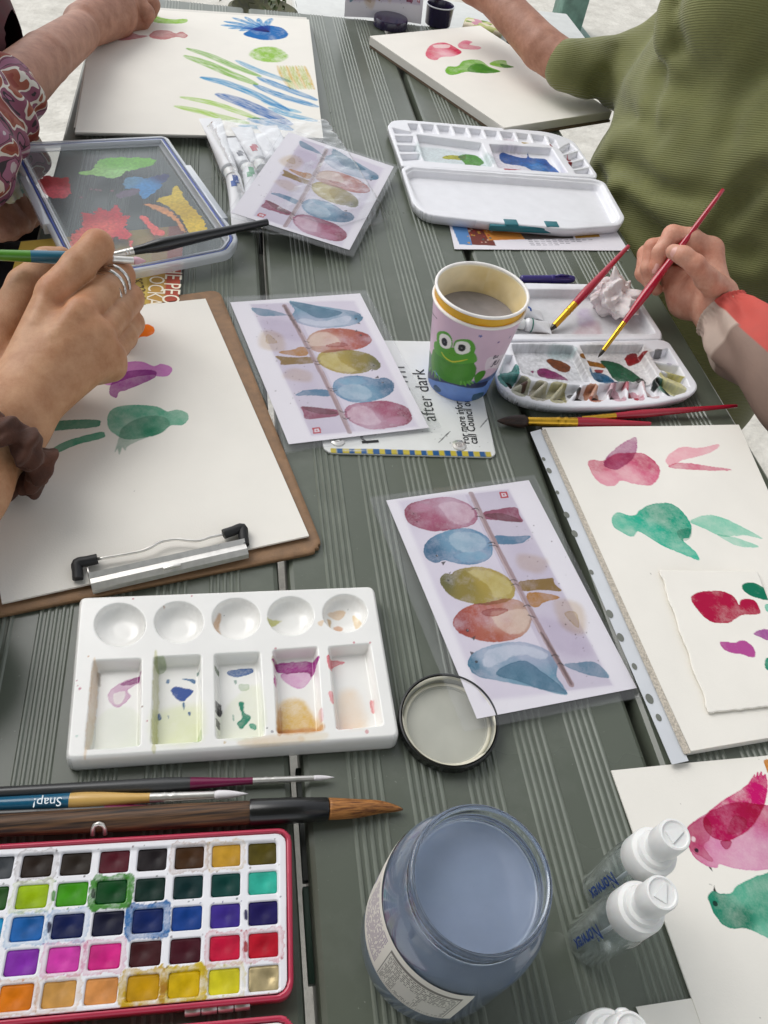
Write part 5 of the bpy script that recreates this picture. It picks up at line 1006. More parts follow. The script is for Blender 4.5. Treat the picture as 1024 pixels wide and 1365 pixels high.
# ================================================================ nested paper cups
CUPC = np.array([.2032, .5285]); CH = .0875; CR0, CR1 = .0283, .0388
def cup_hit(px, py):
    """where the sight line meets the cup wall -> (unrolled x mm, height mm)"""
    d = ray(px, py); o = CAMP-np.array([*CUPC, 0]); k = (CR1-CR0)/CH
    A = d[0]**2+d[1]**2-(k*d[2])**2; B = 2*(o[0]*d[0]+o[1]*d[1]-(CR0+k*o[2])*k*d[2]); Cc = o[0]**2+o[1]**2-(CR0+k*o[2])**2
    D = max(B*B-4*A*Cc, 0); tt = (-B-math.sqrt(D))/(2*A); p = o+d*tt; a = math.atan2(p[1], p[0]); return (wrap(a)*34., p[2]*1000)
TH0 = math.atan2(-CUPC[1], -CUPC[0])
def wrap(a): return (a-TH0+PI) % (2*PI)-PI
def cups():
    t = thing('paper_cup', 'pink paper cup with a green frog on it, standing on the white sign', 'cup', (*CUPC, .003))
    M['cuppaint'] = mat('printed_paper', '#f4f2f2', .35, var=.02, paint=True, spec=.5); M['lip'] = mat('white_lip', '#ece8e4', .4)
    n, m = 300, 150; a = np.linspace(-PI, PI, n, endpoint=False); zs = np.linspace(0, CH, m); Z, A = np.meshgrid(zs, a, indexing='ij'); Rr = CR0+(CR1-CR0)*Z/CH
    V = np.stack([CUPC[0]+Rr*np.cos(A+TH0), CUPC[1]+Rr*np.sin(A+TH0), Z+.003], -1).reshape(-1, 3)
    i = np.arange(n*m).reshape(m, n); F = np.stack([i[:-1], np.roll(i, -1, 1)[:-1], np.roll(i, -1, 1)[1:], i[1:]], -1).reshape(-1, 4)
    cv = Canvas((A*34.).ravel(), (Z*1000).ravel(), '#e3c9dc'); zz = lambda pts: np.array([cup_hit(*p) for p in zc(540, 330, .1758, pts)])
    f = lambda pts, c, a=1., **k: cv.blob(zz(pts), c, a=a, **{**dict(opaque=True, edge=0, var=.12, warp=.3, soft=.25, gain=1.), **k})
    y = cv.Y+1.5*np.sin(cv.X*.09); cv.C[:] = lin('#e0c4d8')*(1-.12*fbm(cv.X/12, cv.Y/12, 3)[:, None])
    w = ss(30, 27, cv.Y+2*np.sin(cv.X*.07+1))[:, None]; cv.C[:] = cv.C*(1-w)+lin('#4a5f8f')*w
    w = ss(22, 19, cv.Y+2*np.sin(cv.X*.11))[:, None]; cv.C[:] = cv.C*(1-w)+lin('#6d8fcf')*w*(1+.2*fbm(cv.X/5, cv.Y/3, 5)[:, None])
    w = ss(8, 0, cv.Y)[:, None]*.5; cv.C[:] = cv.C*(1-w)+lin('#4f6fb8')*w
    f([(140, 985), (180, 910), (235, 985), (330, 1035), (450, 1040), (560, 1045), (620, 1030), (600, 1068), (500, 1085), (400, 1070), (300, 1045), (200, 1020)], '#2b3050', a=.95)
    f([(165, 850), (180, 800), (196, 830), (205, 940), (180, 960), (168, 920)], '#3c6a45', a=.9); f([(520, 1000), (560, 960), (600, 955), (600, 985), (560, 1030), (530, 1045)], '#4b8a2c')
    f([(205, 800), (222, 795), (232, 840), (225, 950), (200, 940), (195, 870)], '#4c8f23'); f([(505, 905), (530, 915), (535, 950), (520, 1000), (495, 1020)], '#3f7f22')
    f([(225, 820), (260, 780), (300, 790), (360, 800), (430, 820), (490, 830), (520, 900), (525, 960), (500, 1030), (440, 1062), (360, 1050), (280, 1020), (230, 960), (215, 880)], '#3f8c1b')
    f([(215, 780), (218, 740), (240, 735), (270, 760), (355, 780), (480, 800), (520, 820), (540, 860), (530, 890), (480, 898), (420, 905), (340, 895), (280, 860), (235, 825)], '#55a42a')
    f([(235, 700), (240, 668), (275, 655), (320, 670), (352, 715), (350, 770), (310, 795), (262, 780), (240, 745)], '#55a42a'); f([(362, 770), (375, 728), (425, 716), (490, 725), (524, 765), (520, 815), (470, 835), (400, 825), (365, 800)], '#55a42a')
    f([(255, 725), (258, 690), (285, 676), (325, 695), (347, 740), (335, 782), (300, 788), (265, 765)], '#f2f2ec', var=0); f([(368, 785), (380, 748), (420, 733), (470, 742), (490, 775), (480, 815), (430, 832), (385, 820)], '#f2f2ec', var=0)
    f([(272, 735), (276, 712), (296, 708), (312, 728), (315, 758), (298, 768), (280, 757)], '#101013', var=0); f([(396, 785), (405, 760), (430, 756), (452, 770), (452, 795), (430, 810), (405, 804)], '#101013', var=0)
    cv.dot(zz([(292, 738)])[0], .6, '#8a8a8a'); cv.dot(zz([(424, 784)])[0], .6, '#8a8a8a'); cv.dot(zz([(334, 825)])[0], .35, '#2d5a14'); cv.dot(zz([(371, 838)])[0], .35, '#2d5a14')
    cv.stroke(zz([(272, 815), (300, 855), (350, 885), (410, 882), (465, 870)]), 1.3, '#c9c62a', a=1., opaque=True, taper=.4)
    for s in ([(190, 930), (178, 955)], [(205, 950), (198, 985)], [(225, 960), (222, 1010)], [(245, 985), (262, 1028)], [(215, 955), (240, 1010)], [(420, 1030), (415, 1060)], [(440, 1035), (455, 1068)], [(465, 1035), (490, 1060)], [(480, 1030), (512, 1050)]): cv.stroke(zz(s), 1.5, '#63a83a', a=.9, opaque=True, taper=.4)
    f([(260, 870), (330, 910), (420, 920), (480, 915), (480, 980), (400, 1020), (300, 990)], '#4f9c28', a=.5, soft=2.)
    for p, r, c in (((566, 695), 1.1, '#4d5fa0'), ((704, 740), .8, '#6a4f90'), ((790, 700), 1.5, '#8a7f98')):
        q = zz([p])[0]
        for k in range(5): cv.stroke([q, q+r*1.2*np.array([math.cos(k*1.257), math.sin(k*1.257)])], .8, c, a=.9, opaque=True)
    f([(600, 945), (640, 850), (760, 815), (790, 830), (720, 925), (650, 935)], '#e8dde6', a=.9, var=0); f([(210, 1075), (230, 1060), (265, 1095), (260, 1115), (225, 1105)], '#33506f'); f([(500, 1165), (520, 1130), (590, 1115), (580, 1150), (540, 1180), (510, 1185)], '#2f5570')
    cv.stroke(zz([(200, 505), (215, 535), (238, 562)]), .8, '#2a2030', a=.9, opaque=True)
    V2, F2 = lathe([(CR0-.0006, .0036), (CR1-.0008, CH+.003)], n, (*CUPC, 0), True, False)
    o = obj('cup_wall', V, F, M['cuppaint'], t, col=cv.C)
    obj('inner_face', V2, [f_[::-1] for f_ in F2], M['lip'], t); obj('rolled_rim', *torus((*CUPC, CH+.003), (0, 0, 1), CR1, .0014, 72, 10), M['lip'], t)
    def ft(p0, sz):
        q = cup_hit(*zc(540, 330, .1758, [p0])[0])
        q2 = cup_hit(*zc(540, 330, .1758, [(p0[0]+75, p0[1]-35)])[0]); u = np.array(q2)-q; u /= np.linalg.norm(u); v = np.array([-u[1], u[0]])
        def fn(x, y):
            p = np.array(q)+(u*x+v*y)*1000; r = CR0+(CR1-CR0)*p[1]/1000/CH+.00025; th = p[0]/34.+TH0; return (CUPC[0]+r*math.cos(th), CUPC[1]+r*math.sin(th), p[1]/1000+.003)
        return fn
    M['cupink'] = mat('grey_violet_print', '#4a4458', .5)
    lettering('Be', ft((655, 868), 0), .0062, M['cupink'], t); lettering('JU', ft((650, 915), 0), .0078, M['cupink'], t, bold=.02)
    # inner yellow cup with rinse water
    t2 = thing('paper_cup', 'yellow paper cup of murky rinse water nested inside the frog cup', 'cup', (*CUPC, .016))
    zt = .1005; r1, r0 = .0387, .0287; zb = .018
    M['yellow'] = mat('yellow_print', '#d9a72a', .4, paint=True); M['cupin'] = mat('white_paper_inside', '#f0ead8', .45, paint=True)
    m2 = 60; zs = np.linspace(zb, zt, m2); Z, A = np.meshgrid(zs, np.linspace(-PI, PI, 200, endpoint=False), indexing='ij'); Rr = r0+(r1-r0)*(Z-zb)/(zt-zb)
    V = np.stack([CUPC[0]+Rr*np.cos(A+TH0), CUPC[1]+Rr*np.sin(A+TH0), Z], -1).reshape(-1, 3); i = np.arange(200*m2).reshape(m2, 200); F = np.stack([i[:-1], np.roll(i, -1, 1)[:-1], np.roll(i, -1, 1)[1:], i[1:]], -1).reshape(-1, 4)
    cv = Canvas((A*38).ravel(), (Z*1000).ravel())
    for x, y_, w in ((8, 93, 6), (31, 93, 5), (-40, 92, 6), (70, 92, 5)): cv.blob([(x-w, y_-1.5), (x-w*.5, y_+1), (x, y_+1.6), (x+w*.5, y_+.8), (x+w, y_-1.5), (x, y_-2)], '#f2e08a', opaque=True, a=.9, edge=0)
    obj('cup_wall', V, F, M['yellow'], t2, col=cv.C)
    Ri = Rr-.0009; V = np.stack([CUPC[0]+Ri*np.cos(A+TH0), CUPC[1]+Ri*np.sin(A+TH0), Z+.0002], -1).reshape(-1, 3)
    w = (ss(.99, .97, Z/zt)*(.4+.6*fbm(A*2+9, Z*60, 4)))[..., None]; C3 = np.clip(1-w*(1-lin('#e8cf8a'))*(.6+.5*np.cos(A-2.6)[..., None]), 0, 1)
    wl = .075; st = ss(wl+.006, wl, Z+.004*np.sin(A*3))[..., None]*.2; C3 = C3*(1-st*(1-lin('#9a9488')))
    obj('inner_face', V, F[:, ::-1], M['cupin'], t2, col=C3.reshape(-1, 3))
    obj('rolled_rim', *torus((*CUPC, zt), (0, 0, 1), r1-.0002, .0014, 80, 10), M['lip'], t2)
    rw = r0+(r1-r0)*(wl-zb)/(zt-zb)-.0011; M['rinse'] = mat('murky_rinse_water', '#918c8e', .06, spec=.6, var=.25, vscale=30)
    obj('rinse_water', *lathe([(.0001, 0), (rw*.6, 0), (rw, 0)], 64, (*CUPC, wl), False, False), M['rinse'], t2)
cups()

# ================================================================ glass jar of blue-grey rinse water
JC = np.array([.0972, .0792])
def jar():
    t = thing('glass_jar', 'big open glass jar of cloudy blue rinse water with a printed paper label', 'jar', (*JC, .001))
    inn0 = [(.0001, .0045), (.031, .0047), (.0345, .0068), (.0356, .011), (.0359, .03), (.0354, .070), (.0350, .084), (.0340, .0930), (.0315, .0995), (.0290, .1032), (.0279, .1056)]
    out = [(.0001, .0012), (.029, .0012), (.0345, .002), (.0370, .0055), (.0382, .011), (.0385, .03), (.0380, .070), (.0376, .084), (.0366, .0935), (.0340, .1005), (.0314, .1045), (.0300, .107), (.0301, .1082), (.0302, .1100), (.0295, .1110), (.0295, .1165), (.0303, .1178), (.0305, .1195), (.0301, .1212), (.0291, .1218), (.0281, .1212), (.0276, .1195), (.0275, .1085)]+inn0[::-1]
    V, F = lathe(out, 128, (*JC, 0), False, False); obj('glass', V, F, M['glass'], t, sharp=None)
    M['jarwater'] = mat('cloudy_blue_water', '#8a96ac', .03, spec=.6, var=.13, vscale=26, paint=True)
    inn = [(r+.00025 if r > .001 else r, q) for r, q in inn0]+[(.0278, .1074), (.0274, .1069), (.0270, .10672), (.0264, .1067), (.0256, .1067), (.015, .1067), (.0001, .1067)]
    V, F = lathe(inn, 128, (*JC, 0), False, False); o = obj('rinse_water', V, F, M['jarwater'], t, col=np.ones((len(V), 3)), sharp=50)
    bw = M['jarwater'].node_tree.nodes['Principled BSDF']; bw.inputs['Subsurface Weight'].default_value = .55; bw.inputs['Subsurface Radius'].default_value = (.8, .9, 1.); bw.inputs['Subsurface Scale'].default_value = .012
    # label: a paper band round part of the body
    def jar_hit(px, py, r=.0416):
        d = ray(px, py); o = CAMP-np.array([*JC, 0]); A = d[0]**2+d[1]**2; B = 2*(o[0]*d[0]+o[1]*d[1]); C_ = o[0]**2+o[1]**2-r*r; tt = (-B-math.sqrt(max(B*B-4*A*C_, 0)))/(2*A); p = o+d*tt; return (math.atan2(p[1], p[0]), p[2])
    q = [jar_hit(*p) for p in ((497, 1330-60), (520, 1180), (575, 1350), (640, 1312))]
    th0 = math.atan2(-JC[1], -JC[0])   # towards the viewer
    n, m = 460, 180; A, Z = np.meshgrid(np.linspace(th0-1.9, th0+.80, n), np.linspace(.034, .088, m)); top = Z
    LR = np.interp(Z, [.03, .070, .084, .0935], [.0385, .0380, .0376, .0366])+.00025; V = np.stack([JC[0]+LR*np.cos(A), JC[1]+LR*np.sin(A), Z], -1).reshape(-1, 3)
    cv = Canvas(((A-th0)*38.5).ravel(), (Z*1000-12).ravel(), '#e6e2da')
    i = np.arange(n*m).reshape(m, n); F = np.stack([i[:-1, :-1], i[:-1, 1:], i[1:, 1:], i[1:, :-1]], -1).reshape(-1, 4)
    f = lambda x0, x1, y0, y1, c, a=1.: cv.flat([(x0, y0), (x1, y0), (x1, y1), (x0, y1)], c, a, soft=.15)
    rs = np.random.RandomState(6)
    # nutrition panel
    f(-10, 27, 24, 70, '#4a4846'); f(-9.6, 26.6, 24.4, 69.6, '#dedbd4'); f(-9.6, 26.6, 66.5, 69.6, '#77736f')
    for k in range(15):
        y = 64.5-k*2.7
        for x in np.arange(-9, 26, .5):
            if rs.rand() < .72: f(x, x+.4, y-.75, y+.75, '#2f2d2c', .95)
    f(0, 10, 30, 50, '#d5d2cc'); f(13, 24, 27, 46, '#d5d2cc')
    for k in range(40): f(-20+k*1.15, -19.2+k*1.15, 22.6, 23.4, '#5c5a58', .6)
    # side text in violet and a logo block
    for k in range(15):
        y = 70-k*2.9
        for x in np.arange(-40, -14, .6):
            if rs.rand() < .75: f(x, x+.45, y-.8, y+.7, '#5b2f7c', .95)
    cv.blob([(-56, 34), (-49, 32), (-46, 42), (-48, 55), (-55, 57), (-58, 45)], '#5a3f8f', opaque=True, edge=0, var=.2); cv.blob([(-53, 40), (-50, 40), (-50, 48), (-53, 48)], '#e6e2da', opaque=True, edge=0, var=0)
    f(-56, -46, 22.5, 29, '#6a55a0'); f(-55.6, -46.4, 22.9, 28.6, '#dfdbe2'); f(-45.2, -44.7, 24, 30, '#5a3f8f')
    for x in np.arange(-55, -47, .7): f(x, x+.4, 25, 26.6, '#6a55a0', .8)
    M['label'] = mat('paper_label', '#efefec', .55, var=.03, paint=True)
    obj('label', V, F, M['label'], t, col=cv.C)
    return t
jar()

def jar_lid():
    c = np.array([.1293, .1990, .0008]); t = thing('jar_lid', 'upturned black-rimmed jar lid under the corner of the nearest bird card', 'lid', c)
    M['lidblack'] = mat('black_lacquer', '#151614', .25, coat=.3); M['lidin'] = mat('cream_lid_lining', '#b0b0a5', .35, var=.06, vscale=50)
    M['liner'] = mat('pale_sealing_ring', '#d4d0bd', .45)
    n = 120; prof = [(.0295, 0), (.0312, .0006), (.0318, .002), (.0316, .0065), (.0320, .0078), (.0318, .0090), (.0308, .0092), (.0303, .0080)]
    V, F = lathe(prof, n, c, True, False); a = np.arctan2(V[:, 1]-c[1], V[:, 0]-c[0]); k = (V[:, 2] > .002) & (V[:, 2] < .0075); s = 1+.006*np.sign(np.sin(a*45))*k; V[:, 0] = c[0]+(V[:, 0]-c[0])*s; V[:, 1] = c[1]+(V[:, 1]-c[1])*s
    obj('rim', V, F, M['lidblack'], t, sharp=40)
    obj('inside', *lathe([(.0300, .0085), (.0297, .0040), (.0292, .0022), (.0255, .0020), (.0250, .0012), (.0001, .0010)], 96, c, False, False), M['lidin'], t, sharp=35)
    lug = [(.0298, .0089), (.0286, .0085), (.0284, .0066), (.0296, .006)]
    V, F = lathe(lug, 96, c, False, False); a = np.arctan2(V[:, 1]-c[1], V[:, 0]-c[0]); g = .5+.5*np.sin(a*4+.6); rr = np.hypot(V[:, 0]-c[0], V[:, 1]-c[1]); nr = np.where(rr < .029, .0299-(.0299-rr)*ss(.3, .7, g), rr); V[:, 0] = c[0]+(V[:, 0]-c[0])*nr/rr; V[:, 1] = c[1]+(V[:, 1]-c[1])*nr/rr
    obj('lug_ring', V, F, M['liner'], t); obj('sealing_ring', *torus(c+[0, 0, .0024], (0, 0, 1), .0272, .0012, 96, 8, .0006), M['liner'], t)
jar_lid()

# ================================================================ little spray bottles
M['bottle'] = film_mat('clear_bottle_plastic', (.93, .95, .95), .75, .03, .05, (.75, .8, .8)); M['cap'] = mat('white_pump_plastic', '#e4e4e2', .35, var=.03, sss=.1)
M['blueink'] = mat('blue_lettering', '#1c3f8a', .4)
def bottle(px, py, label, turn=0.):
    b = W(px, py, 0); c = (b[0], b[1], 0)
    t = thing('spray_bottle', label, 'spray bottle', (b[0], b[1], .001), 'clear spray bottles with white pump caps')
    r = .0130
    pr_ = [(.0001, .0012), (r-.003, .0012), (r-.0006, .002), (r, .0045), (r, .050), (r-.0004, .053), (r-.0025, .057), (.0085, .060), (.0075, .061), (.0075, .064), (.0066, .064), (.0066, .0605), (.0092, .056), (r-.0018, .0515), (r-.0016, .006), (r-.004, .0035), (.0001, .0034)]
    obj('bottle_body', *lathe(pr_, 56, c, False, False), M['bottle'], t)
    obj('dip_tube', *tube([np.array(c)+[0, 0, .006], np.array(c)+[.001, 0, .061]], .0011, 8), M['sleeve'], t)
    n = 72; V, F = lathe([(.0072, .060), (.0117, .0602), (.0121, .061), (.0119, .0735), (.0113, .0750), (.0100, .0755), (.0094, .0757), (.0092, .0775), (.0086, .0785), (.0070, .0787)], n, c, True, True); obj('collar', V, F, M['cap'], t, sharp=35)
    obj('stem', *lathe([(.0066, .0780), (.0064, .0835), (.0068, .0838), (.0068, .0850)], 40, c, True, True), M['cap'], t, sharp=35)
    hd = obj('pump_head', *lathe([(.0064, .0848), (.0074, .0850), (.0078, .0862), (.0077, .0985), (.0072, .0998), (.0064, .1000), (.0058, .0990), (.0001, .0986)], 48, c, True, False), M['cap'], t, sharp=30)
    ang = turn; d = np.array([math.cos(ang), math.sin(ang), 0]); o = np.array(c)+[0, 0, .0925]
    V, F = tube([o+d*.004, o+d*.0085, o+d*.0092], [.0030, .0028, .0018], 14); obj('nozzle', V, F, M['cap'], hd, sharp=40)
    s = np.array([-d[1], d[0], 0]); V = np.array([o+[0, 0, .0064]+d*.0048+s*.0006, o+[0, 0, .0064]+d*.0048-s*.0006, o+[0, 0, .0064]-d*.0035-s*.0030, o+[0, 0, .0064]-d*.0035+s*.0030]); V = np.concatenate([V, V+[0, 0, .0009]])
    obj('arrow_mark', V, [[4, 5, 6, 7], [0, 4, 7, 3], [1, 2, 6, 5], [0, 1, 5, 4], [2, 3, 7, 6]], M['cap'], hd, sharp=30)
    # wrapped lettering, standing on its head towards the viewer
    fa = math.atan2(-b[1], -b[0])
    def fn(x, y): th = fa-.12+y/r; return (c[0]+(r+.0002)*math.cos(th), c[1]+(r+.0002)*math.sin(th), .048-x)
    L = obj('lettering', *_text_on(fn, 'Norwex', .0100), M['blueink'], t)
    return t
def _text_on(fn, s, size):
    V, F = text2d(s, size, .012); w = V[:, 0].max(); return np.array([fn(x*.036/w, y-.003) for x, y in V]), F
bottle(785, 1255, 'clear spray bottle with a white pump standing nearest the glass jar', .9)
bottle(803, 1188, 'clear spray bottle whose white pump overlaps the magenta bird paper', .3)
bottle(743, 1411, 'spray bottle cut off by the bottom edge beside the blank paper corner', 1.4)

# ================================================================ paint brushes
BR = {}
def brush(label, A, zA, B, zB, marks, rf, rmax, rend, cols, hair, hair_r, group='paint brushes', tip_shape=1., ferrule='metal', kind='paint_brush', parts_label=None):
    """A, B photo points of hair tip and handle end with their heights; marks: photo points of (hair/ferrule, ferrule/handle, colour changes...)"""
    a, b = W(*A, zA), W(*B, zB); ts = np.linspace(0, 1, 800); pj = np.array([pr(a+(b-a)*s) for s in ts])
    fr_ = [ts[np.argmin(((pj-np.array(m))**2).sum(1))] for m in marks]; L = np.linalg.norm(b-a); P = lambda s: a+(b-a)*s
    bx = P(fr_[1]); t = thing(kind, label, 'paint brush', (P(.5)[0], P(.5)[1], min(a[2], b[2])-.001), group)
    s = np.linspace(0, 1, 10); rr = hair_r*np.minimum(1, (np.sin(np.clip(s*1.15+.02, 0, 1)*PI/2)**tip_shape)); rr[-1] = rf*.9
    obj('bristles', *tube([P(x) for x in s*fr_[0]], rr, 18), M[hair], t)
    f0, f1 = fr_[0], fr_[1]; d = f1-f0
    pts = [f0-.2*d*0, f0+.02*d, f0+.55*d, f0+.6*d, f0+.64*d, f0+.68*d, f0+.74*d, f0+.78*d, f0+.84*d, f0+.88*d, f1]
    rad = [rf*.92, rf*.95, rf*1.04, rf*1.05, rf*1.16, rf*1.05, rf*1.05, rf*1.16, rf*1.05, rf*1.1, rf*1.1]
    obj('ferrule', *tube([P(x) for x in pts], rad, 24), M[ferrule], t, sharp=35)
    cut = [f1]+fr_[2:]+[1.]
    def hr(s):
        u = (s-f1)/(1-f1); return rf*1.12+(rmax-rf*1.12)*ss(0, .22, u) if u < .22 else rmax+(rend-rmax)*((u-.22)/.78)**.8
    for i, m in enumerate(cols):
        g = np.linspace(cut[i], cut[i+1], 14); r_ = [hr(x) for x in g]
        if i == len(cols)-1: g = np.append(g, 1.004); r_.append(rend*.5)
        obj('handle' if i == len(cols)-1 else 'handle_band', *tube([P(x) for x in g], r_, 24), M[m], t, sharp=50)
    return t, P, fr_, hr
for k, c, r in (('h_red', '#a3102c', .22), ('h_grey', '#3a3b3c', .4), ('h_plum', '#6d1240', .3), ('h_blue', '#0f5c7c', .3), ('h_cream', '#cfa75e', .35), ('h_green', '#4c8a20', .35), ('h_teal', '#1b6680', .35), ('h_black', '#0c0c0d', .3)):
    M[k] = mat('lacquered_handle', c, r, var=.06, coat=.35)
def hair_mat(name, c1, c2, stretch=(900, 900, 60)):
    m, nt, b = _nt(name); N, L = nt.nodes, nt.links; tc = N.new('ShaderNodeTexCoord'); mp = N.new('ShaderNodeMapping'); mp.inputs['Scale'].default_value = stretch; L.new(tc.outputs['Object'], mp.inputs[0])
    n = N.new('ShaderNodeTexNoise'); n.inputs['Scale'].default_value = 1; n.inputs['Detail'].default_value = 3; L.new(mp.outputs[0], n.inputs['Vector']); r = N.new('ShaderNodeValToRGB'); r.color_ramp.elements[0].color = (*lin(c1), 1); r.color_ramp.elements[1].color = (*lin(c2), 1); r.color_ramp.elements[0].position = .35; r.color_ramp.elements[1].position = .65
    L.new(n.outputs['Fac'], r.inputs[0]); L.new(r.outputs[0], b.inputs['Base Color']); b.inputs['Roughness'].default_value = .55
    bp = N.new('ShaderNodeBump'); bp.inputs['Strength'].default_value = .6; bp.inputs['Distance'].default_value = .0006; L.new(n.outputs['Fac'], bp.inputs['Height']); L.new(bp.outputs['Normal'], b.inputs['Normal']); return m
M['hair_white'] = mat('white_bristle', '#e4e0e2', .5); M['hair_dark'] = hair_mat('dark_bristle', '#1c120d', '#3c241a', (60, 900, 900)); M['hair_tan'] = hair_mat('tan_hair', '#5c3212', '#b0763a', (50, 900, 600)); M['hair_wet'] = mat('wet_bristle', '#2a2318', .2); M['hair_pink'] = mat('pink_stained_bristle', '#d3a9b4', .5)
M['wood'] = hair_mat('streaked_brown_handle', '#21140c', '#6b4a2c', (25, 700, 500))
# four long brushes in front of the ceramic palette
brush('brush with a dark grey handle, plum band and fine white tip, nearest the ceramic palette', (446, 1036), .0045, (-260, 1068), .006, [(418, 1038), (337, 1041), (254, 1046)], .0018, .0042, .0022, ['h_plum', 'h_grey'], 'hair_white', .0016)
t, P, f_, hr = brush('round brush with a teal handle and cream band lying among the long brushes', (331, 1058), .0075, (-240, 1082), .007, [(286, 1060), (200, 1064), (94, 1068)], .0024, .0046, .0024, ['h_cream', 'h_blue'], 'hair_white', .0026)
M['silver_ink'] = mat('silver_print', '#b9c0c4', .35, metal=.4)
fn, L = on_plane((84, 1063), (46, 1065), .0075+.0046, .0006); V, F = text2d('Snap!'); w = V[:, 0].max(); obj('lettering', np.array([fn(x*L/w, y*L/w) for x, y in V]), F, M['silver_ink'], t)
brush('thin brush with a dark handle and plum band, mostly hidden behind the thick wooden brush', (352, 1071), .006, (-240, 1096), .006, [(335, 1072), (218, 1077), (140, 1081)], .0015, .0034, .002, ['h_plum', 'h_grey'], 'hair_white', .0012)
# thick calligraphy brush with a swept tip
def big_brush():
    z = .0085; a, b = W(438, 1078, z), W(-260, 1113, z); L = np.linalg.norm(b-a); d = (b-a)/L; P = lambda px: a+d*np.dot(W(*px, z)-a, d)
    t = thing('paint_brush', 'thick brush with a streaked brown handle, black collar and curved tan hair', 'paint brush', (*W(330, 1085)[:2], .001), 'paint brushes')
    c0, c1 = P((438, 1077)), P((333, 1084)); n = np.array([-d[1], d[0], 0])
    tipp = W(537, 1079, .004); pts = spline([c0, (c0*.66+tipp*.34)-n*.0002, (c0*.3+tipp*.7)-n*.0012, tipp], 6); k = len(pts); s = np.linspace(0, 1, k)
    obj('bristles', *tube(pts, .0060*np.maximum(.03, (1-s**1.7))**.75, 22), M['hair_tan'], t)
    obj('collar', *tube([c0, c0+d*.001, c0*.5+c1*.5, c1-d*.001, c1], [.0056, .0063, .0072, .0074, .0070], 28), M['h_black'], t, sharp=40)
    obj('handle', *tube([c1, c1+d*.002, c1+d*.05, b], [.0062, .0064, .0066, .005], 28), M['wood'], t, sharp=40)
big_brush()
# red brushes at the right
R_ = ['h_red']
brush('red-handled brush with brass ferrule propped in the palette lid beside the crumpled tissue', (733, 441), .006, (838, 328), .055, [(738, 434), (765, 404)], .0034, .0046, .0020, R_, 'hair_wet', .0026, ferrule='brass', group='red-handled paint brushes')
brush('red-handled brush held in the hand with the coral cuff, its tip touching the palette', (797, 477), .008, (964, 253), .130, [(804, 467), (832, 430)], .0023, .0044, .0019, R_, 'hair_wet', .0019, ferrule='brass', group='red-handled paint brushes')
brush('red-handled mop brush with round dark hair lying nearest the sketchbook', (663, 561), .006, (867, 565), .006, [(703, 561), (768, 562)], .0042, .0049, .0019, R_, 'hair_dark', .0058, ferrule='brass', group='red-handled paint brushes', tip_shape=.7)
brush('thin red-handled brush lying beyond the mop brush, hair hidden behind it', (745, 561), .004, (982, 541), .009, [(775, 558), (820, 554)], .0028, .0040, .0017, R_, 'hair_dark', .0024, ferrule='brass', group='red-handled paint brushes')
# brush held by the near hand, and the black one lying across the lid
t, P, f_, hr = brush('green and teal brush with a pink-stained tip held by the hand with silver rings', (195, 348), .076, (-150, 334), .100, [(178, 347), (136, 344), (88, 342), (41, 340)], .0030, .0052, .0028, ['h_cream', 'h_teal', 'h_green'], 'hair_pink', .0032)
fn, L = on_plane((63.5, 334), (45, 333.5), pr_z if False else .0885, .0006); V, F = text2d('ROUND'); w = V[:, 0].max(); obj('lettering', np.array([fn(x*L/w, y*L/w) for x, y in V]), F, M['silver_ink'], t)
brush('black-handled brush lying across the clear lid and the corner of the tilted card', (130, 345), .022, (357, 296), .035, [(150, 341), (178, 334)], .0034, .0066, .0034, ['h_black'], 'hair_wet', .0030)

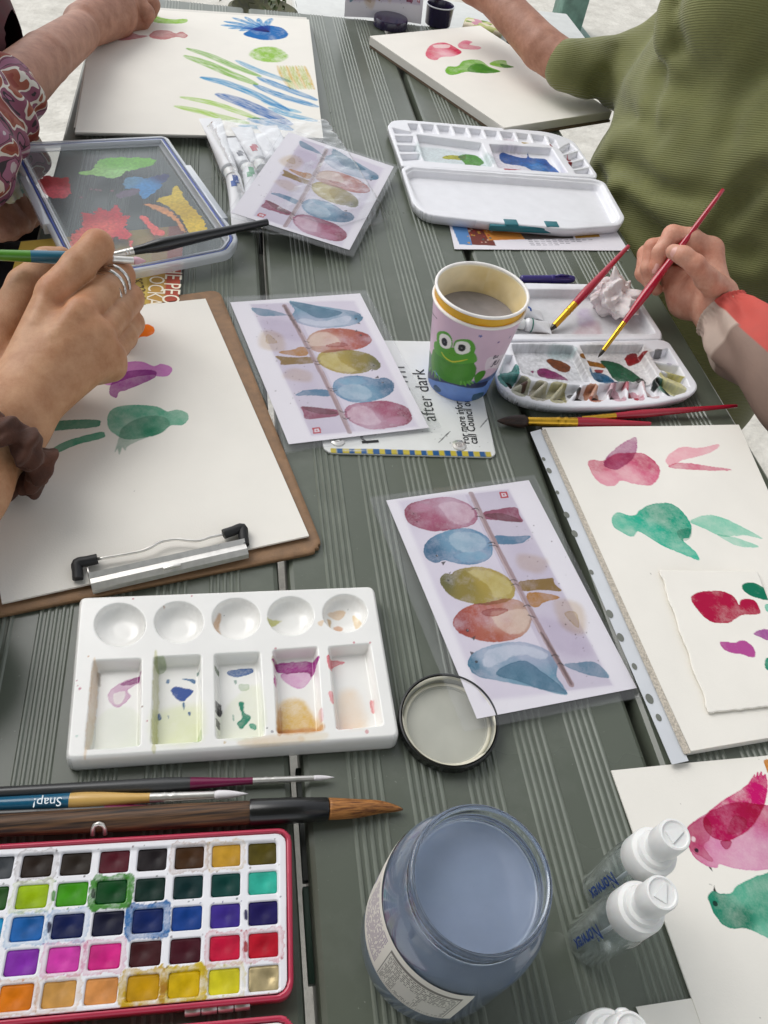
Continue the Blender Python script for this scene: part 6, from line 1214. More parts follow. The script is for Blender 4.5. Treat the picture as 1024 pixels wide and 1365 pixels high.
# ================================================================ small things
a, b = W(694, 372, .005), W(766, 372, .005); t = thing('pen', 'purple pen lying behind the stained fan-shaped palette', 'pen', (*((a+b)/2)[:2], .001)); M['purple'] = mat('purple_plastic', '#2c1c70', .3, coat=.3)
obj('barrel', *tube([a, a+(b-a)*.02, a+(b-a)*.55, a+(b-a)*.56], [.003, .0042, .0042, .0036], 20), M['purple'], t, sharp=40); obj('cap', *tube([a+(b-a)*.55, a+(b-a)*.56, a+(b-a)*.85, a+(b-a)*.98, b], [.0040, .0047, .0047, .0034, .0020], 20), M['purple'], t, sharp=40)
obj('clip', *tube([a+(b-a)*.60+[0, -.002, .005], a+(b-a)*.7+[0, -.002, .0062], a+(b-a)*.86+[0, -.002, .0055]], [.0012, .0012, .001], 10), M['purple'], t)
def paint_tube(shoulder, tail, z0, z1, r, label, mark=None, cap_len=.012, grp='white paint tubes', band=None, cap_r=None, mark_at=.15):
    a, b = W(*shoulder, z0), W(*tail, z1); d = (b-a); L = np.linalg.norm(d); d /= L
    t = thing('paint_tube', label, 'paint tube', (*((a+b)/2)[:2], min(a[2], b[2])-r), grp)
    s = np.linspace(0, 1, 14); n = 28; up = np.array([0, 0, 1.]); sd = np.cross(d, up); sd /= np.linalg.norm(sd); w = np.cross(sd, d); V = []
    for q in s:
        rw = r*(1+.5*q**1.5); rh = r*(1-q**1.3*.94)
        for k in range(n): A = 2*PI*k/n; V.append(a+d*L*q+sd*rw*math.cos(A)+w*rh*math.sin(A))
    V = np.array(V); F = [[i*n+j, i*n+(j+1) % n, (i+1)*n+(j+1) % n, (i+1)*n+j] for i in range(len(s)-1) for j in range(n)]+[list(range(n))[::-1], [(len(s)-1)*n+j for j in range(n)]]
    obj('tube_body', V, F, M['tubewhite'], t, sharp=60)
    obj('neck', *tube([a, a-d*.0015, a-d*.003, a-d*.005], [r, r*.9, r*.55, r*.5], 20), M['tubewhite'], t, sharp=40); cr = cap_r or r*.82
    obj('cap', *tube([a-d*.004, a-d*.0045, a-d*(.004+cap_len), a-d*(.0046+cap_len)], [cr*.95, cr, cr*.92, cr*.8], 24), M['cap'], t, sharp=40)
    if mark:
        V = []; F = []
        for i in range(5):
            q = mark_at+.055*i
            for k in range(4): A = 1.0+.35*k; rw, rh = r*(1+.5*q**1.5)+.0003, r*(1-q**1.3*.94)+.0003; V.append(a+d*L*q+sd*rw*math.cos(A)+w*rh*math.sin(A))
        F = [[i*4+j, i*4+j+1, (i+1)*4+j+1, (i+1)*4+j] for i in range(4) for j in range(3) if not (i < 2 and j == 0) and not (i > 2 and j == 2)]; obj('colour_mark', np.array(V), F, M[mark], t)
    if band: q = .12; obj('colour_band', *tube([a+d*L*q, a+d*L*(q+.05)], [r*1.02+.0003, r*1.03+.0003], 28, cap=False), M[band], t)
    return t
M['tubewhite'] = mat('white_tube_metal', '#dedee0', .3, var=.05, spec=.6); M['mk_blue'] = mat('blue_mark', '#1e4f9a', .4); M['mk_red'] = mat('red_mark', '#a8162e', .4); M['mk_green'] = mat('green_mark', '#3f8f5f', .4); M['mk_dark'] = mat('navy_mark', '#20223a', .4); M['mk_teal'] = mat('teal_mark', '#0c6a5a', .4)
G = 'white paint tubes in the clear bag'
paint_tube((306, 228), (280, 158), .012, .012, .0095, 'white paint tube whose tail points at the sketch pad, leftmost in the clear bag', None, grp=G)
paint_tube((311, 238), (325, 300), .010, .010, .0085, 'white paint tube with a blue mark beside its cap in the clear bag', 'mk_blue', .012, G, mark_at=.08)
paint_tube((326, 221), (305, 184), .010, .012, .0075, 'white paint tube with a small navy mark between its neighbours in the bag', 'mk_dark', grp=G)
paint_tube((345, 217), (322, 170), .014, .013, .0088, 'white paint tube with a red mark in the clear bag', 'mk_red', grp=G, mark_at=.14)
paint_tube((333, 231), (345, 285), .010, .010, .0085, 'white paint tube with a green mark showing at the card edge in the bag', 'mk_green', .010, G, mark_at=.02)
paint_tube((362, 215), (346, 178), .012, .012, .0075, 'plain white paint tube half under the tilted card in the bag', None, grp=G)
paint_tube((385, 215), (356, 168), .012, .012, .009, 'white paint tube with its flat tail beside the upper edge of the tilted card', None, grp=G)
paint_tube((430, 225), (392, 178), .010, .010, .0085, 'white paint tube mostly hidden beneath the tilted card', None, grp=G)
def bag():
    pts = [(268, 168), (445, 166), (520, 285), (452, 312), (330, 300), (318, 285)]
    fr = Frame(W(318, 290, .022), W(452, 312, .022), .0225); P = fr.px(pts, .012)
    P = rpoly(P, 3, 3)
    def hf(x, y): return .001*fbm(x/18, y/18, 2)+.004*fbm(x/9, y/22, 6)-.018*ss(-14, 0, sdpoly(x, y, P)[0])
    o = relief('plastic_bag', fr, P, 2.2, M['bag'], None, hfun=hf, skirt=((0, -.0195),), bottom=False); tag(o, 'crinkled clear plastic bag of white paint tubes under the tilted bird card', 'plastic bag')
bag()
G2 = 'small paint tubes in the palette lid'
paint_tube((703, 433), (733, 437), .0085, .0068, .0068, 'white paint tube with a teal band in the lid of the stained palette', None, .010, G2, band='mk_teal')
paint_tube((700, 416), (722, 420), .0085, .0068, .0062, 'white paint tube with a navy mark behind the teal-banded one', 'mk_blue', .010, G2, mark_at=.05)
def crumple(px, py, z, size, label, seed, tint='#e9e4e4', h=1., stains=(), spike=None):
    """a crumpled tissue: sharp folds raised on a lump"""
    bm = bmesh.new(); bmesh.ops.create_icosphere(bm, subdivisions=6, radius=1); V = np.array([v.co[:] for v in bm.verts]); F = [[v.index for v in f.verts] for f in bm.faces]; bm.free()
    rs = np.random.RandomState(seed); r = np.ones(len(V))*.70
    tri = lambda q: 2*np.abs(q-np.floor(q)-.5)
    for k in range(16):
        n = rs.randn(3); n /= np.linalg.norm(n); m_ = rs.randn(3); q = V@n*rs.uniform(.7, 2.2)+rs.rand()+.25*np.sin(V@m_*2.2+rs.rand()*6); r += rs.uniform(.05, .12)*(tri(q)**1.0-.5)
    for k in range(10):
        n = rs.randn(3); n[2] = abs(n[2])*.8; n /= np.linalg.norm(n); m_ = np.cross(n, rs.randn(3)); m_ /= np.linalg.norm(m_); r += .30*rs.uniform(.3, 1)*np.maximum(0, 1-np.abs(V@m_)/.13)*np.maximum(0, 1-(1-V@n)/.22)
    if spike is not None:
        n = np.array(spike, float); n /= np.linalg.norm(n); m_ = np.cross(n, [.3, 1, .2]); m_ /= np.linalg.norm(m_); r += .55*np.maximum(0, 1-np.abs(V@m_)/.2)*np.maximum(0, 1-(1-V@n)/.10)
    r = np.clip(r, .3, 1.7)
    V = V*r[:, None]; V[:, 2] *= h; V[:, 2] = np.maximum(V[:, 2], -.42*h); c = W(px, py, z); V = c+V*size; V[:, 2] += .42*h*size+z-V[:, 2].min()*0
    V[:, 2] += z-V[:, 2].min(); col = np.ones((len(V), 3))*lin(tint)
    for q, rad, cc in stains:
        d = np.exp(-(((V-(c+np.array(q)*size))**2).sum(1)/(rad*size)**2))[:, None]; col = col*(1-d)+lin(cc)*d
    o = obj('tissue', V, F, M['tissue'], None, col=col, sharp=18); return tag(o, label, 'tissue')
M['tissue'] = mat('soft_tissue', '#f2f0ee', .85, var=.03, paint=True, bump=.2, bscale=500, sss=.1)
crumple(812, 411, .004, .030, 'crumpled white tissue with pink and teal stains in the lid of the stained palette', 4, h=.95, stains=(((.7, .6, .4), .5, '#7fc0b4'), ((.5, -.2, .1), .5, '#d9a9b4'), ((-.2, .2, .3), .5, '#e0c4cc')), spike=(-.1, .35, .7))

# far end of the table
def far_end():
    M['drum'] = mat('dark_purple_plastic', '#221a3a', .25, coat=.3)
    c = W(583, 34, 0); t = thing('paint_pot', 'small open dark plastic pot by the far corner of the cream sketch pad', 'pot', (c[0], c[1], .001))
    obj('pot_wall', *lathe([(.019, .001), (.0215, .003), (.023, .030), (.0238, .0315), (.0225, .0320), (.0212, .029), (.0195, .004), (.0001, .0035)], 48, c, True, False), M['drum'], t, sharp=40); obj('rim_highlight', *torus(c+[0, 0, .0312], (0, 0, 1), .0232, .0010, 60, 8), M['sleeve'], t)
    c = W(520, 36, 0); t2 = thing('paint_tin', 'flat dark purple tin in front of the standing rainbow print', 'tin', (c[0], c[1]+.0, .001)); obj('tin_body', *lathe([(.026, .001), (.028, .002), (.028, .013), (.027, .0145), (.0001, .0148)], 48, c, True, False), M['drum'], t2, sharp=40)
    # the same bird print standing on edge
    a, b = W(459, 24, 0), W(561, 34, 0); u = (b-a)/np.linalg.norm(b-a); n = np.array([-u[1], u[0], 0]); Lw = np.linalg.norm(b-a)*1.0; up = np.array([0, 0, .96])+n*.25
    t3 = thing('bird_print', 'print of painted birds standing upright at the far end of the table', 'bird print', (*((a+b)/2)[:2], .001))
    nu, nv = 150, 110; s, q = np.meshgrid(np.linspace(0, 1, nu), np.linspace(0, 1, nv)); s = s.ravel(); q = q.ravel()
    class cvd: pass
    cv = cvd(); cv.s, cv.t = 1-q*.75, 1-s; cv.C = None; bird_art(cv)
    bend = .008*np.sin(s*PI); V = a+s[:, None]*Lw*u+q[:, None]*.115*up+bend[:, None]*n+[0, 0, .002]; V = np.concatenate([V, V+n*.0012])
    i = np.arange(nu*nv).reshape(nv, nu); F = np.stack([i[:-1, :-1], i[:-1, 1:], i[1:, 1:], i[1:, :-1]], -1).reshape(-1, 4); F = np.concatenate([F, F[:, ::-1]+nu*nv])
    obj('print', V, F, M['card'], t3, col=np.concatenate([cv.C, cv.C])); 
    V, F = box(-.02, .02, -.002, .03, 0, .05, .002); obj('stand', V+(a+b)/2+n*.028+[0, 0, .001], F, M['drum'], t3, sharp=40)
    # patterned pouch
    a = W(640, 42, .006); V, F = box(-.034, .034, -.02, .02, -.005, .008, .006, 3); ang = -.32; R2 = np.array([[math.cos(ang), -math.sin(ang), 0], [math.sin(ang), math.cos(ang), 0], [0, 0, 1]]); V = a+V@R2.T+[0.008, 0.014, 0]
    m, nt, bb = _nt('leaf_print_cloth'); N, L = nt.nodes, nt.links; vo = N.new('ShaderNodeTexVoronoi'); vo.inputs['Scale'].default_value = 90; tc = N.new('ShaderNodeTexCoord'); L.new(tc.outputs['Object'], vo.inputs['Vector']); r = N.new('ShaderNodeValToRGB'); r.color_ramp.interpolation = 'CONSTANT'
    for p_, c_ in ((.0, '#6f8a3f'), (.35, '#b8bd7a'), (.55, '#d9cdb4'), (.75, '#c58a9a')):
        e = r.color_ramp.elements.new(p_); e.color = (*lin(c_), 1)
    L.new(vo.outputs['Color'], r.inputs[0]); L.new(r.outputs[0], bb.inputs['Base Color']); bb.inputs['Roughness'].default_value = .8
    o = obj('pouch', V, F, m, None, sharp=60); tag(o, 'green and pink leaf-patterned pouch beyond the cream sketch pad', 'pouch')
    c = W(682, 60, .0); o = obj('bottle_cap', *lathe([(.009, .001), (.0098, .002), (.0095, .012), (.0085, .0132), (.0001, .0134)], 32, c, True, False), M['black'], None, sharp=40); tag(o, 'small black bottle cap by the far edge of the cream pad', 'cap')
    # things just past the table end
    M['bench'] = mat('pale_bench_board', '#cfd0cc', .5, var=.06)
    b0 = W(440, 6, -.30); t5 = thing('bench', 'pale bench standing on the ground past the far end of the table', 'bench', (b0[0], b0[1], GZ))
    obj('seat_board', *box(b0[0]-.10, b0[0]+.75, b0[1]-.10, b0[1]+.14, -.335, -.30, .006), M['bench'], t5, sharp=40)
    for x in (.0, .62): obj('leg', *box(b0[0]+x-.03, b0[0]+x+.03, b0[1]-.06, b0[1]+.10, GZ, -.3355, .004), M['darkgreen'], t5, sharp=40)
    c = W(352, 6, 0); c[1] = max(c[1], 1.48); t6 = thing('garden_pot', 'small mossy plant pot just past the far table edge', 'plant pot', (c[0], c[1], -.45)); M['pot'] = mat('mossy_pot', '#4a4a2c', .7, var=.5, vscale=60, bump=.5)
    obj('pot_wall', *lathe([(.04, -.1), (.055, -.02), (.058, -.015), (.052, -.012), (.03, -.03)], 40, c, True, True), M['pot'], t6, sharp=40)
    M['leaf'] = mat('dull_leaf', '#3d4a1e', .6, var=.4, vscale=80); rs = np.random.RandomState(9); V, F = [], []
    for k in range(50):
        p = c+np.array([rs.randn()*.025, rs.randn()*.025, -.012+abs(rs.randn())*.012]); d = rs.randn(3)*.008; e = np.cross(d, rs.randn(3)); e = e/np.linalg.norm(e)*.004; i = len(V); V += [p, p+d*.5+e, p+d, p+d*.5-e]; F.append([i, i+1, i+2, i+3])
    obj('foliage', np.array(V), F, M['leaf'], t6); obj('pedestal', *box(c[0]-.03, c[0]+.03, c[1]-.03, c[1]+.03, GZ, c[2]-.1005, .004), M['galv'], t6, sharp=40)
far_end()
# ================================================================ people
def skin_mat(name, c1, c2):
    m, nt, b = _nt(name); N, L = nt.nodes, nt.links; tc = N.new('ShaderNodeTexCoord'); n = N.new('ShaderNodeTexNoise'); n.inputs['Scale'].default_value = 55; n.inputs['Detail'].default_value = 6; n.inputs['Roughness'].default_value = .7; L.new(tc.outputs['Object'], n.inputs['Vector'])
    r = N.new('ShaderNodeValToRGB'); r.color_ramp.elements[0].position = .32; r.color_ramp.elements[1].position = .68; r.color_ramp.elements[0].color = (*lin(c1), 1); r.color_ramp.elements[1].color = (*lin(c2), 1); L.new(n.outputs['Fac'], r.inputs[0])
    at = N.new('ShaderNodeAttribute'); at.attribute_name = 'pigment'; mx = N.new('ShaderNodeMix'); mx.data_type = 'RGBA'; mx.blend_type = 'MULTIPLY'; mx.inputs['Factor'].default_value = 1; L.new(r.outputs[0], mx.inputs[6]); L.new(at.outputs['Color'], mx.inputs[7]); L.new(mx.outputs[2], b.inputs['Base Color'])
    b.inputs['Roughness'].default_value = .55; b.inputs['Subsurface Weight'].default_value = .12; b.inputs['Subsurface Radius'].default_value = (1, .35, .2); b.inputs['Subsurface Scale'].default_value = .004
    vo = N.new('ShaderNodeTexVoronoi'); vo.inputs['Scale'].default_value = 750; mp = N.new('ShaderNodeMapping'); mp.inputs['Scale'].default_value = (1, 1, .6); L.new(tc.outputs['Object'], mp.inputs[0]); L.new(mp.outputs[0], vo.inputs['Vector'])
    n3_ = N.new('ShaderNodeTexNoise'); n3_.inputs['Scale'].default_value = 180; n3_.inputs['Detail'].default_value = 6; L.new(tc.outputs['Object'], n3_.inputs['Vector'])
    ad = N.new('ShaderNodeMath'); ad.operation = 'MULTIPLY_ADD'; ad.inputs[1].default_value = .5; L.new(vo.outputs['Distance'], ad.inputs[0]); L.new(n3_.outputs['Fac'], ad.inputs[2])
    bp = N.new('ShaderNodeBump'); bp.inputs['Strength'].default_value = .22; bp.inputs['Distance'].default_value = .0010; L.new(ad.outputs[0], bp.inputs['Height']); L.new(bp.outputs['Normal'], b.inputs['Normal']); return m
M['skinA'] = skin_mat('warm_skin', '#a67450', '#c0936f')
def flush(V, spots):
    """redder skin over the knuckles"""
    C_ = np.ones((len(V), 3))
    for p, r, c in spots: d = np.exp(-((V-p)**2).sum(1)/r**2)[:, None]; C_ = C_*(1-d)+C_*np.array(c)*d
    return C_
M['skinB'] = skin_mat('fair_skin', '#b67a62', '#d0a18a')
M['skinC'] = skin_mat('ruddy_skin', '#8f5f49', '#b07f68')
M['nail'] = mat('fingernail', '#cf9c90', .28, var=.05)
M['silver'] = mat('silver_ring', '#d5d3ce', .16, metal=1, var=.06)
def body(name, fn, joints, h, m, parent, pad=.012, **k):
    A = np.array([p for p, r in joints]); r = max(r for p, r in joints)+pad
    V, F = nets(fn, A.min(0)-r, A.max(0)+r, h); return obj(name, V, F, m, parent, **k)
def dimple(P, c, r, depth): return depth*np.exp(-((P-c)**2).sum(1)/(r*r))

def near_hand():
    wr, fo, el = J(6, 566, 50, 47), J(-52, 655, 46, 50), J(-150, 800, 52, 62)
    mi, mm, mr, mp = J(72, 392, 84, 22), J(107, 420, 82, 22), J(131, 447, 70, 21), J(146, 474, 54, 19)
    idx = [J(72, 392, 86, 22.5), J(104, 355, 95, 21.5), J(130, 328, 99, 20.5), J(134, 345, 78, 16), J(126, 356, 62, 13.5)]
    mid = [J(107, 420, 80, 22), J(136, 390, 74, 22), J(158, 368, 62, 21), J(158, 380, 44, 17), J(140, 386, 36, 15)]
    rng = [J(131, 447, 66, 21), J(154, 419, 60, 20.5), J(171, 398, 49, 20), J(166, 410, 32, 16), J(148, 418, 26, 14)]
    pin = [J(146, 474, 50, 18.5), J(164, 449, 43, 18), J(174, 431, 36, 17.5), J(170, 440, 22, 14.5), J(154, 448, 17, 12.5)]
    thb = [J(-28, 510, 40, 36), J(4, 436, 52, 27), J(34, 380, 62, 21.5), J(62, 350, 66, 18.5), J(82, 343, 68, 14)]
    palm_in = J(40, 500, 34, 40)
    allj = [wr, fo, el]+idx+mid+rng+pin+thb
    def fn(P):
        pa = None
        for mc, rr in ((mi, 33), (mm, 33), (mr, 31), (mp, 29)):
            e = cone_sd(P, wr[0], mc[0], wr[1]*.80, mc[1]); pa = e if pa is None else smin(pa, e, .010)
        pa = smin(pa, cone_sd(P, wr[0], palm_in[0], wr[1]*.85, palm_in[1]), .014)
        pa = smin(pa, cone_sd(P, palm_in[0], mp[0]+np.array([0, 0, -.012]), palm_in[1]*.8, mp[1]), .012)
        arm = smin(cone_sd(P, wr[0], fo[0], wr[1], fo[1]), cone_sd(P, fo[0], el[0], fo[1], el[1]), .02); pa = smin(pa, arm, .018)
        th = chain(P, thb, .006); pa = smin(pa, th, .007)
        f = None
        for ch in (idx, mid, rng, pin):
            e = chain(P, ch, .003); f = e if f is None else smin(f, e, .0007)
        d = smin(pa, f, .0036)
        for mc in (mi, mm, mr, mp): d = d-dimple(P, mc[0]+np.array([0, 0, mc[1]*.7]), .009, .0016)
        for q0, q1 in ((mi, mm), (mm, mr), (mr, mp)):
            d = d+dimple(P, (q0[0]+q1[0])/2*.93+wr[0]*.07+np.array([0, 0, .008]), .007, .0020)
        # extensor tendons and knuckle creases
        for mc in (mi, mm, mr):
            d = d-.0009*np.exp(-(cone_sd(P, wr[0]*.35+mc[0]*.65+np.array([0, 0, .016]), mc[0]+np.array([0, 0, mc[1]*.8]), .0008, .0008)/.004)**2)
        for ch in (idx, mid, rng, pin):
            c0 = ch[2][0]; ax = ch[2][0]-ch[1][0]; ax = ax/np.linalg.norm(ax); s = (P-c0)@ax; near = np.exp(-((P-c0)**2).sum(1)/.011**2); d = d+.00055*near*np.sin(s*2*PI/.0030+(P@np.array([90., 60, 0])))-.0007*np.exp(-((P-c0-np.array([0, 0, .009]))**2).sum(1)/.008**2)
        return d
    t = thing('person', 'tanned hand with silver rings and a brown scrunchie, painting with the green brush', 'person', (*W(60, 470)[:2], .01))
    A = np.array([p for p, r in allj]); lo = A.min(0)-.03; hi = A.max(0)+.03; 
    V, F = nets(fn, lo, hi, .00135); V = V[:]; bd = obj('body', V, F, M['skinA'], t, col=flush(V, [(x[k][0]+np.array([0, 0, .008]), .012, (1, .82, .74)) for x in (idx, mid, rng, pin) for k in (0, 2)]))
    # rings round the middle finger
    ax = mid[2][0]-mid[0][0]; ax /= np.linalg.norm(ax)
    for k, (s, r) in enumerate(((.53, .0017), (.665, .0020), (.81, .0022))):
        c = mid[0][0]+(mid[2][0]-mid[0][0])*s
        e1 = np.cross(ax, [0, 0, 1.]); e1 /= np.linalg.norm(e1); e2 = np.cross(e1, ax); n = 72; rr = []
        for q in range(n):
            A = 2*PI*q/n; dd = math.cos(A)*e1+math.sin(A)*e2; ls = np.linspace(.4, 1.22, 60)*mid[1][1]; v = fn(c+ls[:, None]*dd); w = np.where(v > 0)[0]; rr.append(ls[w[0]] if len(w) else mid[1][1]*1.12)
        rr = np.array(rr); rr = np.minimum(rr, mid[1][1]*1.16)
        for _ in range(3): rr = (np.roll(rr, 1)+rr*2+np.roll(rr, -1))/4
        m = 10; V = []
        for q in range(n):
            A = 2*PI*q/n; dd = math.cos(A)*e1+math.sin(A)*e2
            for j in range(m): B = 2*PI*j/m; V.append(c+dd*(rr[q]+.0004+.0013*math.cos(B))+ax*(r+.0002*math.sin(A*20))*math.sin(B))
        obj('ring', np.array(V), [[q*m+j, ((q+1) % n)*m+j, ((q+1) % n)*m+(j+1) % m, q*m+(j+1) % m] for q in range(n) for j in range(m)], M['silver'], t)
    c = mid[0][0]+(mid[2][0]-mid[0][0])*.47; side = np.cross(ax, [0, 0, 1.]); side /= np.linalg.norm(side); g = c-side*mid[1][1]*1.10+np.array([0, 0, .003]); V, F = lathe([(.0001, .0014), (.0012, .001), (.0016, 0), (.0001, -.0018)], 8, g); obj('ring_stone', V, F, M['silver'], t, sharp=10)
    # scrunchie
    M['velvet'] = mat('brown_velvet', '#4c2b1c', .85, var=.35, vscale=70, bump=.5, bscale=400, sheen=.08)
    c = J(-5, 605, 49, 47); ax = fo[0]-wr[0]; ax /= np.linalg.norm(ax); u = np.cross(ax, [0, 0, 1.]); u /= np.linalg.norm(u); v = np.cross(u, ax); n, m = 200, 40; V = []
    rs = np.random.RandomState(3); ph = rs.rand(8)*6.28
    for i in range(n):
        A = 2*PI*i/n; fold = .5*math.sin(A*9+ph[0])+.35*math.sin(A*14+ph[1])+.3*math.sin(A*5+ph[2]); R = c[1]*1.06+.0012*fold
        rr = .0088+.0015*math.sin(A*9+ph[3])+.0012*math.sin(A*16+ph[4]); d = math.cos(A)*u+math.sin(A)*v
        for j in range(m):
            B = 2*PI*j/m; q = rr*(1+.13*math.sin(3*B+A*11)+.10*math.sin(2*B-A*17+ph[5])+.06*math.sin(5*B+A*23))
            V.append(c[0]+d*(R+q*.85*math.cos(B)+.004)+ax*(q*1.35*math.sin(B)+.0025*math.sin(A*7+ph[6])))
    F = [[i*m+j, ((i+1) % n)*m+j, ((i+1) % n)*m+(j+1) % m, i*m+(j+1) % m] for i in range(n) for j in range(m)]
    o = obj('scrunchie', np.array(V), F, M['velvet'], t)
near_hand()

def nail(t, c, axis, nrm, L, Wd):
    """a little curved nail plate lying on the finger end"""
    axis = axis/np.linalg.norm(axis); nrm = nrm-axis*(nrm@axis); nrm /= np.linalg.norm(nrm); s = np.cross(axis, nrm); V = []; n, m = 9, 9
    for i in range(n):
        for j in range(m):
            a, b = i/(n-1)*2-1, j/(m-1)*2-1; w = Wd*(1-.22*abs(a)**3); V.append(c+axis*a*L+s*b*w-nrm*(.0022*b*b+.0006*a*a))
    F = [[i*m+j, i*m+j+1, (i+1)*m+j+1, (i+1)*m+j] for i in range(n-1) for j in range(m-1)]
    obj('fingernail', np.array(V), F, M['nail'], t)

def right_hand():
    z5 = lambda x, y, h, r: J(820+x*.2345, 240+y*.2345, h, r*.2345)
    wr, fo = z5(600, 755, 48, 122), z5(880, 960, 44, 130)
    heel = z5(415, 670, 34, 120); pad = z5(520, 610, 62, 98)
    idx = [z5(540, 400, 82, 62), z5(430, 330, 92, 56), z5(325, 310, 92, 52), z5(258, 410, 80, 45), z5(236, 495, 68, 40), z5(234, 520, 64, 33)]
    mid = [z5(500, 410, 62, 58), z5(300, 370, 72, 55), z5(215, 385, 70, 50), z5(190, 500, 56, 44), z5(205, 560, 48, 40)]
    rng = [z5(470, 430, 48, 55), z5(280, 400, 56, 52), z5(178, 420, 55, 48), z5(160, 530, 44, 44), z5(205, 590, 40, 38)]
    pin = [z5(450, 480, 36, 50), z5(300, 480, 40, 46), z5(215, 520, 40, 42), z5(205, 590, 34, 38), z5(235, 625, 30, 32)]
    thb = [z5(610, 640, 62, 84), z5(520, 560, 84, 64), z5(455, 480, 98, 54), z5(390, 430, 102, 50), z5(332, 408, 100, 43)]
    t = thing('person', 'fair hand with a coral and beige jacket cuff holding a red brush over the palette', 'person', (*W(960, 430)[:2], .01))
    def fn(P):
        pa = smin(cone_sd(P, wr[0], heel[0], wr[1]*.9, heel[1]*.8), cone_sd(P, wr[0], pad[0], wr[1]*.9, pad[1]*.85), .012)
        for ch in (idx, mid, rng, pin): pa = smin(pa, cone_sd(P, heel[0]*.5+pad[0]*.5, ch[0][0], heel[1]*.62, ch[0][1]), .009)
        pa = smin(pa, cone_sd(P, wr[0], fo[0], wr[1], fo[1]*.8), .012); pa = smin(pa, cone_sd(P, wr[0], idx[0][0], wr[1]*.75, idx[0][1]), .010)
        pa = smin(pa, cone_sd(P, z5(330, 560, 40, 70)[0], heel[0], z5(330, 560, 40, 70)[1], heel[1]*.95), .010)
        f = None
        for ch in (idx, mid, rng, pin): e = chain(P, ch, .003); f = e if f is None else smin(f, e, .0012)
        d = smin(pa, f, .004); d = smin(d, chain(P, thb, .004), .0022)
        for ch, i in ((idx, 2), (thb, 2)):
            c0 = ch[i][0]; ax = ch[i][0]-ch[i-1][0]; ax = ax/np.linalg.norm(ax); s = (P-c0)@ax; d = d+.0004*np.exp(-((P-c0)**2).sum(1)/.009**2)*np.sin(s*2*PI/.0024)
        return d
    allj = [wr, fo, heel, pad]+idx+mid+rng+pin+thb; A = np.array([p for p, r in allj]); V, F = nets(fn, A.min(0)-.028, A.max(0)+.028, .0012); obj('body', V, F, M['skinB'], t, col=flush(V, [(x[k][0], .013, (1, .80, .74)) for x, k in ((idx, 2), (idx, 0), (mid, 2), (rng, 2), (thb, 2), (idx, 4))]+[(heel[0]*.5+pad[0]*.5, .02, (1, .86, .82))]))
    up = CAMP-thb[-1][0]; up = up/np.linalg.norm(up); ax = thb[-1][0]-thb[-2][0]; nail(t, thb[-1][0]*.70+thb[-2][0]*.30+up*(thb[-1][1]*1.0+.0022), ax, up, .0062, .0052)
    ax = idx[-1][0]-idx[-3][0]; nail(t, idx[-2][0]*.7+idx[-1][0]*.3+up*(idx[-2][1]+.0016), ax, up, .0048, .0038)
    # gathered jacket sleeve
    M['jacket'] = mat('jacket_cotton', '#ffffff', .8, var=.06, vscale=60, bump=.2, bscale=600, paint=True)
    P0, P1, P2 = wr[0], J(1008, 464, 48, 30)[0], J(1130, 575, 40, 30)[0]; path = spline([P0*.97+P1*.03, P0*.6+P1*.4, P1, P1*.5+P2*.5, P2], 14); k = len(path); n = 160
    T = np.gradient(path, axis=0); T /= np.linalg.norm(T, axis=1)[:, None]; V = []; C_ = []; rs = np.random.RandomState(2); ph = rs.rand(8)*6.28
    u = np.cross(T[0], [0, 0, 1.]); u /= np.linalg.norm(u)
    rw = wr[1]*1.20; DC = W(1010, 400, .06)-W(925, 450, .06); vw = CAMP-P0; vw /= np.linalg.norm(vw); DC -= vw*(DC@vw); DC /= np.linalg.norm(DC)
    for i in range(k):
        s = i/(k-1); v = np.cross(u, T[i]); v /= np.linalg.norm(v); u = np.cross(T[i], v)
        base = rw*(1.0+.10*math.exp(-((s-.02)/.03)**2)+.42*ss(.05, .45, s)+.3*ss(.4, 1, s)); g = math.exp(-((s-.10)/.10)**2)
        for j in range(n):
            A = 2*PI*j/n; r = base+.0009*g*math.sin(A*34+ph[0]+3*math.sin(A*3))+.0040*math.exp(-((s-.3)/.2)**2)*math.sin(A*7+ph[1]+s*9)+.005*math.sin(s*16+A*2+ph[2])*ss(.15, .5, s)*.7
            p = path[i]+u*math.cos(A)*r+v*math.sin(A)*r; V.append(p)
            # panel seams: coral on the upper side of the cuff, beige under it, mauve-brown beyond
            coral = (p-path[i])@DC > -.02*r and s < .66
            C_.append(lin('#bf5046') if coral else (lin('#c2ad9f') if s < .42 else lin('#8b7468')))
    F = [[i*n+j, i*n+(j+1) % n, (i+1)*n+(j+1) % n, (i+1)*n+j] for i in range(k-1) for j in range(n)]
    obj('sleeve', np.array(V), F, M['jacket'], t, col=np.array(C_))
right_hand()

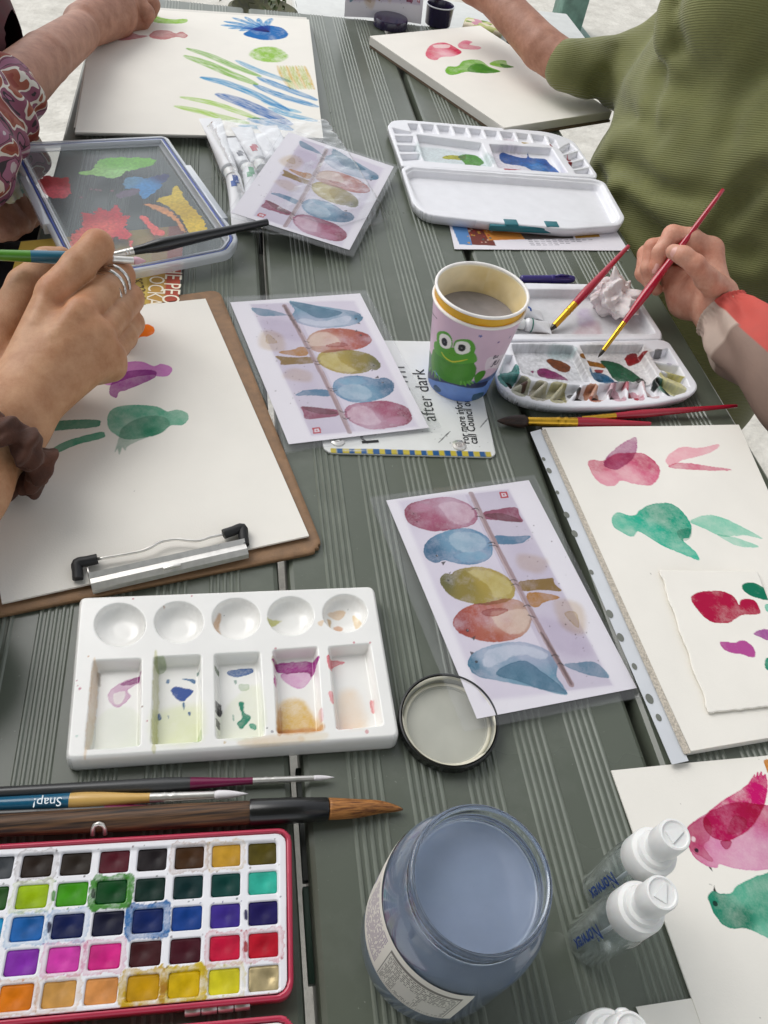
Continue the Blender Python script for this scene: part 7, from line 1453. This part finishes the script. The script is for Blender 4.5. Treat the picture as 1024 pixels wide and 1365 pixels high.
def knit_mat(name, c1, pitch=.0024):
    m = mat(name, c1, .85, var=.12, vscale=25, sheen=.25); nt = m.node_tree; N, L = nt.nodes, nt.links; b = N['Principled BSDF']
    at = N.new('ShaderNodeAttribute'); at.attribute_name = 'ribs'; f = N.new('ShaderNodeMath'); f.operation = 'MULTIPLY'; f.inputs[1].default_value = 2*PI/pitch; s = N.new('ShaderNodeMath'); s.operation = 'SINE'
    L.new(at.outputs['Fac'], f.inputs[0]); L.new(f.outputs[0], s.inputs[0]); n = N.new('ShaderNodeTexNoise'); n.inputs['Scale'].default_value = 700; tc = N.new('ShaderNodeTexCoord'); L.new(tc.outputs['Object'], n.inputs['Vector'])
    ad = N.new('ShaderNodeMath'); ad.operation = 'MULTIPLY_ADD'; ad.inputs[1].default_value = .5; L.new(n.outputs['Fac'], ad.inputs[0]); L.new(s.outputs[0], ad.inputs[2])
    bp = N.new('ShaderNodeBump'); bp.inputs['Strength'].default_value = .4; bp.inputs['Distance'].default_value = .0012; L.new(ad.outputs[0], bp.inputs['Height']); L.new(bp.outputs['Normal'], b.inputs['Normal']); return m
def green_person():
    M['knit'] = knit_mat('ribbed_green_knit', '#707244'); M['trousers'] = mat('dark_trousers', '#1d1d22', .8)
    t = thing('person', 'person in a ribbed olive green sweater leaning at the far right of the table', 'person', (.62, .95, GZ))
    v3 = lambda *a: np.array(a, float)
    pel = v3(.66, .93, -.26); bel = v3(.640, .93, -.06); che = v3(.645, .96, .06); 
    shF, shN = v3(.665, 1.12, .13), v3(.665, .80, .13); neck0, neck1 = W(965, 60, .15), W(990, 4, .215)
    elF = W(835, 98, .06); cuF = W(757, 88, .062); elN, cuN = W(1030, 330, .0), W(930, 372, -.10)
    def fn(P):
        Q = P.copy()
        d = smin(cone_sd(P, pel+v3(0, .06, 0), che+v3(.01, .075, 0), .15, .118), cone_sd(P, pel-v3(0, .06, 0), che-v3(-.01, .075, 0), .15, .118), .05)
        d = smin(d, cone_sd(P, bel+v3(-.02, 0, 0), che+v3(-.02, 0, -.02), .14, .125), .05)
        d = smin(d, cone_sd(P, shF, shN, .068, .068), .06); d = smin(d, cone_sd(P, neck0, neck1, .075, .060), .05)
        d = smin(d, chain(P, [(shF, .062), (elF, .043), (cuF, .034)], .02), .025); d = smin(d, chain(P, [(shN, .074), (elN, .064), (cuN, .052)], .02), .018)
        f = P@v3(.3, -.8, .5); d = d+.006*np.sin(f*46+5*np.sin(P[:, 2]*9))*np.exp(-((P-v3(.53, .82, -.02))**2).sum(1)/.13**2)+.005*np.sin((P@v3(.2, .55, .8))*52+3*np.sin(P[:, 1]*14))*np.exp(-((P-v3(.54, 1.02, .0))**2).sum(1)/.12**2)+.003*np.sin((P@v3(.2, .9, -.6))*70)*np.exp(-((P-v3(.58, 1.14, .06))**2).sum(1)/.08**2)
        # fold-down of the collar
        c = neck0*.45+neck1*.55; s = (P-c)@((neck1-neck0)/np.linalg.norm(neck1-neck0)); d = d-.005*ss(.0, .012, s)*np.exp(-((P-neck1)**2).sum(1)/.10**2)
        ax = (neck1-neck0)/np.linalg.norm(neck1-neck0); c = neck0*.35+neck1*.65; q = P-c; hh = q@ax; rr = np.sqrt(np.maximum((q*q).sum(1)-hh*hh, 0)); d = smin(d, np.hypot(rr-.076, hh*.7)-.014, .006)
        return d
    def surf(px, py):
        dr = ray(px, py); dr = dr/np.linalg.norm(dr); t = .25
        for _ in range(80):
            v = float(fn((CAMP+dr*t)[None])[0])
            if v < .0008: break
            t += v*.7
        return CAMP+dr*t
    folds = [[surf(*q) for q in L_] for L_ in ([(862, 8), (822, 70), (800, 120), (792, 170)], [(795, 110), (830, 150), (880, 175)], [(785, 160), (820, 215), (875, 250), (940, 262)], [(1020, 235), (975, 275), (950, 318)], [(830, 265), (880, 315), (940, 335), (1000, 338)], [(1015, 90), (985, 130), (970, 180)], [(905, 60), (880, 100), (868, 150)], [(800, 235), (840, 290), (890, 345)])]
    amp = [.006, .007, .009, .013, .009, .006, .005, .008]
    fn0 = fn
    def fn(P):
        d = fn0(P)
        for L_, A_ in zip(folds, amp):
            e = None
            for p, q in zip(L_[:-1], L_[1:]): x = cone_sd(P, p, q, 1e-4, 1e-4); e = x if e is None else np.minimum(e, x)
            d = d+A_*np.exp(-(e/.011)**2)-A_*.45*np.exp(-((e-.026)/.014)**2)
        return d
    V, F = nets(fn, v3(.40, .58, -.36), v3(.90, 1.34, .25), .0055)
    rib = V@v3(.10, .42, .90)
    aF = np.exp(-np.minimum(cone_sd(V, elF, cuF, .04, .04), .06).clip(0)**2/.02**2)
    obj('sweater', V, F, M['knit'], t, extra=rib)
    # forearm and hand of the far arm
    han = [(cuF*.82+elF*.18, .027), (cuF*1., .0285), (W(722, 64, .068), .029), (W(680, 18, .085), .026), (W(655, -14, .095), .030), (W(640, -22, .09), .026)]
    V, F = nets(lambda P: smin(chain(P, han, .003), chain(P, [(W(655, -10, .09), .024), (W(628, -12, .088), .016), (W(605, -20, .085), .011)], .006), .012), np.array([p for p, r in han]).min(0)-.08, np.array([p for p, r in han]).max(0)+.06, .0022)
    obj('body', V, F, M['skinC'], t, col=np.ones((len(V), 3)))
    for s in (-.085, .085):
        V, F = nets(lambda P: chain(P, [(v3(.68, .93+s, -.27), .085), (v3(.44, .93+s, -.26), .07), (v3(.45, .93+s, -.68), .05)], .03), v3(.3, .75+s, -.74), v3(.8, 1.1+s, -.15), .008); obj('trouser_leg', V, F, M['trousers'], t)
green_person()

def left_person():
    v3 = lambda *a: np.array(a, float)
    M['print'] = None
    m, nt, b = _nt('patterned_blouse'); N, L = nt.nodes, nt.links; tc = N.new('ShaderNodeTexCoord'); n0 = N.new('ShaderNodeTexNoise'); n0.inputs['Scale'].default_value = 24; L.new(tc.outputs['Object'], n0.inputs['Vector']); n0.inputs['Distortion'].default_value = 1.2; n0.inputs['Detail'].default_value = 1.5
    r = N.new('ShaderNodeValToRGB'); r.color_ramp.interpolation = 'CONSTANT'
    for p_, c_ in ((.0, '#7d2f22'), (.40, '#8a4632'), (.46, '#c9c3b8'), (.50, '#7c4258'), (.56, '#2a2228'), (.58, '#8f5a72'), (.66, '#b7aeb0')):
        e = r.color_ramp.elements.new(p_); e.color = (*lin(c_), 1)
    L.new(n0.outputs['Fac'], r.inputs[0]); L.new(r.outputs[0], b.inputs['Base Color']); b.inputs['Roughness'].default_value = .7; M['blouse'] = m
    M['vest'] = mat('maroon_vest', '#4a1f24', .8, var=.2, vscale=60); M['darkcloth'] = mat('black_cloth', '#131214', .85)
    t = thing('person', 'person in a patterned blouse painting on the big white pad at the far left', 'person', (-.42, .95, GZ))
    arm = [(W(-60, 212, .07), .036), (W(8, 126, .072), .031), (W(60, 78, .066), .027), (W(106, 44, .048), .0240)]
    hand = [J(112, 34, 46, 27), J(150, 16, 38, 31), J(160, -12, 44, 26)]
    f1 = [J(160, 10, 40, 16), J(182, 6, 40, 14), J(194, 18, 32, 12), J(192, 26, 22, 10)]; f2 = [J(158, 30, 26, 15), J(177, 26, 24, 13), J(187, 30, 18, 11), J(180, 34, 12, 9)]; f3 = [J(165, -14, 46, 15), J(190, -12, 44, 13), J(202, 6, 36, 11), J(201, 16, 26, 9)]
    def fn(P):
        d = smin(chain(P, arm, .003), chain(P, hand, .006), .010); f = None
        for ch in (f1, f2, f3): e = chain(P, ch, .003); f = e if f is None else smin(f, e, .0012)
        return smin(d, f, .005)
    A = np.array([p for p, r in arm+hand+f1+f2+f3]); V, F = nets(fn, A.min(0)-.045, A.max(0)+.045, .0018); obj('body', V, F, M['skinC'], t, col=np.ones((len(V), 3)))
    # torso, vest and thighs
    tor = lambda P: smin(cone_sd(P, v3(-.47, .95, -.25), v3(-.375, 1.02, .05), .14, .12), cone_sd(P, v3(-.42, .86, .12), v3(-.37, 1.14, .12), .07, .07), .06)
    V, F = nets(tor, v3(-.72, .70, -.45), v3(-.25, 1.25, .24), .008); obj('torso', V, F, M['blouse'], t)
    ves = lambda P: np.maximum(tor(P)-.028, -(P[:, 1]-.97+.3*(P[:, 0]+.40)))
    V, F = nets(ves, v3(-.74, .70, -.45), v3(-.24, 1.28, .24), .008); obj('vest', V, F, M['vest'], t)
    def slv(ch, name, seed):
        rs = np.random.RandomState(seed); ph = rs.rand(4)*6
        fn2 = lambda P: chain(P, ch, .02)+.003*np.sin((P@v3(1, .5, .8))*95+ph[0]+4*np.sin(P[:, 1]*30))+.0018*np.sin((P@v3(-.6, 1, .4))*160+ph[1])
        A = np.array([p for p, r in ch]); R = max(r for p, r in ch)+.02; V, F = nets(fn2, A.min(0)-R, A.max(0)+R, .003); obj(name, V, F, M['blouse'], t)
    slv([(v3(-.44, 1.06, .10), .065), (W(-130, 240, .06), .056), (W(-58, 208, .070), .047), (W(3, 131, .072), .0385)], 'sleeve', 1)
    slv([(v3(-.46, .86, .08), .06), (v3(-.42, .82, -.06), .058), (W(-40, 240, -.09), .046), (W(10, 205, -.11), .042), (W(34, 215, -.12), .028)], 'sleeve', 4)
    lh = [(W(-40, 260, -.045), .030), (W(5, 262, -.04), .034), (W(28, 275, -.045), .026)]
    g = [[(W(20, 265, -.03), .012), (W(40, 280, -.035), .011), (W(34, 300, -.045), .009)], [(W(10, 280, -.03), .012), (W(26, 298, -.04), .011), (W(16, 310, -.05), .009)], [(W(0, 285, -.03), .012), (W(10, 306, -.04), .011), (W(0, 312, -.05), .009)], [(W(15, 250, -.03), .012), (W(38, 258, -.035), .011), (W(44, 275, -.04), .009)]]
    def fh(P):
        f = None
        for ch in g: e = chain(P, ch, .003); f = e if f is None else smin(f, e, .0012)
        return smin(chain(P, lh, .01), f, .004)
    A = np.array([p for p, r in lh+sum(g, [])]); V, F = nets(fh, A.min(0)-.045, A.max(0)+.045, .002); obj('hand', V, F, M['skinC'], t, col=np.ones((len(V), 3)))
    V, F = nets(lambda P: smin(cone_sd(P, v3(-.50, .90, -.25), v3(-.23, .88, -.19), .095, .085), cone_sd(P, v3(-.23, .88, -.2), v3(-.24, .88, -.66), .075, .05), .03), v3(-.65, .70, -.74), v3(-.08, 1.05, -.05), .008); obj('trouser_leg', V, F, M['darkcloth'], t)
    V, F = nets(lambda P: smin(cone_sd(P, v3(-.50, 1.03, -.25), v3(-.26, 1.04, -.22), .095, .08), cone_sd(P, v3(-.26, 1.04, -.22), v3(-.26, 1.04, -.66), .07, .05), .03), v3(-.65, .88, -.74), v3(-.12, 1.2, -.05), .008); obj('trouser_leg', V, F, M['darkcloth'], t)
left_person()
c = W(8, 262, -.005); crumple(8, 262, -.012, .026, 'twisted white tissue with a teal stain held in the lap hand at the left edge', 12, h=.9, stains=(((.5, .4, .3), .7, '#4f8f8f'), ((.3, -.3, .2), .4, '#c9c98a')), spike=(-.2, -.9, .2))
t, P, f_, hr = brush('dark brush held in the far left hand above the green stroke', (201, 22), .014, (225, -75), .11, [(203, 12), (207, -5)], .0015, .0030, .0018, ['h_black'], 'hair_wet', .0012)
# ================================================================ the sitters beyond the frame: heads, shoulders, other arms
for k, c in (('hair_brown', ('#2b1a10', '#5a3b22')), ('hair_black', ('#0e0b0a', '#2a211c')), ('hair_grey', ('#55504a', '#8d867c'))): M[k] = hair_mat(k, c[0], c[1], (60, 60, 500))
M['eyewhite'] = mat('eye', '#d8d4cc', .2); M['iris'] = mat('iris', '#2b1c12', .15); M['lips'] = mat('lips', '#8f4a44', .45)
def head(t, c, f, skin, hair, neck, long_hair=True, tilt=.45):
    c = np.array(c, float); f = np.array([f[0], f[1], 0.]); f /= np.linalg.norm(f); s = np.array([-f[1], f[0], 0]); u = np.array([0, 0, 1.])
    F_ = f*math.cos(tilt)-u*math.sin(tilt); U_ = u*math.cos(tilt)+f*math.sin(tilt)
    p = lambda a, b, h: c+F_*a+s*b+U_*h
    def skull(P): return smin(cone_sd(P, p(-.022, 0, .022), p(.020, 0, .018), .078, .070), cone_sd(P, p(.022, 0, -.012), p(.040, 0, -.062), .060, .032), .03)
    def fn(P):
        d = skull(P); d = smin(d, cone_sd(P, p(-.02, 0, -.04), np.array(neck, float), .050, .056), .03)
        d = smin(d, cone_sd(P, p(.084, 0, .012), p(.100, 0, -.022), .008, .012), .010)
        for b in (-1, 1):
            d = np.maximum(d, -(np.linalg.norm(P-p(.098, b*.032, .010), axis=1)-.016)) if False else d+.006*np.exp(-((P-p(.083, b*.032, .010))**2).sum(1)/.013**2)
            d = smin(d, cone_sd(P, p(-.002, b*.077, .012), p(-.008, b*.080, -.022), .012, .008), .006)
            d = d-.003*np.exp(-((P-p(.082, b*.032, .030))**2).sum(1)/.014**2)
        return d+.003*np.exp(-((P-p(.086, 0, -.045))**2).sum(1)/.010**2)
    V, F = nets(fn, c-.20, c+.17, .0042); obj('head', V, F, M[skin], t, col=np.ones((len(V), 3)))
    for b in (-1, 1):
        V, F = lathe([(.0001, -.011), (.008, -.008), (.011, 0), (.008, .008), (.0001, .011)], 16, (0, 0, 0)); o = obj('eye', V+p(.072, b*.032, .010), F, M['eyewhite'], t); V, F = lathe([(.0001, -.005), (.004, -.003), (.005, 0), (.004, .003), (.0001, .005)], 12, (0, 0, 0)); obj('iris', V+p(.0785, b*.032, .007), F, M['iris'], o)
    obj('lips', *tube([p(.078, -.022, -.046), p(.085, -.008, -.044), p(.086, 0, -.0455), p(.085, .008, -.044), p(.078, .022, -.046)], [.002, .0042, .0040, .0042, .002], 10), M['lips'], t)
    def hf(P):
        d = skull(P)-.012-.004*np.sin((P@s)*130)*np.sin((P@U_)*30+1)
        q = P-c; d = np.maximum(d, (q@F_)-.030-.55*np.maximum(q@U_-.02, -.2).clip(-.2, .05)); 
        if long_hair: d = smin(d, np.minimum(cone_sd(P, p(-.05, .045, 0), p(-.075, .06, -.15), .045, .035), cone_sd(P, p(-.05, -.045, 0), p(-.075, -.06, -.15), .045, .035)), .03)
        return d
    V, F = nets(hf, c-.24, c+.17, .005); obj('hair', V, F, M[hair], t)
def torso(t, x, y, ang, m, trm, chains, name='jacket', zc_=.06):
    f = np.array([math.cos(ang), math.sin(ang), 0]); s = np.array([-f[1], f[0], 0]); B = np.array([x, y, 0.]); p = lambda a, b, h: B+f*a+s*b+np.array([0, 0, h])
    def fn(P):
        d = smin(cone_sd(P, p(0, .06, -.27), p(.02, .07, zc_), .135, .11), cone_sd(P, p(0, -.06, -.27), p(.02, -.07, zc_), .135, .11), .05)
        d = smin(d, cone_sd(P, p(.01, .15, zc_+.08), p(.01, -.15, zc_+.08), .065, .065), .06); d = smin(d, cone_sd(P, p(.01, 0, zc_+.10), p(.03, 0, zc_+.17), .075, .06), .04)
        for ch in chains: d = smin(d, chain(P, ch, .02), .02)
        return d+.003*np.sin((P@np.array([.5, .4, .9]))*60+4*np.sin((P@s)*12))
    A = np.array([B]+[q for ch in chains for q, r in ch]); V, F = nets(fn, np.minimum(A.min(0)-.09, p(0, 0, -.42)-[.26, .26, 0]), np.maximum(A.max(0)+.09, p(0, 0, zc_+.2)+[.26, .26, 0]), .0075); obj(name, V, F, m, t, col=np.ones((len(V), 3))*lin('#8b7468') if m is M['jacket'] else None)
    for b in (-.085, .085):
        V, F = nets(lambda P: chain(P, [(p(0, b, -.28), .09), (p(.34, b, -.26), .072), (p(.36, b, -.70), .05)], .03), p(.18, b, -.50)-[.34, .34, .26], p(.18, b, -.5)+[.34, .34, .34], .009); obj('trouser_leg', V, F, trm, t)
    return p
P_ = {o['label']: o for o in bpy.data.objects if o.get('category') == 'person'}
pick = lambda w: next(o for l, o in P_.items() if w in l)
# green sweater
head(pick('olive'), (.565, .975, .355), (-1, -.05), 'skinC', 'hair_brown', (.628, .968, .20))
# blouse at the far left
head(pick('blouse'), (-.36, 1.02, .375), (1, .15), 'skinC', 'hair_grey', (-.39, 1.01, .17), False)
# ringed hand at the near left: forearm runs back to a dark shirt sleeve
M['shirt'] = mat('dark_blue_shirt', '#20283a', .8, var=.15, vscale=50, bump=.2, bscale=500)
t = pick('rings'); el = W(-150, 800, .052)
p = torso(t, -.62, .10, .15, M['shirt'], M['trousers'], [[(np.array([-.60, .24, .12]), .07), (np.array([-.44, .17, -.02]), .058), (el*.55+np.array([-.44, .17, -.02])*.45, .052), (el+np.array([.004, .004, 0]), .046)], [(np.array([-.60, -.05, .12]), .07), (np.array([-.46, -.12, -.08]), .056), (np.array([-.34, .0, -.16]), .042)]], 'shirt')
head(t, (-.55, .11, .36), (1, .3), 'skinA', 'hair_black', (-.60, .10, .18))
lh = [(np.array([-.345, -.005, -.16]), .030), (np.array([-.30, .03, -.165]), .034)]
V, F = nets(lambda P: chain(P, lh+[(np.array([-.25, .06, -.175]), .022)], .01), np.array([-.42, -.08, -.24]), np.array([-.18, .12, -.10]), .004); obj('resting_hand', V, F, M['skinA'], t, col=np.ones((len(V), 3)))
# jacket sleeve at the right
t = pick('coral'); sl = W(1130, 575, .040)
p = torso(t, .98, .36, PI-.1, M['jacket'], M['trousers'], [[(np.array([.96, .50, .12]), .075), (np.array([.82, .47, -.03]), .066), (sl, .054)], [(np.array([.97, .22, .12]), .072), (np.array([.86, .16, -.08]), .058), (np.array([.74, .24, -.17]), .045)]], 'jacket')
head(t, (.90, .37, .36), (-1, .25), 'skinB', 'hair_brown', (.96, .36, .18))
# ================================================================ light, sky, camera
w = bpy.data.worlds.new('World'); SC.world = w; w.use_nodes = True; nt = w.node_tree
sky = nt.nodes.new('ShaderNodeTexSky'); sky.sky_type = 'NISHITA'; sky.sun_disc = False
SUN_EL, SUN_AZ = math.radians(48), math.radians(-45)      # azimuth measured from +Y towards +X
sky.sun_elevation = SUN_EL; sky.sun_rotation = SUN_AZ; sky.air_density = 1.2; sky.dust_density = 1.5; sky.ozone_density = .6
bg = nt.nodes['Background']; hs = nt.nodes.new('ShaderNodeHueSaturation'); hs.inputs['Saturation'].default_value = .18; nt.links.new(sky.outputs[0], hs.inputs['Color']); nt.links.new(hs.outputs[0], bg.inputs[0]); bg.inputs[1].default_value = SKY
sd = bpy.data.lights.new('sun', 'SUN'); sd.energy = SUN; sd.angle = math.radians(40); sd.color = (1, .98, .95)
so = bpy.data.objects.new('sun', sd); COL.objects.link(so)
dv = Vector((math.sin(SUN_AZ)*math.cos(SUN_EL), math.cos(SUN_AZ)*math.cos(SUN_EL), math.sin(SUN_EL))); so.rotation_euler = dv.to_track_quat('Z', 'Y').to_euler(); so.location = dv*8

cd = bpy.data.cameras.new('camera'); cam = bpy.data.objects.new('camera', cd); COL.objects.link(cam); SC.camera = cam
cd.sensor_fit = 'VERTICAL'; cd.sensor_height = 36; cd.sensor_width = 27; cd.lens = 36*FOCAL/1365; cd.clip_start = .01; cd.clip_end = 300
Mx = Matrix.Identity(4)
for i in range(3):
    for j in range(3): Mx[i][j] = RC[i, j]
Mx.translation = Vector(CAMP); cam.matrix_world = Mx
SC.render.resolution_x, SC.render.resolution_y = 768, 1024
SC.view_settings.view_transform = 'Standard'; SC.view_settings.look = 'None'; SC.view_settings.gamma = 1; SC.view_settings.exposure = EXPO
SC.cycles.use_denoising = True; SC.cycles.max_bounces = 10; SC.cycles.transmission_bounces = 10; SC.cycles.transparent_max_bounces = 24; SC.cycles.diffuse_bounces = 5; SC.cycles.glossy_bounces = 5
SC.cycles.caustics_refractive = True; SC.cycles.caustics_reflective = False; SC.cycles.blur_glossy = .5; SC.cycles.sample_clamp_indirect = 6
